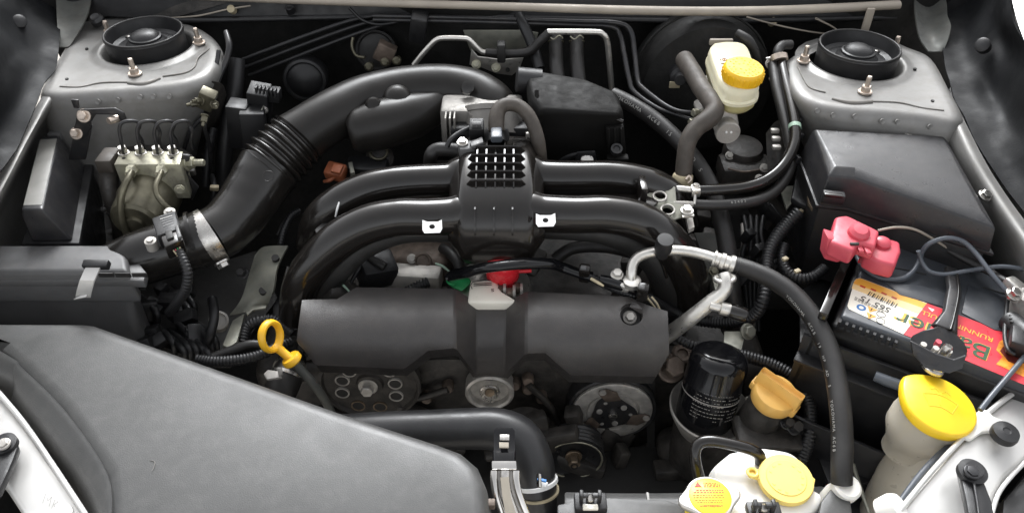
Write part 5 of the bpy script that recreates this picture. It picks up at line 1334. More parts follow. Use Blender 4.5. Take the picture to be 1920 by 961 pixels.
for a, b, mt_ in ((1732, 645, 'pulley_steel'), (1780, 658, 'pulley_steel'), (1760, 640, 'red'), (1755, 652, 'pulley_steel')):
    lathe('slot', P(a, b, .8145 if mt_ == 'red' else .812), (0, -.1, 1), [(.0032, -.006), (.0032, .0006), (0, .0006)], mt_, hd, seg=12)
rodc = P(1748, 690, .80)
hexbolt('rod_nut', rodc, Vector((.25, .1, 1)), .0095, .008, 'steel', hd, washer=1.25, stud=.024, studr=.5)

# battery tray
by = thing('battery_tray', 'black plastic battery tray walls below the battery', 'battery tray', P(1620, 700, .5))
prism('front_wall', [B(-.03, -.012, -.035), B(.36, -.012, -.035), B(.36, -.012, -.20), B(-.03, -.012, -.20)], ey_*.005, 'black_plastic', by, bevel=.001)
prism('wall_rim', [B(-.03, -.03, -.06), B(.36, -.03, -.06), B(.36, -.012, -.062), B(-.03, -.012, -.062)], (0, 0, -.004), 'black_plastic', by, bevel=.001)
prism('side_wall', [B(-.02, -.012, -.02), B(-.02, .18, -.02), B(-.03, .18, -.20), B(-.03, -.012, -.20)], ex_*.006, 'black_plastic', by, bevel=.001)
prism('side_lip', [B(-.022, -.01, .004), B(-.012, -.01, .004), B(-.012, .12, .006), B(-.022, .12, .006)], (0, 0, -.03), 'satin_plastic', by, bevel=.0015)
prism('lower_panel', [B(-.06, -.05, -.13), B(.36, -.05, -.13), B(.36, -.05, -.3), B(-.06, -.05, -.3)], ey_*.005, 'black_plastic', by, bevel=.001)
tube('grey_hose', [(1640, 704, .76, 10), (1665, 714, .76, 11), (1700, 726, .76, 11)], 'cable_grey', by, seg=12)
slab('tray_shelf', [(1500, 545), (1560, 500), (1600, 480), (1560, 640), (1500, 700)], .70, .006, 'black_plastic', by, bevel=.002)

# red positive terminal cover
rc = thing('terminal_cover', 'red plastic positive terminal cover on the corner of the battery', 'terminal cover', P(1600, 480, .80))
def R_(pix, z): return [P(a, b, z) for a, b in pix]
prism('main_block', R_([(1566, 405), (1588, 402), (1636, 425), (1650, 432), (1642, 462), (1613, 452), (1600, 470), (1556, 452)], .853), (0, 0, -.022), 'red', rc, bevel=.004, seg=3)
yslab('side_leg', [(1552, 446), (1606, 462), (1572, 494), (1545, 487)], .693, .02, 'red', rc, bevel=.003)
prism('low_block', R_([(1646, 440), (1688, 452), (1690, 470), (1680, 497), (1645, 488), (1622, 475), (1618, 452)], .836), (0, 0, -.022), 'red', rc, bevel=.004, seg=3)
lathe('domed_boss', P(1610, 437, .854), (0, -.2, 1), [(.013, -.006), (.012, .004), (.008, .008), (0, .009)], 'red', rc, seg=26)
lathe('domed_boss', P(1655, 456, .838), (0, -.2, 1), [(.010, -.006), (.009, .003), (.006, .005), (0, .006)], 'red', rc, seg=24)
box('cover_hinge', P(1602, 457, .854), (.010, .003, .003), 'black_deep', rc, bevel=.0004)
for a, b in ((1612, 466), (1626, 470)):
    box('hinge_strap', P(a, b, .846), (.006, .012, .004), 'red', rc, bevel=.001)
tube('cable_end', [(1611, 488, .815, 5), (1620, 491, .816, 6), (1632, 493, .817, 6), (1644, 494, .815, 6)], 'red_gloss', rc, seg=14, corr=(.0035, .22))

# negative terminal and leads
nt = thing('negative_terminal', 'bare metal negative clamp and cable lugs at the edge of the battery', 'terminal', P(1908, 560, .80))
box('clamp_body', P(1900, 536, .822), (.018, .02, .014), 'aluminium', nt, rot=(.1, .2, .5), bevel=.003)
lathe('post', P(1925, 560, .82), (0, 0, 1), [(.014, -.02), (.014, .006), (.010, .008), (0, .008)], 'cast_aluminium', nt, seg=20)
box('lug', P(1905, 552, .825), (.022, .012, .008), 'pulley_steel', nt, rot=(.1, 0, .8), bevel=.002)
hexbolt('nut', P(1898, 552, .828), (.2, -.3, .9), .006, .008, 'steel', nt)
lathe('cable_sleeve', P(1915, 620, .812), (.1, -.95, .2), [(.012, -.02), (.012, .012), (.009, .014), (0, .014)], 'black_plastic', nt, seg=18)
box('sensor_block', P(1910, 640, .812), (.02, .03, .02), 'black_plastic', nt, rot=(0, 0, -.5), bevel=.003)
for k in range(3):
    box('sleeve_rib', P(1908+k*1.5, 596+k*6, .818), (.018, .002, .004), 'black_plastic', nt, rot=(0, 0, -.4), bevel=.0006)
c1 = tube('battery_lead', [(1605, 478, .803, 4), (1618, 500, .804, 4.2), (1650, 520, .804, 4.4), (1690, 522, .805, 4.6), (1712, 508, .808, 4.6), (1724, 488, .815, 4.6), (1730, 470, .826, 4.6), (1745, 455, .838, 4.6), (1775, 446, .846, 4.6), (1805, 452, .846, 4.6), (1830, 475, .842, 4.6), (1855, 508, .836, 4.6), (1878, 535, .83, 4.6), (1892, 552, .826, 4.6)], 'cable_grey', None, seg=12, sub=8)
tag(c1, 'grey cable looped over the battery from red cover to negative clamp', 'cable')
c2 = tube('battery_lead', [(1722, 470, .832, 4), (1728, 490, .82, 4), (1742, 508, .814, 4.2), (1770, 514, .814, 4.2), (1810, 508, .82, 4.2), (1855, 501, .826, 4.2), (1890, 500, .828, 4.2), (1940, 508, .83, 4.2)], 'cable_grey', None, seg=12, sub=8)
tag(c2, 'thin grey cable crossing straight over the battery clamp stem', 'cable')
c3 = tube('battery_lead', [(1646, 432, .842, 2.2), (1680, 426, .845, 2.4), (1715, 430, .842, 2.6), (1750, 448, .832, 2.6), (1785, 470, .82, 2.6)], 'grey_strip', None, seg=8, sub=8)
tag(c3, 'very thin wire arching behind the red terminal cover', 'wire')
c4 = tube('ground_strap', [(1768, 460, .82, 10), (1800, 478, .818, 11), (1840, 500, .816, 11), (1868, 516, .818, 8), (1895, 530, .822, 6)], 'rubber', None, seg=14, sub=8, flat=.7)
tag(c4, 'thick taped black cable lying along the rear of the battery', 'cable')
c5 = tube('battery_lead', [(1890, 556, .82, 4), (1886, 590, .812, 4), (1884, 630, .81, 4), (1890, 655, .81, 4), (1902, 664, .808, 4)], 'black_plastic', None, seg=10, sub=8)
tag(c5, 'black wire drooping from the negative clamp over the red label', 'wire')
hk = box('harness_block', P(1782, 486, .80), (.04, .02, .02), 'black_deep', None, rot=(0, 0, -.5))
tag(hk, 'black harness block behind the battery clamp stem', 'harness block')

# ================================================================== belt cover
cv = thing('belt_cover', 'wide dark plastic belt cover with a notched centre in front of the engine', 'belt cover', P(905, 720, .6))
cols = [((566, 562), (556, 638), 0), ((580, 561), (592, 684), 0), ((632, 560), (660, 687), 0), ((668, 538), (700, 689), 0), ((755, 539), (758, 691), 0), ((800, 540), (803, 657), 0),
        ((849, 541), (850, 652), 0), ((854, 542), (857, 655), .002), ((893, 566), (891, 702), .028), ((897, 567), (895, 703), .029), ((946, 567), (942, 703), .029), ((950, 566), (947, 702), .028), ((985, 547), (983, 665), .002), ((990, 546), (990, 662), 0),
        ((1022, 548), (1022, 661), 0), ((1065, 550), (1070, 703), 0), ((1146, 554), (1146, 704), 0), ((1180, 556), (1184, 705), 0), ((1219, 573), (1230, 706), 0), ((1252, 583), (1255, 662), 0)]
NR = 10
def cover_y(t, off): return .718 - .088*(1-(1-min(max(t, 0), 1))**2.2) + off
grid = []
for (tx_, ty_), (bx, by_), off in cols:
    line = []
    for k in range(NR+1):
        t = k/NR
        row = ty_+(by_-ty_)*t
        line.append(Q(tx_+(bx-tx_)*t, row, cover_y((row-536)/172, off)))
    line.insert(0, line[0] + Vector((0, .005, -.016)))
    line.append(line[-1] + Vector((0, .0025, -.005)))
    line.append(line[-1] + Vector((0, .010, -.022)))
    grid.append(line)
grid.insert(0, [p + Vector((-.003, .010, -.018)) for p in grid[0]])
grid.append([p + Vector((.003, .010, -.018)) for p in grid[-1]])
bm = bmesh.new()
V = [[bm.verts.new(p) for p in l_] for l_ in grid]
HC = [k+1 for k, c_ in enumerate(cols) if c_[0][0] in (1146, 1219)]     # the block of cells that carries the screw hole
HR = (2, 6)
for ci, (a, b) in enumerate(zip(V, V[1:])):
    for i in range(len(a)-1):
        if HC[0] <= ci < HC[1] and HR[0] <= i < HR[1]: continue
        bm.faces.new((a[i], a[i+1], b[i+1], b[i]))
rim = []
for k in range(32):
    an = 2*math.pi*k/32
    hx, hy = 1184 + 21.5*math.cos(an), 590 + 19.5*math.sin(an)
    rim.append(bm.verts.new(Q(hx, hy, cover_y((hy-536)/172, 0))))
loop = [V[c_][HR[0]] for c_ in range(HC[0], HC[1])] + [V[HC[1]][r_] for r_ in range(HR[0], HR[1])] + [V[c_][HR[1]] for c_ in range(HC[1], HC[0], -1)] + [V[HC[0]][r_] for r_ in range(HR[1], HR[0], -1)]
hcx, hcy = 1184, 590
def pang(v_):
    d_ = v_.co - CAM
    return math.atan2((480.5 - FPX*d_.dot(UP)/d_.dot(FW)) - hcy, (960 + FPX*d_.x/d_.dot(FW)) - hcx) % (2*math.pi)
loop = sorted(loop, key=pang); rim = sorted(rim, key=pang)
ia = ib = 0
na, nb_ = len(rim), len(loop)
while ia < na or ib < nb_:
    ta = pang(rim[(ia+1) % na]) + (2*math.pi if ia+1 >= na else 0)
    tb2 = pang(loop[(ib+1) % nb_]) + (2*math.pi if ib+1 >= nb_ else 0)
    if ib >= nb_ or (ia < na and ta <= tb2):
        bm.faces.new((rim[ia % na], rim[(ia+1) % na], loop[ib % nb_])); ia += 1
    else:
        bm.faces.new((rim[ia % na], loop[(ib+1) % nb_], loop[ib % nb_])); ib += 1
bmesh.ops.recalc_face_normals(bm, faces=bm.faces)
if sum(f.normal.z for f in bm.faces) < 0: bmesh.ops.reverse_faces(bm, faces=bm.faces)
bm.normal_update()
src_f = bm.faces[:]; bnd = [e for e in bm.edges if len(e.link_faces) == 1]
twin = {v_: bm.verts.new(v_.co + v_.normal*-.0035) for v_ in bm.verts[:]}
for f in src_f: bm.faces.new([twin[v_] for v_ in reversed(f.verts)])
for e in bnd: bm.faces.new((e.verts[0], e.verts[1], twin[e.verts[1]], twin[e.verts[0]]))
bmesh.ops.recalc_face_normals(bm, faces=bm.faces)
es_ = [e for e in bm.edges if len(e.link_faces) == 2 and e.calc_face_angle(0) > R(24) and all(len(f.verts) == 4 for f in e.link_faces) and not any(len(f.verts) == 3 for v_ in e.verts for f in v_.link_faces)]
bmesh.ops.bevel(bm, geom=es_, offset=.0012, segments=2, profile=.5, affect='EDGES', clamp_overlap=True)
cover = finish('cover_panel', bm, 'cover_plastic', cv, ang=16)
tb_ = (590-536)/172
hc_ = Q(1184, 590, cover_y(tb_, 0))
hn = Vector((0, -.55, .83)).normalized()
lathe('screw_cup', hc_ - hn*.018, hn, [(0, 0), (.0135, 0), (.0148, .016)], 'cover_plastic', cv, seg=36, cap=False)
hexbolt('screw', hc_ - hn*.014, hn, .0058, .008, 'cast_aluminium', cv, washer=1.5)

# alternator in the notch
al = thing('alternator', 'bright alternator casing with printed sticker showing in the cover notch', 'alternator', P(920, 560, .62))
ac_ = P(922, 556, .722)
lathe('casing', ac_ + Vector((0, .02, -.035)), (0, -1, .1), [(.05, -.04), (.054, -.035), (.054, .03), (.048, .04), (.02, .042), (0, .042)], 'aluminium', al, seg=44)
prism('sticker', [P(882, 524, .750), P(930, 523, .750), P(940, 545, .748), P(975, 566, .744), P(876, 566, .744)], (0, .0, -.02), 'label_white', al, bevel=.003)
text('sticker_print', 'S', P(927, 541, .7508), (-1, 0, 0), (0, -1, .2), .010, 'print_black', al)
for k in range(2):
    bm = bmesh.new(); b_prism(bm, [P(888+k*0, 531+k*3.5, .7508), P(922, 530+k*3, .7508), P(922, 531.2+k*3, .7508), P(888, 532.4+k*3.5, .7508)], (0, 0, .0002)); finish('print_line', bm, 'print_black', al)
tube('print_frame', [(885, 541, .7506, .7), (886, 528, .7506, .7), (931, 526, .7506, .7), (934, 541, .7500, .7)], 'print_black', al, seg=6, sub=2)
for k, (a, b) in enumerate(((937, 545), (956, 550), (970, 540))):
    box('vent_slot', P(a, b, .742), (.007, .010, .012), 'brown_grime', al, bevel=.001)
for k, (a, b) in enumerate(((946, 543), (964, 548), (978, 545))):
    box('vent_fin', P(a, b, .743), (.004, .012, .016), 'cast_aluminium', al, bevel=.001)
rcap = thing('terminal_boot', 'glossy red rubber cap over the alternator terminal', 'terminal cap', P(945, 520, .73))
lathe('dome', P(942, 492, .774), (0, -.35, .9), [(.022, -.03), (.022, 0), (.018, .011), (.011, .016), (0, .018)], 'red_gloss', rcap, seg=26)
prism('skirt', [P(914, 488, .760), P(945, 495, .760), P(968, 508, .755), P(962, 528, .75), P(930, 520, .752), P(914, 500, .756)], (0, 0, -.02), 'red_gloss', rcap, bevel=.003)
tube('cable_sleeve', [(950, 488, .765, 8), (975, 488, .765, 6), (996, 488, .764, 5)], 'red_gloss', rcap, seg=12)
tube('cable_sleeve', [(955, 508, .757, 5), (975, 508, .757, 4), (996, 507, .757, 4)], 'red_gloss', rcap, seg=12)
gp = thing('green_plug', 'green plastic plug beside the alternator', 'plug', P(868, 540, .70))
loft('plug_body', [[P(838, 527, .742), P(880, 520, .745), P(884, 530, .742), P(866, 546, .738), P(846, 538, .738)], [P(846, 530, .72), P(880, 524, .72), P(882, 533, .72), P(866, 546, .718), P(850, 540, .718)]], 'green', gp, bevel=.002)
tube('plug_ear', [(838, 526, .744, 2.5), (844, 532, .744, 3), (852, 534, .744, 2.5)], 'green', gp, seg=8)

# harness across the top of the cover
hw = thing('engine_harness', 'taped black wiring harness lying over the red alternator cap', 'wiring harness', P(1050, 520, .72))
tube('taped_sleeve', [(838, 522, .757, 8), (850, 514, .764, 11), (880, 509, .782, 12), (898, 504, .792, 11), (930, 499, .802, 11), (980, 494, .80, 12), (1030, 494, .788, 12), (1055, 501, .774, 12), (1085, 512, .772, 11), (1110, 519, .77, 12)], 'gloss_black', hw, seg=14, sub=7, flat=.75)
tube('corrugated_sleeve', [(1105, 518, .769, 9), (1130, 530, .766, 9), (1160, 543, .762, 9), (1195, 556, .756, 9)], 'black_plastic', hw, seg=14, corr=(.004, .14))
tube('tape_wrap', [(1125, 524, .772, 10), (1150, 530, .771, 11), (1180, 540, .768, 10), (1200, 550, .762, 8)], 'gloss_black', hw, seg=14)
tube('bare_wire', [(1108, 522, .776, 3), (1122, 530, .775, 3), (1132, 536, .773, 2)], 'tape', hw, seg=8)
for a, b in ((1096, 512), (1205, 548)):
    box('holder_clip', P(a, b, .775), (.014, .012, .03), 'satin_plastic', hw, rot=(.3, 0, -.2), bevel=.003)
    box('holder_tab', P(a-2, b-7, .785), (.007, .006, .012), 'box_plastic', hw, rot=(.3, 0, -.2), bevel=.001)
for k, (mt_, dx) in enumerate((('tape', 0), ('rubber', 5), ('tape', 9))):
    tube('bare_wire', [(1212+dx, 556, .756, 2.4), (1222+dx, 568, .75, 2.4), (1232+dx*.5, 580, .742, 2.4)], mt_, hw, seg=8)
cl = thing('corrugated_loom', 'long ribbed black loom sweeping behind the oil filter up to the fuse box', 'wiring loom', P(1400, 610, .62))
tube('conduit', [(1218, 560, .745, 10), (1250, 578, .70, 11), (1290, 594, .675, 12), (1335, 603, .67, 12), (1380, 602, .685, 12), (1415, 590, .71, 12), (1432, 560, .735, 12), (1436, 520, .748, 12), (1440, 480, .76, 12), (1452, 450, .772, 13), (1475, 420, .785, 13), (1500, 396, .80, 13)], 'black_plastic', cl, seg=16, sub=8, corr=(.0045, .14))
tube('tail', [(1470, 458, .765, 10), (1466, 480, .757, 10), (1474, 505, .75, 10.5), (1497, 521, .747, 10.5), (1525, 518, .75, 10.5), (1548, 500, .757, 10.5)], 'black_plastic', cl, seg=16, sub=8, corr=(.0045, .14))
for a, b in ((1500, 396), (1472, 485), (1495, 508)):
    box('tape_mark', P(a, b, .79 if b < 450 else .768), (.008, .006, .004), 'tape', cl, rot=(0, 0, .5), bevel=.001)
cl2 = thing('corrugated_loom', 'ribbed black loom curving round the orange oil cap', 'wiring loom', P(1515, 850, .58))
tube('conduit', [(1262, 628, .70, 9), (1295, 645, .695, 10), (1340, 655, .69, 11), (1400, 668, .685, 12), (1450, 684, .68, 12), (1490, 708, .675, 12.5), (1514, 748, .668, 12.5), (1520, 790, .66, 12.5), (1514, 830, .645, 12.5), (1500, 870, .62, 12)], 'black_plastic', cl2, seg=16, sub=8, corr=(.0042, .14))

# ================================================================== air-conditioning pipes
acp = thing('aircon_pipe', 'bare aluminium aircon pipe with black cap arching to a crimped hose joint', 'pipe', P(1180, 540, .70))
tube('bare_pipe', [(1184, 530, .775, 10), (1184, 510, .787, 10), (1188, 492, .795, 10), (1200, 480, .80, 10), (1222, 473, .803, 10), (1260, 469, .805, 10), (1295, 472, .805, 10), (1325, 479, .804, 10), (1345, 486, .803, 10)], 'aluminium', acp, seg=18, sub=8)
lathe('service_cap', P(1242, 471, .812), (0, -.25, 1), [(.0085, -.006), (.0085, .004), (.0105, .005), (.0105, .022), (.0095, .024), (0, .0245)], 'black_plastic', acp, seg=24)
prism('flange', [P(1143, 517, .776), P(1158, 510, .776), P(1180, 517, .776), P(1196, 524, .776), P(1196, 534, .776), P(1176, 538, .776), P(1150, 528, .776)], (0, 0, -.012), 'aluminium', acp, bevel=.003)
hexbolt('flange_bolt', P(1157, 515, .778), (0, -.2, 1), .0062, .007, 'aluminium', acp)
lathe('pipe_collar', P(1185, 528, .778), (0, -.1, 1), [(.011, -.004), (.011, .003), (.008, .004)], 'aluminium', acp, seg=20)
jp = crom(conv([(1338, 484, .803, 14), (1360, 491, .802, 14), (1384, 498, .80, 15)]), 12)
jn = len(jp)
jp = [(p, r*(1.14 if (k//4) % 2 == 0 else 0.96)) for k, (p, r) in enumerate(jp)]
bm = bmesh.new(); b_tube(bm, jp, 24); finish('crimp_joint', bm, 'aluminium', acp, ang=40)
ah = thing('aircon_hose', 'thick black aircon hose with white lettering curving down to the radiator side', 'hose', P(1580, 900, .62))
apix = [(1378, 496, .80, 16), (1410, 507, .80, 17), (1450, 525, .798, 17.5), (1490, 554, .793, 18), (1525, 596, .785, 18.5), (1550, 645, .775, 19), (1566, 700, .763, 19.5), (1575, 760, .75, 20), (1579, 820, .735, 20), (1578, 880, .72, 20), (1578, 905, .71, 20)]
tube('hose', apix, 'rubber', ah, seg=24, sub=8)
apath = crom(conv(apix), 16)
text_on_tube('hose_lettering', 'YOKOHAMA  AC6B  19  HP  AD  S   YOKOHAMA AC6B', apath, .075, .0044, .0050, (-.85, -.45, .25), 'print_white', ah)
lathe('end_fitting', P(1585, 915, .705), (.1, -.2, 1), [(.0135, -.04), (.0145, -.02), (.013, -.012), (.0145, -.004), (.0145, .006), (.012, .008)], 'white_plastic', ah, seg=24)
acb = thing('aircon_pipe', 'stout bare aluminium aircon pipe slanting from hose joint behind belt cover', 'pipe', P(1300, 600, .68))
tube('bare_pipe', [(1357, 514, .80, 12), (1361, 530, .795, 13), (1355, 548, .785, 13.5), (1330, 568, .77, 14), (1295, 596, .745, 14.5), (1260, 622, .715, 15), (1225, 648, .69, 15)], 'aluminium', acb, seg=20, sub=8)
ring_torus('pipe_collar', P(1359, 522, .795), (.1, -.3, -.8), .011, .003, 'aluminium', acb)
lathe('valve_stem', P(1343, 575, .772), (.95, -.2, -.12), [(.0055, -.008), (.0055, .004), (.008, .005), (.008, .016), (.006, .017), (.006, .020), (.008, .021), (.008, .025)], 'aluminium', acb, seg=20)
lathe('valve_cap', P(1374, 584, .77), (.95, -.25, -.15), [(.0085, -.004), (.009, 0), (.009, .014), (.008, .016), (0, .016)], 'satin_plastic', acb, seg=20)
sbr = thing('support_bracket', 'grey steel strap bracket standing behind the oil filter', 'bracket', P(1380, 650, .66))
slab('strap', [(1358, 620), (1390, 620), (1396, 632), (1388, 668), (1356, 650)], .69, .004, 'zinc_grey', sbr, bevel=.001)
hexbolt('bolt', P(1402, 621, .695), (.3, -.6, .6), .008, .008, 'zinc_grey', sbr)
bolt1 = lathe('casting_socket', P(1280, 662, .672), (0, -.3, 1), [(.014, -.05), (.014, 0), (.011, .002), (.007, .001), (.007, -.004), (0, -.004)], 'brown_grime', None, seg=26)
tag(bolt1, 'dirty hollow cast boss between the belt cover and the oil filter', 'cast boss')
bolt2 = hexbolt('casting_nut', P(1256, 690, .66), (.2, -.5, .8), .014, .02, 'brown_grime')
tag(bolt2, 'grimy hexagon casting nut at the corner of the belt cover', 'nut')

# ================================================================== dipstick and left front
ds = thing('dipstick', 'yellow plastic oil dipstick with ring handle', 'dipstick', P(600, 740, .55))
dc = P(508, 630, .755)
dax = (P(545, 672, .725) - P(516, 640, .75)).normalized()
rn = Vector((.92, -.33, .20)).normalized()
u0 = dax - rn*dax.dot(rn); u0.normalize(); v0 = rn.cross(u0)
loops = []
for k in range(36):
    t = 2*math.pi*k/36
    d = u0*math.cos(t)*1.12 + v0*math.sin(t)
    c0 = dc + d*.0155
    loops.append([c0 + d*.0036*math.cos(q) + rn*.0052*math.sin(q) for q in [2*math.pi*j/10 for j in range(10)]])
bm = bmesh.new()
VV = [[bm.verts.new(p) for p in lp] for lp in loops]
for i in range(36):
    for j in range(10):
        bm.faces.new((VV[i][j], VV[i][(j+1) % 10], VV[(i+1) % 36][(j+1) % 10], VV[(i+1) % 36][j]))
finish('ring_handle', bm, 'amber', ds)
e1 = dc + u0*.0185
tube('stem', [(e1, .006), (e1.lerp(P(545, 672, .725), .5), .0052), (P(547, 674, .725), .0055)], 'amber', ds, raw=True, seg=12)
lathe('collar', P(545, 671, .727), dax, [(.0105, -.002), (.012, 0), (.012, .005), (.010, .007)], 'amber', ds, seg=24)
dp = tube('guide_tube', [(548, 676, .722, 9), (565, 694, .705, 9), (585, 716, .685, 8.5), (606, 745, .655, 8), (626, 785, .61, 8), (640, 830, .56, 8)], 'gusset_paint', ds, seg=14)
sh = thing('bypass_hose', 'short black hose with steel spring clamp under the dipstick', 'hose', P(530, 745, .56))
tube('hose', [(548, 672, .66, 26), (542, 695, .66, 29), (532, 718, .655, 31), (520, 748, .64, 31)], 'rubber', sh, seg=24)
spt = crom(conv([(545, 682, .66, 28), (540, 700, .66, 30), (535, 712, .656, 31)]), 10)
band('spring_clamp', spt, 3, 6, .0012, 'steel', sh, seg=30)
band('spring_clamp', spt, 11, 14, .0012, 'steel', sh, seg=30)
prism('clamp_ear', [P(494, 700, .69), P(502, 692, .695), P(526, 695, .697), P(528, 706, .695), P(500, 710, .692)], (0, 0, -.004), 'pulley_steel', sh, bevel=.001)
prism('clamp_tab', [P(520, 690, .70), P(527, 688, .705), P(529, 702, .70), P(522, 706, .695)], (0, .003, -.003), 'pulley_steel', sh, bevel=.0008)

# ================================================================== pulleys and belt side
def pulley(name, label, px, py, y, prof, material, seg=44, tilt=.03):
    c = Q(px, py, y)
    t = thing(name, label, 'pulley', (c.x, c.y, c.z-.06), 'pulleys on the front of the engine')
    lathe('rim', c, (0, -1, tilt), prof, material, t, seg=seg)
    return t, c
t, c = pulley('cam_pulley', 'perforated dark pulley with a hexagon bolt below the belt cover', 693, 722, .66, [(.066, -.012), (.066, .0), (.062, .001), (.060, -.004), (.018, -.004), (.016, .0), (0, 0)], 'black_grime')
for a, b in ((642, 712), (642, 735), (672, 759), (713, 761), (743, 741), (741, 718), (655, 695), (730, 695)):
    hq = Q(a, b, .6625)
    lathe('lightening_hole', hq, (0, -1, .03), [(.0095, -.002), (.0095, .0018), (.0078, .0018), (.0078, -.001), (0, -.001)], 'pulley_steel' if b < 745 else 'rust_steel', t, seg=20)
    lathe('hole_shadow', hq + Vector((0, .0005, 0)), (0, -1, .03), [(.0077, -.001), (.0077, .0014), (0, .0014)], 'black_deep', t, seg=20)
hexbolt('hub_bolt', Q(690, 724, .66), (0, -1, .1), .0085, .012, 'pulley_steel', t, washer=1.5)
t, c = pulley('idler_pulley', 'small steel idler pulley with a rusty hexagon bolt at the cover notch', 918, 737, .66, [(.032, -.02), (.032, 0), (.029, .002), (.026, 0), (.025, -.008), (.014, -.009), (.0, -.009)], 'pulley_steel')
hexbolt('hub_bolt', Q(918, 734, .667), (0, -1, .1), .0105, .012, 'steel', t, washer=1.25)
lathe('bolt_recess', Q(918, 736, .6542), (0, -1, .1), [(.0065, -.002), (.0065, .0005), (0, -.001)], 'rust_steel', t, seg=18)
t, c = pulley('crank_pulley', 'black crank pulley with a pale worn edge behind the radiator hose', 985, 815, .63, [(.033, -.02), (.033, 0), (.031, .0015), (.028, 0), (.0, -.006)], 'black_grime')
ring_torus('worn_edge', Q(985, 814, .629), (0, -1, .03), .0318, .0018, 'zinc', t)
t, c = pulley('tensioner_pulley', 'black tensioner pulley with bright rim and hollow hexagon bolt', 1076, 862, .612, [(.041, -.03), (.0415, -.025), (.0395, -.022), (.0415, -.019), (.0395, -.016), (.0415, -.013), (.0395, -.010), (.0415, -.007), (.0395, -.004), (.0405, .0), (.038, .0005), (.036, -.004), (.02, -.012), (.012, -.010), (0, -.010)], 'satin_black_metal')
ring_torus('bright_rim', c, (0, -1, .03), .0375, .0014, 'zinc', t)
hexbolt('hub_bolt', c + Vector((0, .006, 0)), (0, -1, .1), .008, .016, 'rust_steel', t, washer=1.4)
lathe('bolt_hollow', c + Vector((0, -.0103, .0004)), (0, -1, .1), [(.0052, -.002), (.0052, .0003), (0, -.001)], 'black_deep', t, seg=16)
# compressor clutch
t = thing('compressor_clutch', 'aircon compressor clutch plate with three springs and pins under the cover', 'clutch', Q(1148, 800, .61), 'pulleys on the front of the engine')
cc = Q(1148, 770, .66)
lathe('pulley_rim', cc, (0, -1, .03), [(.060, -.035), (.060, -.002), (.058, 0), (.054, -.002), (.053, -.006), (0, -.006)], 'satin_black_metal', t, seg=52)
lathe('clutch_plate', cc, (0, -1, .03), [(.0535, -.006), (.0535, .001), (.052, .002), (.0365, .002), (.0355, -.001), (.034, -.001), (.033, .002), (.0, .002)], 'pulley_steel', t, seg=52)
fu, fv, fa = Vector((1, 0, 0)), Vector((0, .03, 1)).normalized(), Vector((0, -1, .03)).normalized()
hub = []
for k in range(48):
    an = 2*math.pi*k/48
    rr = .030 + .004*math.cos(3*an + .6)
    hub.append(cc + fa*.0025 + (fu*math.cos(an) + fv*math.sin(an))*rr)
prism('hub_plate', hub, fa*.0025, 'black_steel', t, bevel=.0006)
for k in range(3):
    an = 2.2 + k*2*math.pi/3 - .35
    d = fu*math.cos(an)+fv*math.sin(an); s = fa.cross(d)
    sp_ = [cc + fa*.0042 + d*.024 - s*.016, cc + fa*.0042 + d*.040 - s*.014, cc + fa*.0042 + d*.050 - s*.002, cc + fa*.0042 + d*.050 + s*.008, cc + fa*.0042 + d*.043 + s*.010, cc + fa*.0042 + d*.026 + s*.004]
    prism('leaf_spring', sp_, fa*.0012, 'brown_grime', t, bevel=.0004)
    lathe('spring_pin', cc + fa*.0052 + d*.046 + s*.004, fa, [(.0048, 0), (.0046, .002), (0, .0024)], 'pulley_steel', t, seg=16)
    d2 = fu*math.cos(an+1.0)+fv*math.sin(an+1.0)
    lathe('hub_rivet', cc + fa*.005 + d2*.019, fa, [(.0042, 0), (.004, .0016), (0, .002)], 'pulley_steel', t, seg=16)
    d3 = fu*math.cos(an+.2)+fv*math.sin(an+.2)
    lathe('hub_hole', cc + fa*.0051 + d3*.024, fa, [(.0026, 0), (.0026, .0003), (0, .0003)], 'cast_aluminium', t, seg=12)
lathe('centre_nut', cc + fa*.005, fa, [(.006, 0), (.0058, .005), (.004, .006), (0, .006)], 'steel', t, seg=20)

# belts
bl_ = loft('drive_belt', [[Q(1213, b, y), Q(1228, b, y), Q(1228, b, y+.004), Q(1213, b, y+.004)] for b, y in ((700, .672), (780, .668), (860, .655), (960, .64), (1020, .63))], 'black_deep', None)
tag(bl_, 'black ribbed drive belt running down beside the compressor clutch', 'drive belt')
tc = thing('timing_cover', 'dark grimy engine front casting below the belt cover', 'engine casting', Q(1000, 900, .64))
yslab('casting_plate', [(600, 690), (1400, 690), (1400, 1040), (600, 1040)], .69, .02, 'black_grime', tc, bevel=.003)
for pts in ([(1060, 905), (1140, 880), (1240, 845)], [(1080, 925), (1160, 895), (1250, 865)], [(1040, 870), (1150, 858), (1250, 822)], [(760, 750), (800, 742), (840, 730)], [(1130, 850), (1135, 900), (1128, 960)], [(990, 720), (1030, 760), (1050, 800)]):
    tube('casting_rib', [(a, b, zy(b, .668), 7) for a, b in pts], 'black_grime', tc, seg=8)
for a, b in ((770, 735), (800, 745), (840, 725), (965, 720), (990, 728), (1015, 745), (1260, 860), (1270, 845), (1085, 905), (990, 712)):
    lathe('casting_bolt', Q(a, b, .675), (0, -1, .3), [(.008, -.01), (.008, .003), (.006, .006), (0, .006)], 'brown_grime', tc, seg=10)
lathe('casting_dome', Q(1270, 850, .64), (0, -1, .4), [(.026, -.03), (.026, 0), (.02, .01), (0, .014)], 'black_grime', tc, seg=28)
box('front_tray', (0.05, .56, .50), (.75, .2, .02), 'black_deep', tc)

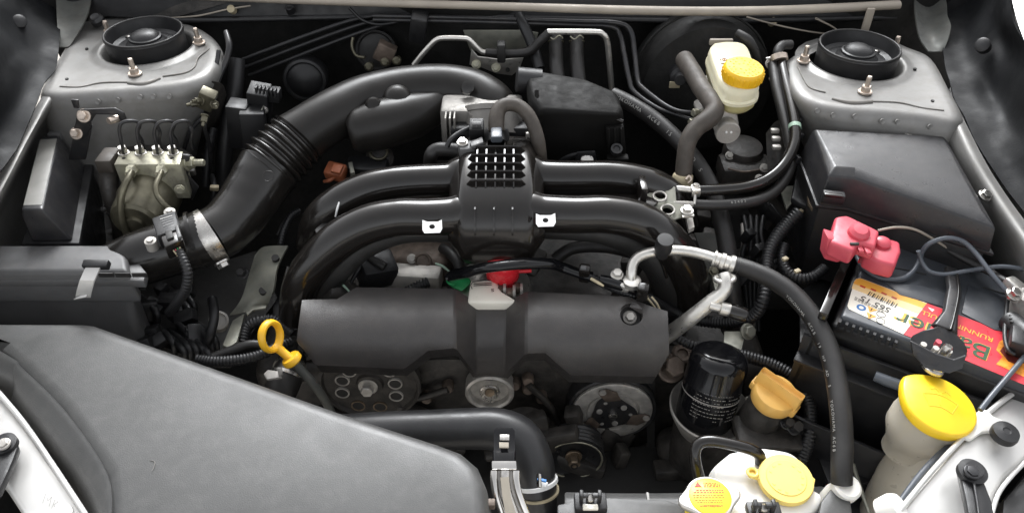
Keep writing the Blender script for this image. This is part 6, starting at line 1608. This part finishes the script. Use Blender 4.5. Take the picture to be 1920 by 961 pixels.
# ================================================================== radiator hose, latch, radiator
rh = thing('radiator_hose', 'thick ribbed black radiator hose bending down to the radiator', 'hose', P(1010, 940, .56))
tube('hose', [(640, 812, .66, 36), (720, 808, .668, 37), (800, 805, .672, 37), (870, 803, .674, 38), (930, 804, .674, 40), (972, 822, .668, 42), (995, 860, .655, 41), (1005, 905, .635, 38), (1010, 960, .60, 36), (1012, 1010, .56, 36)], 'hose_rubber', rh, seg=30, sub=9)
rp_ = crom(conv([(1000, 880, .648, 40), (1006, 908, .634, 39), (1010, 945, .61, 38)]), 12)
band('spring_clamp', rp_, 9, 12, .0015, 'white_paint', rh, seg=36)
band('spring_clamp', rp_, 15, 17, .0015, 'tape', rh, seg=36)
prism('clamp_ear', [P(1005, 887, .69), P(1010, 886, .70), P(1011, 912, .69), P(1006, 912, .685)], (.003, 0, -.002), 'steel', rh, bevel=.0006)
prism('clamp_tab', [P(1010, 897, .69), P(1028, 903, .688), P(1024, 912, .686), P(1008, 909, .687)], (0, 0, -.003), 'white_paint', rh, bevel=.0006)
box('blue_mark', P(1016, 899, .692), (.010, .003, .002), 'print_blue', rh, rot=(0, 0, -.3), bevel=.0003)
la = thing('radiator_bracket', 'shiny metal mounting bracket with a spring clip over the radiator hose', 'bracket', P(950, 950, .66))
loft('upright', [[P(925, 806, .752), P(930, 800, .753), P(961, 800, .753), P(966, 806, .752)], [P(925, 842, .742), P(930, 843, .744), P(961, 843, .744), P(967, 842, .742)], [P(923, 846, .742), P(930, 848, .744), P(962, 848, .744), P(968, 846, .742)], [P(922, 878, .738), P(930, 880, .740), P(962, 880, .740), P(968, 878, .738)]], 'gloss_black', la, bevel=.001)
prism('window', [P(937, 816, .7535), P(955, 816, .7535), P(955, 826, .752), P(937, 826, .752)], (0, 0, .002), 'steel', la, bevel=.0005)
prism('window', [P(936, 830, .750), P(954, 830, .750), P(954, 840, .748), P(936, 840, .748)], (0, 0, .002), 'beige', la, bevel=.0005)
prism('clip_bend', [P(922, 866, .745), P(968, 866, .745), P(969, 882, .741), P(922, 882, .741)], (0, 0, .003), 'chrome', la, bevel=.001)
for dx, mt_, w in ((0, 'chrome', 7), (42, 'chrome', 7), (21, 'steel', 9)):
    tube('rail', [(926+dx, 882, .742, w), (926+dx, 900, .738, w), (930+dx*1.02, 925, .73, w), (942+dx*1.05, 960, .715, w), (955+dx*1.05, 990, .70, w)], mt_, la, seg=14, flat=.6)
slab('rail_web', [(926, 882, .739), (968, 882, .739), (972, 925, .728), (1000, 985, .70), (955, 985, .70), (932, 925, .728)], .73, .002, 'pulley_steel', la)
slab('inner_plate', [(938, 894, .742), (954, 893, .742), (958, 930, .735), (972, 975, .718), (950, 975, .718), (942, 930, .735)], .74, .001, 'beige', la)

rd = thing('radiator', 'grey black radiator top tank with fan shroud along the front edge', 'radiator', P(1200, 1000, .45))
loft('top_tank', [[P(x, yv, z) for yv, z in ((924-(x-1200)**2*.00012, .668), (934, .676), (975, .676), (1010, .66), (1010, .60), (924, .60))] for x in (1058, 1100, 1150, 1200, 1250, 1300, 1400, 1500, 1545)], 'duct_plastic', rd, bevel=.003)
box('tank_seam', P(1216, 938, .677), (.003, .02, .003), 'print_white', rd, bevel=.001)
box('core', (P(1300, 960, .6).x, .42, .40), (.34, .03, .38), 'black_deep', rd)
for a in (1107, 1432):
    yb_ = 938 if a < 1200 else 956
    zc = 0.0 if a < 1200 else 0.022
    box('fan_clip', P(a, yb_+4, .690+zc), (.034, .02, .010), 'black_plastic', rd, bevel=.002)
    for s_ in (-17, 17):
        box('clip_post', P(a+s_, yb_-8, .704+zc), (.004, .008, .014), 'black_plastic', rd, bevel=.001)
        box('clip_cross', P(a+s_*.7, yb_-10, .708+zc), (.009, .005, .004), 'black_plastic', rd, bevel=.001)
    lathe('clip_rivet', P(a, yb_-4, .700+zc), (0, -.4, 1), [(.0045, -.006), (.0045, .002), (.003, .004), (0, .004)], 'steel', rd, seg=16)
    box('clip_tongue', P(a, yb_+12, .698+zc), (.016, .006, .004), 'label_white', rd, bevel=.001)
slab('shroud_flap', [(1045, 945), (1110, 930), (1250, 936), (1290, 950), (1290, 990), (1045, 990)], .682, .004, 'duct_plastic', rd, bevel=.002)
slab('end_bracket', [(1540, 938), (1578, 888), (1592, 905), (1602, 985), (1530, 985)], .705, .03, 'duct_plastic', rd, bevel=.003)
rcp = thing('pressure_lid', 'metal radiator cap with two ears and a yellow warning disc', 'radiator cap', P(1330, 930, .66))
rc0 = P(1331, 930, .722)
out = []
for k in range(60):
    an = 2*math.pi*k/60
    rr = .0245 + .0085*max(0, math.cos(2*an - .35))**4
    out.append(rc0 + Vector((math.cos(an)*rr, math.sin(an)*rr, 0)))
prism('eared_plate', out, (0, 0, -.007), 'aluminium', rcp, bevel=.0022, seg=3)
lathe('skirt', rc0, (0, 0, 1), [(.021, -.03), (.021, -.005)], 'cap_yellow', rcp, seg=36)
lathe('warning_disc', rc0, (0, 0, 1), [(.0215, -.001), (.0215, .0008), (.021, .0011), (0, .0011)], 'cap_yellow', rcp, seg=44)
def rw(dx, dy): return rc0 + Vector((dx, dy, .0013))
prism('warning_triangle', [rw(-.0135, .0105), rw(-.0065, .0105), rw(-.010, .0165)], (0, 0, .0003), 'print_red', rcp)
for row, (yy, x0, x1) in enumerate(((.0145, -.004, .010), (.0125, -.004, .013), (.0105, -.004, .014), (.006, -.013, .015), (.0035, -.016, .015), (.0005, -.017, .015), (-.002, -.017, .016), (-.005, -.016, .013), (-.0075, -.014, .012))):
    x = x0
    while x < x1-.001:
        w = random.uniform(.0012, .0030)
        w = min(w, x1-x)
        prism('fine_print', [rw(x, yy), rw(x+w, yy), rw(x+w, yy+(.0011 if row < 3 or row in (3, 4) else .0007)), rw(x, yy+(.0011 if row in (3, 4) else .0007))], (0, 0, .0002), 'print_red' if row < 5 else 'print_brown', rcp)
        x += w + .0009
text('cap_lettering', 'AVERTISSEMENT', rw(-.0125, -.0125), (1, 0, 0), (0, 1, 0), .0032, 'print_red', rcp)

# coolant reservoir
cr = thing('coolant_reservoir', 'white plastic coolant reservoir with pale yellow cap beside the radiator cap', 'reservoir', P(1440, 930, .55))
zt = .70
r0 = ro([(1365, 849), (1395, 842), (1425, 839), (1460, 843), (1486, 850), (1505, 868), (1512, 892), (1520, 915), (1545, 934), (1525, 962), (1470, 990), (1400, 985), (1360, 955), (1335, 915), (1330, 888), (1342, 868)], zt)
cen = sum(r0, Vector())/len(r0)
loft('tank', [sc(r0, .86, zt+.003), sc(r0, .95, zt+.001), sc(r0, 1.0, zt-.006), sc(r0, 1.01, zt-.02), sc(r0, .97, zt-.12)], 'white_plastic', cr, ang=60)
k0 = P(1473, 898, .712)
kax = Vector((-.02, -.1, 1)).normalized()
lathe('filler_neck', k0 - kax*.012, kax, [(.027, -.004), (.025, .010)], 'white_plastic', cr, seg=30)
lathe('cap', k0, kax, [(.0275, -.005), (.0285, -.003), (.0285, .001), (.0275, .003), (.021, .0035), (.020, .0045), (0, .005)], 'cap_pale', cr, seg=40)
u, v, a_ = frame(kax)
for k in range(14):
    t_ = 2*math.pi*k/14
    if k % 4 == 3: continue
    d = u*math.cos(t_)+v*math.sin(t_); s = a_.cross(d); c0 = k0 + d*.0165 + kax*.0044
    prism('moulded_mark', [c0 - s*.0016 - d*.0012, c0 + s*.0016 - d*.0012, c0 + s*.0012 + d*.0012, c0 - s*.0014 + d*.0012], kax*.0007, 'cap_pale', cr)
slab('cap_tab', [(1504, 888), (1520, 889), (1529, 897), (1527, 908), (1512, 912), (1500, 906)], .713, .004, 'cap_pale', cr, bevel=.001)
slab('cap_strap', [(1400, 876), (1420, 880), (1442, 886), (1440, 898), (1420, 897), (1404, 892), (1402, 883)], .714, .003, 'cap_pale', cr, bevel=.001)
ring_torus('strap_eye', P(1411, 885, .716), (0, 0, 1), .005, .0018, 'cap_pale', cr)
oh = tube('overflow_hose', [(1426, 866, .706, 11), (1423, 852, .716, 11), (1408, 842, .724, 11), (1375, 833, .728, 11), (1335, 826, .728, 11.5), (1312, 830, .725, 11.5), (1303, 846, .718, 11.5), (1305, 870, .706, 11.5), (1312, 900, .69, 11.5)], 'satin_plastic', None, seg=18, sub=8)
tag(oh, 'satin black overflow hose bent from the radiator cap to the coolant reservoir', 'hose')

# ================================================================== oil filter and filler
ofl = thing('oil_filter', 'glossy black oil filter canister with fine white print', 'oil filter', P(1325, 790, .60))
fb0 = P(1322, 772, .628); ft0 = P(1350, 668, .708)
fax = (ft0-fb0).normalized(); fl = (ft0-fb0).length
lathe('canister', fb0, fax, [(.030, -.012), (.0345, -.010), (.036, -.004), (.036, fl*.55), (.037, fl*.56), (.037, fl*.58), (.036, fl*.6), (.0355, fl*.92), (.033, fl*1.02), (.027, fl*1.075), (.018, fl*1.095), (0, fl*1.10)], 'gloss_black', ofl, seg=52)
fu_, fv_, fa_ = frame(fax)
def onf(ang, h): 
    front = (Vector((0, -1, 0)) - fa_*Vector((0, -1, 0)).dot(fa_)).normalized(); side = fa_.cross(front)
    d = front*math.cos(ang) + side*math.sin(ang)
    return fb0 + d*.0364 + fa_*h, d, (-front*math.sin(ang) + side*math.cos(ang))
for row in range(8):
    hh_ = .012 + row*.0052
    an = -.9
    while an < .9:
        w = random.uniform(.03, .12)
        if random.random() < .8 and not (row in (4,) and an > .1):
            p, d, s = onf(an, hh_); p2, d2, s2 = onf(an+w, hh_)
            bm = bmesh.new(); b_prism(bm, [p, p2, p2 + fa_*.0007, p + fa_*.0007], (d+d2)*.0001)
            finish('print_line', bm, 'cast_aluminium', ofl)
        an += w + .04
lathe('white_band', fb0 + fa_*.034, fax, [(.0362, 0), (.0364, .0002), (.0364, .0012), (.0362, .0014)], 'cast_aluminium', ofl, seg=52)
fh = thing('filter_bowl', 'cast aluminium drip bowl around the foot of the oil filter', 'filter housing', P(1325, 810, .56))
lathe('bowl', P(1328, 772, .622), (0.05, -.05, 1), [(.034, -.03), (.040, -.018), (.0495, .002), (.0515, .010), (.0500, .012), (.0485, .010), (.044, -.004), (.037, -.010), (0, -.010)], 'cast_aluminium', fh, seg=52)
lathe('bowl_foot', P(1326, 790, .60), (0, 0, 1), [(.04, -.08), (.042, -.02), (.036, .0)], 'black_grime', fh, seg=36)
box('bowl_lug', P(1404, 752, .628), (.008, .012, .008), 'cast_aluminium', fh)
of = thing('oil_filler_cap', 'orange oil filler cap with raised grip on a dark neck', 'oil cap', P(1440, 800, .6))
oc = P(1452, 742, .692)
oax = Vector((.12, -.12, 1)).normalized()
lathe('cap_disc', oc, oax, [(.0245, -.010), (.026, -.008), (.0265, -.002), (.0265, .006), (.025, .009), (.018, .0105), (0, .011)], 'orange_cap', of, seg=44)
gx = (P(1500, 742, .705)-P(1425, 700, .705)).normalized(); gx = (gx - oax*gx.dot(oax)).normalized(); gy = oax.cross(gx)
def og(a, b, h): return oc + gx*a*.84 + gy*b*.84 + oax*h
loft('grip_bar', [[og(-.034, -.008, .004), og(.034, -.008, .004), og(.034, .008, .004), og(-.034, .008, .004)], [og(-.033, -.006, .028), og(.033, -.006, .028), og(.033, .006, .028), og(-.033, .006, .028)], [og(-.031, -.0035, .021), og(.031, -.0035, .021), og(.031, .0035, .021), og(-.031, .0035, .021)]], 'orange_cap', of, bevel=.002, seg=3)
for s in (-1, 1):
    prism('cap_lug', [og(s*.024, -.012, .006), og(s*.036, -.009, .006), og(s*.036, .009, .006), og(s*.024, .012, .006)], -oax*.012, 'orange_cap', of, bevel=.002)
tube('can_symbol', [(og(-.010, .015, .0108), .0006), (og(-.004, .018, .0108), .0006), (og(.004, .018, .0108), .0006), (og(.008, .014, .0108), .0006), (og(.013, .019, .0108), .0006)], 'orange_cap', of, raw=True, seg=6, sub=2)
tube('can_symbol', [(og(-.010, .015, .0108), .0006), (og(-.008, .011, .0108), .0006), (og(.006, .011, .0108), .0006)], 'orange_cap', of, raw=True, seg=6, sub=2)
lathe('neck', oc - oax*.008, oax, [(.027, -.07), (.025, -.03), (.0245, -.015), (.0225, -.012), (.0225, -.002)], 'black_grime', of, seg=36)
box('neck_flange', P(1440, 812, .64), (.08, .05, .012), 'black_grime', of, bevel=.004)
for k in range(5):
    box('casting_fin', P(1425+k*14, 838-k*3, .63), (.003, .03, .02), 'black_grime', of, rot=(0, 0, -.4), bevel=.001)
hexbolt('flange_bolt', P(1488, 800, .66), (.2, -.5, .8), .007, .012, 'black_steel', of)
hexbolt('flange_bolt', P(1474, 792, .665), (.2, -.5, .8), .006, .010, 'black_steel', of)

# ================================================================== washer filler
wf = thing('washer_filler', 'translucent washer bottle neck with bright yellow teardrop lid', 'washer filler', P(1680, 950, .50))
wc = P(1757, 764, .785)
wax = Vector((.10, -.10, 1)).normalized()
wu, wv, wa = frame(wax)
tipd = (P(1689, 712, .79) - wc); tipd = (tipd - wax*tipd.dot(wax)); tl = tipd.length; tipd.normalize(); tsd = wax.cross(tipd)
out = []
RW = .0365
for k in range(56):
    an = 2*math.pi*k/56
    x, y = math.cos(an)*RW, math.sin(an)*RW
    if abs(an) < .95 or abs(an-2*math.pi) < .95:
        a_2 = an if an < math.pi else an-2*math.pi
        f = 1-abs(a_2)/.95
        x = math.cos(a_2)*RW + (tl-RW)*f**1.5
        y = math.sin(a_2)*RW*(1-.1*f)
    out.append((x, y))
def wl(s, h): return [wc + tipd*x*s + tsd*y*s + wax*h for x, y in out]
loft('lid', [wl(.94, .0075), wl(.985, .0062), wl(1.0, .003), wl(1.0, -.002), wl(.97, -.005)], 'yellow_bright', wf, ang=50)
wx = Vector((.93, -.36, 0)); wx = (wx - wax*wx.dot(wax)).normalized(); wy = wax.cross(wx)
for pts in ([(-.017, .006), (-.006, .0105), (.006, .0105), (.017, .006)], [(-.017, .006), (-.011, -.008)], [(.017, .006), (.011, -.008)], [(-.011, -.008), (0, -.0045), (.011, -.008)], [(0, .008), (.0, -.002)], [(-.010, .015), (-.005, .018), (-.002, .015)], [(.010, .015), (.005, .018), (.002, .015)]):
    tube('wiper_symbol', [(wc + wx*x + wy*y + wax*.0076, .00055) for x, y in pts], 'cap_yellow', wf, raw=True, seg=6, sub=4)
lathe('neck_cup', wc - wax*.006, wax, [(.021, -.075), (.022, -.062), (.027, -.05), (.0335, -.036), (.0345, -.022), (.0335, -.02), (.034, -.004), (.033, .0)], 'neck_plastic', wf, seg=40)
tube('neck_pipe', [(1735, 815, .725, 46), (1722, 840, .705, 42), (1706, 870, .68, 43), (1690, 900, .65, 46), (1674, 940, .61, 49), (1655, 990, .55, 50)], 'neck_plastic', wf, seg=32)
slab('mount_tab', [(1812, 810), (1822, 788), (1832, 770), (1843, 764), (1855, 770), (1862, 778), (1885, 788), (1900, 800), (1897, 818), (1880, 828), (1858, 806), (1842, 808), (1822, 822), (1800, 816)], .782, .006, 'white_plastic', wf, bevel=.002)

# ================================================================== front panels
fp = thing('front_panel', 'silver headlamp panel with black push clips beside the washer filler', 'body panel', P(1820, 900, .6))
slab('panel_skin', [(1672, 985, .772), (1700, 940, .775), (1760, 870, .775), (1854, 772, .775), (1925, 722, .775), (2050, 650, .775), (2050, 770, .765), (1925, 858, .765), (1885, 895, .765), (1868, 925, .765), (1850, 985, .762)], .77, .02, 'silver_bright', fp, bevel=.005, seg=3)
tube('panel_flange', [(1684, 960, .778, 5), (1762, 866, .779, 5), (1856, 770, .779, 5), (1930, 716, .779, 5)], 'silver_bright', fp, seg=10)
tube('panel_edge', [(1858, 972, .769, 4), (1876, 918, .769, 4), (1930, 858, .769, 4), (2000, 805, .769, 4)], 'silver_bright', fp, seg=10)
lathe('push_clip', P(1884, 812, .788), (0, -.1, 1), [(.0125, -.004), (.013, .0), (.012, .004), (.004, .0055), (.003, .0045), (0, .0045)], 'black_plastic', fp, seg=30)
ha = thing('headlamp_stay', 'black plastic stay screwed onto the panel beside the washer filler', 'stay', P(1830, 920, .76))
slab('stay_arm', [(1799, 880), (1804, 870), (1816, 866), (1830, 870), (1838, 880), (1862, 940), (1870, 990), (1820, 990), (1812, 940)], .79, .010, 'black_plastic', ha, bevel=.003)
lathe('boss', P(1823, 884, .792), (0, -.1, 1), [(.013, -.004), (.013, .002), (.008, .003), (.008, .006), (0, .006)], 'black_plastic', ha, seg=26)
hexbolt('screw', P(1823, 884, .797), (0, -.1, 1), .0055, .003, 'black_steel', ha)
tube('stay_rib', [(1826, 905, .792, 3), (1832, 940, .792, 3), (1838, 985, .792, 3)], 'black_plastic', ha, seg=8)
hl = slab('headlamp_housing', [(1876, 990), (1880, 935), (1935, 870), (2020, 810), (2040, 990)], .745, .08, 'black_plastic', None, bevel=.006)
tag(hl, 'dark headlamp housing beyond the silver panel in the corner', 'headlamp')
rod = thing('release_cable', 'thin grey bonnet release cable crossing in front of the washer neck', 'cable', P(1690, 950, .72))
tube('cable', [(1680, 950, .772, 5), (1722, 893, .768, 5.5), (1762, 850, .765, 5.5), (1806, 816, .76, 5.5)], 'cable_grey', rod, seg=12)
tube('cable', [(1838, 768, .795, 5), (1860, 740, .80, 5), (1890, 705, .805, 5), (1945, 640, .81, 5)], 'cable_grey', rod, seg=12)
lathe('end_ferrule', P(1675, 950, .776), (.4, -.1, .6), [(.012, -.012), (.013, 0), (.011, .006), (0, .006)], 'white_plastic', rod, seg=22)
sp2 = thing('side_support', 'dark grey metal side panel with holes beside the aircon hose', 'body panel', P(1600, 880, .5))
slab('upper_plate', [(1520, 820), (1600, 790), (1660, 830), (1640, 900), (1560, 920)], .62, .006, 'black_plastic', sp2, bevel=.002)
slab('lower_plate', [(1540, 890), (1640, 850), (1680, 880), (1660, 990), (1560, 990)], .58, .006, 'black_plastic', sp2, bevel=.002)
for a, b in ((1546, 844), (1598, 845)):
    lathe('panel_hole', P(a, b, .6215), (0, 0, 1), [(.006, -.003), (.006, 0), (0, 0)], 'black_deep', sp2, seg=16)
tube('panel_edge', [(1600, 870, .64, 4), (1612, 910, .64, 4), (1630, 961, .64, 4)], 'zinc_grey', sp2, seg=8)
lathe('rubber_stop', P(1618, 845, .63), (.6, -.2, .6), [(.012, -.01), (.012, .004), (0, .008)], 'black_plastic', sp2, seg=18)
# outer rail, left front
fl_ = thing('front_panel', 'silver headlamp panel beside the large fresh air duct', 'body panel', P(60, 900, .6))
slab('panel_skin', [(-160, 560, .762), (-60, 660, .762), (0, 730, .762), (58, 806, .762), (130, 908, .762), (180, 990, .762), (50, 990, .755), (38, 958, .755), (8, 912, .755), (-60, 830, .755), (-200, 700, .755)], .76, .02, 'silver_bright', fl_, bevel=.006, seg=3)
tube('panel_flange', [(-20, 716, .766, 5), (40, 786, .766, 5), (100, 872, .766, 5), (168, 975, .766, 5)], 'silver_bright', fl_, seg=10)
for st in ([(80, 942), (86, 924), (90, 938), (97, 930), (92, 948)], [(97, 952), (103, 936), (109, 940), (101, 945), (104, 954)]):
    tube('pencil_mark', [(a, b, .7634, .45) for a, b in st], 'seam_sealer', fl_, seg=6, sub=1)
lathe('dimple', P(112, 965, .763), (0, 0, 1), [(.012, -.002), (.011, .001), (.005, .002), (0, .002)], 'silver_bright', fl_, seg=26)
hs2 = thing('headlamp_stay', 'black plastic stay screwed onto the panel beside the large air duct', 'stay', P(8, 860, .75))
slab('stay_arm', [(-10, 822), (12, 817), (28, 822), (33, 836), (26, 856), (16, 880), (-5, 925), (-60, 925), (-40, 860)], .776, .010, 'black_plastic', hs2, bevel=.003)
lathe('boss', P(8, 832, .778), (0, -.1, 1), [(.012, -.004), (.012, .002), (.007, .003), (.007, .005), (0, .005)], 'black_plastic', hs2, seg=26)
hexbolt('screw', P(6, 832, .783), (0, -.1, 1), .005, .003, 'pulley_steel', hs2)
hl2 = slab('headlamp_housing', [(-160, 850), (-20, 935), (20, 990), (-160, 990)], .735, .08, 'black_plastic', None, bevel=.006)
tag(hl2, 'dark headlamp housing beyond the silver panel by the air duct', 'headlamp')

# small brackets and leads down in the gaps beside the engine
gp_ = thing('coil_bracket', 'grey steel bracket plate with a hole beside the lettered hose', 'bracket', P(1328, 520, .66))
plate_hole('plate', [P(a, b, .742-(b-440)*.0004) for a, b in ((1302, 436), (1340, 436), (1348, 470), (1344, 520), (1330, 524), (1318, 480))], P(1332, 478, .73), .006, (0, 0, -.003), 'gusset_paint', gp_)
slab('flange', [(1330, 500), (1345, 498), (1352, 540), (1342, 546)], .735, .01, 'zinc_grey', gp_, bevel=.001)
hexbolt('bolt', P(1338, 508, .738), (0, -.5, .9), .005, .005, 'zinc_dark', gp_)
gl_ = thing('knock_sensor_lead', 'thin black leads running down between manifold and gearbox', 'wiring', P(1420, 560, .62))
for k in range(4):
    tube('lead', [(1395+k*12, 405, .74, 4), (1400+k*9, 440, .73, 4.5), (1392+k*14, 480, .71, 4.5), (1398+k*8, 540, .67, 4.5), (1405+k*6, 620, .62, 4.5)], 'black_plastic', gl_, seg=8)
for a, b in ((1402, 442), (1420, 470), (1452, 500), (1398, 520)):
    box('plug', P(a, b, .735), (.016, .012, .02), 'black_plastic', gl_, rot=(.3, .2, .6), bevel=.002)
pc_ = thing('hose_clip', 'pale plastic clip on the dark loom between air box and engine', 'clip', P(402, 352, .74))
box('clip_body', P(402, 352, .765), (.012, .008, .006), 'tape', pc_, rot=(0, .2, .2), bevel=.001)
tube('clip_lead', [(398, 330, .75, 5), (402, 352, .762, 5), (398, 385, .74, 5), (405, 420, .71, 5)], 'black_plastic', pc_, seg=8)
iw_ = thing('injector_wiring', 'ribbed black wiring running beside the intake elbow', 'wiring', P(540, 430, .68))
tube('conduit', [(560, 395, .755, 6), (545, 405, .757, 6.5), (532, 430, .75, 6.5), (525, 460, .735, 6)], 'black_plastic', iw_, seg=12, corr=(.004, .16))
tube('lead', [(556, 400, .75, 3), (535, 412, .752, 3), (520, 440, .74, 3)], 'rubber', iw_, seg=8)
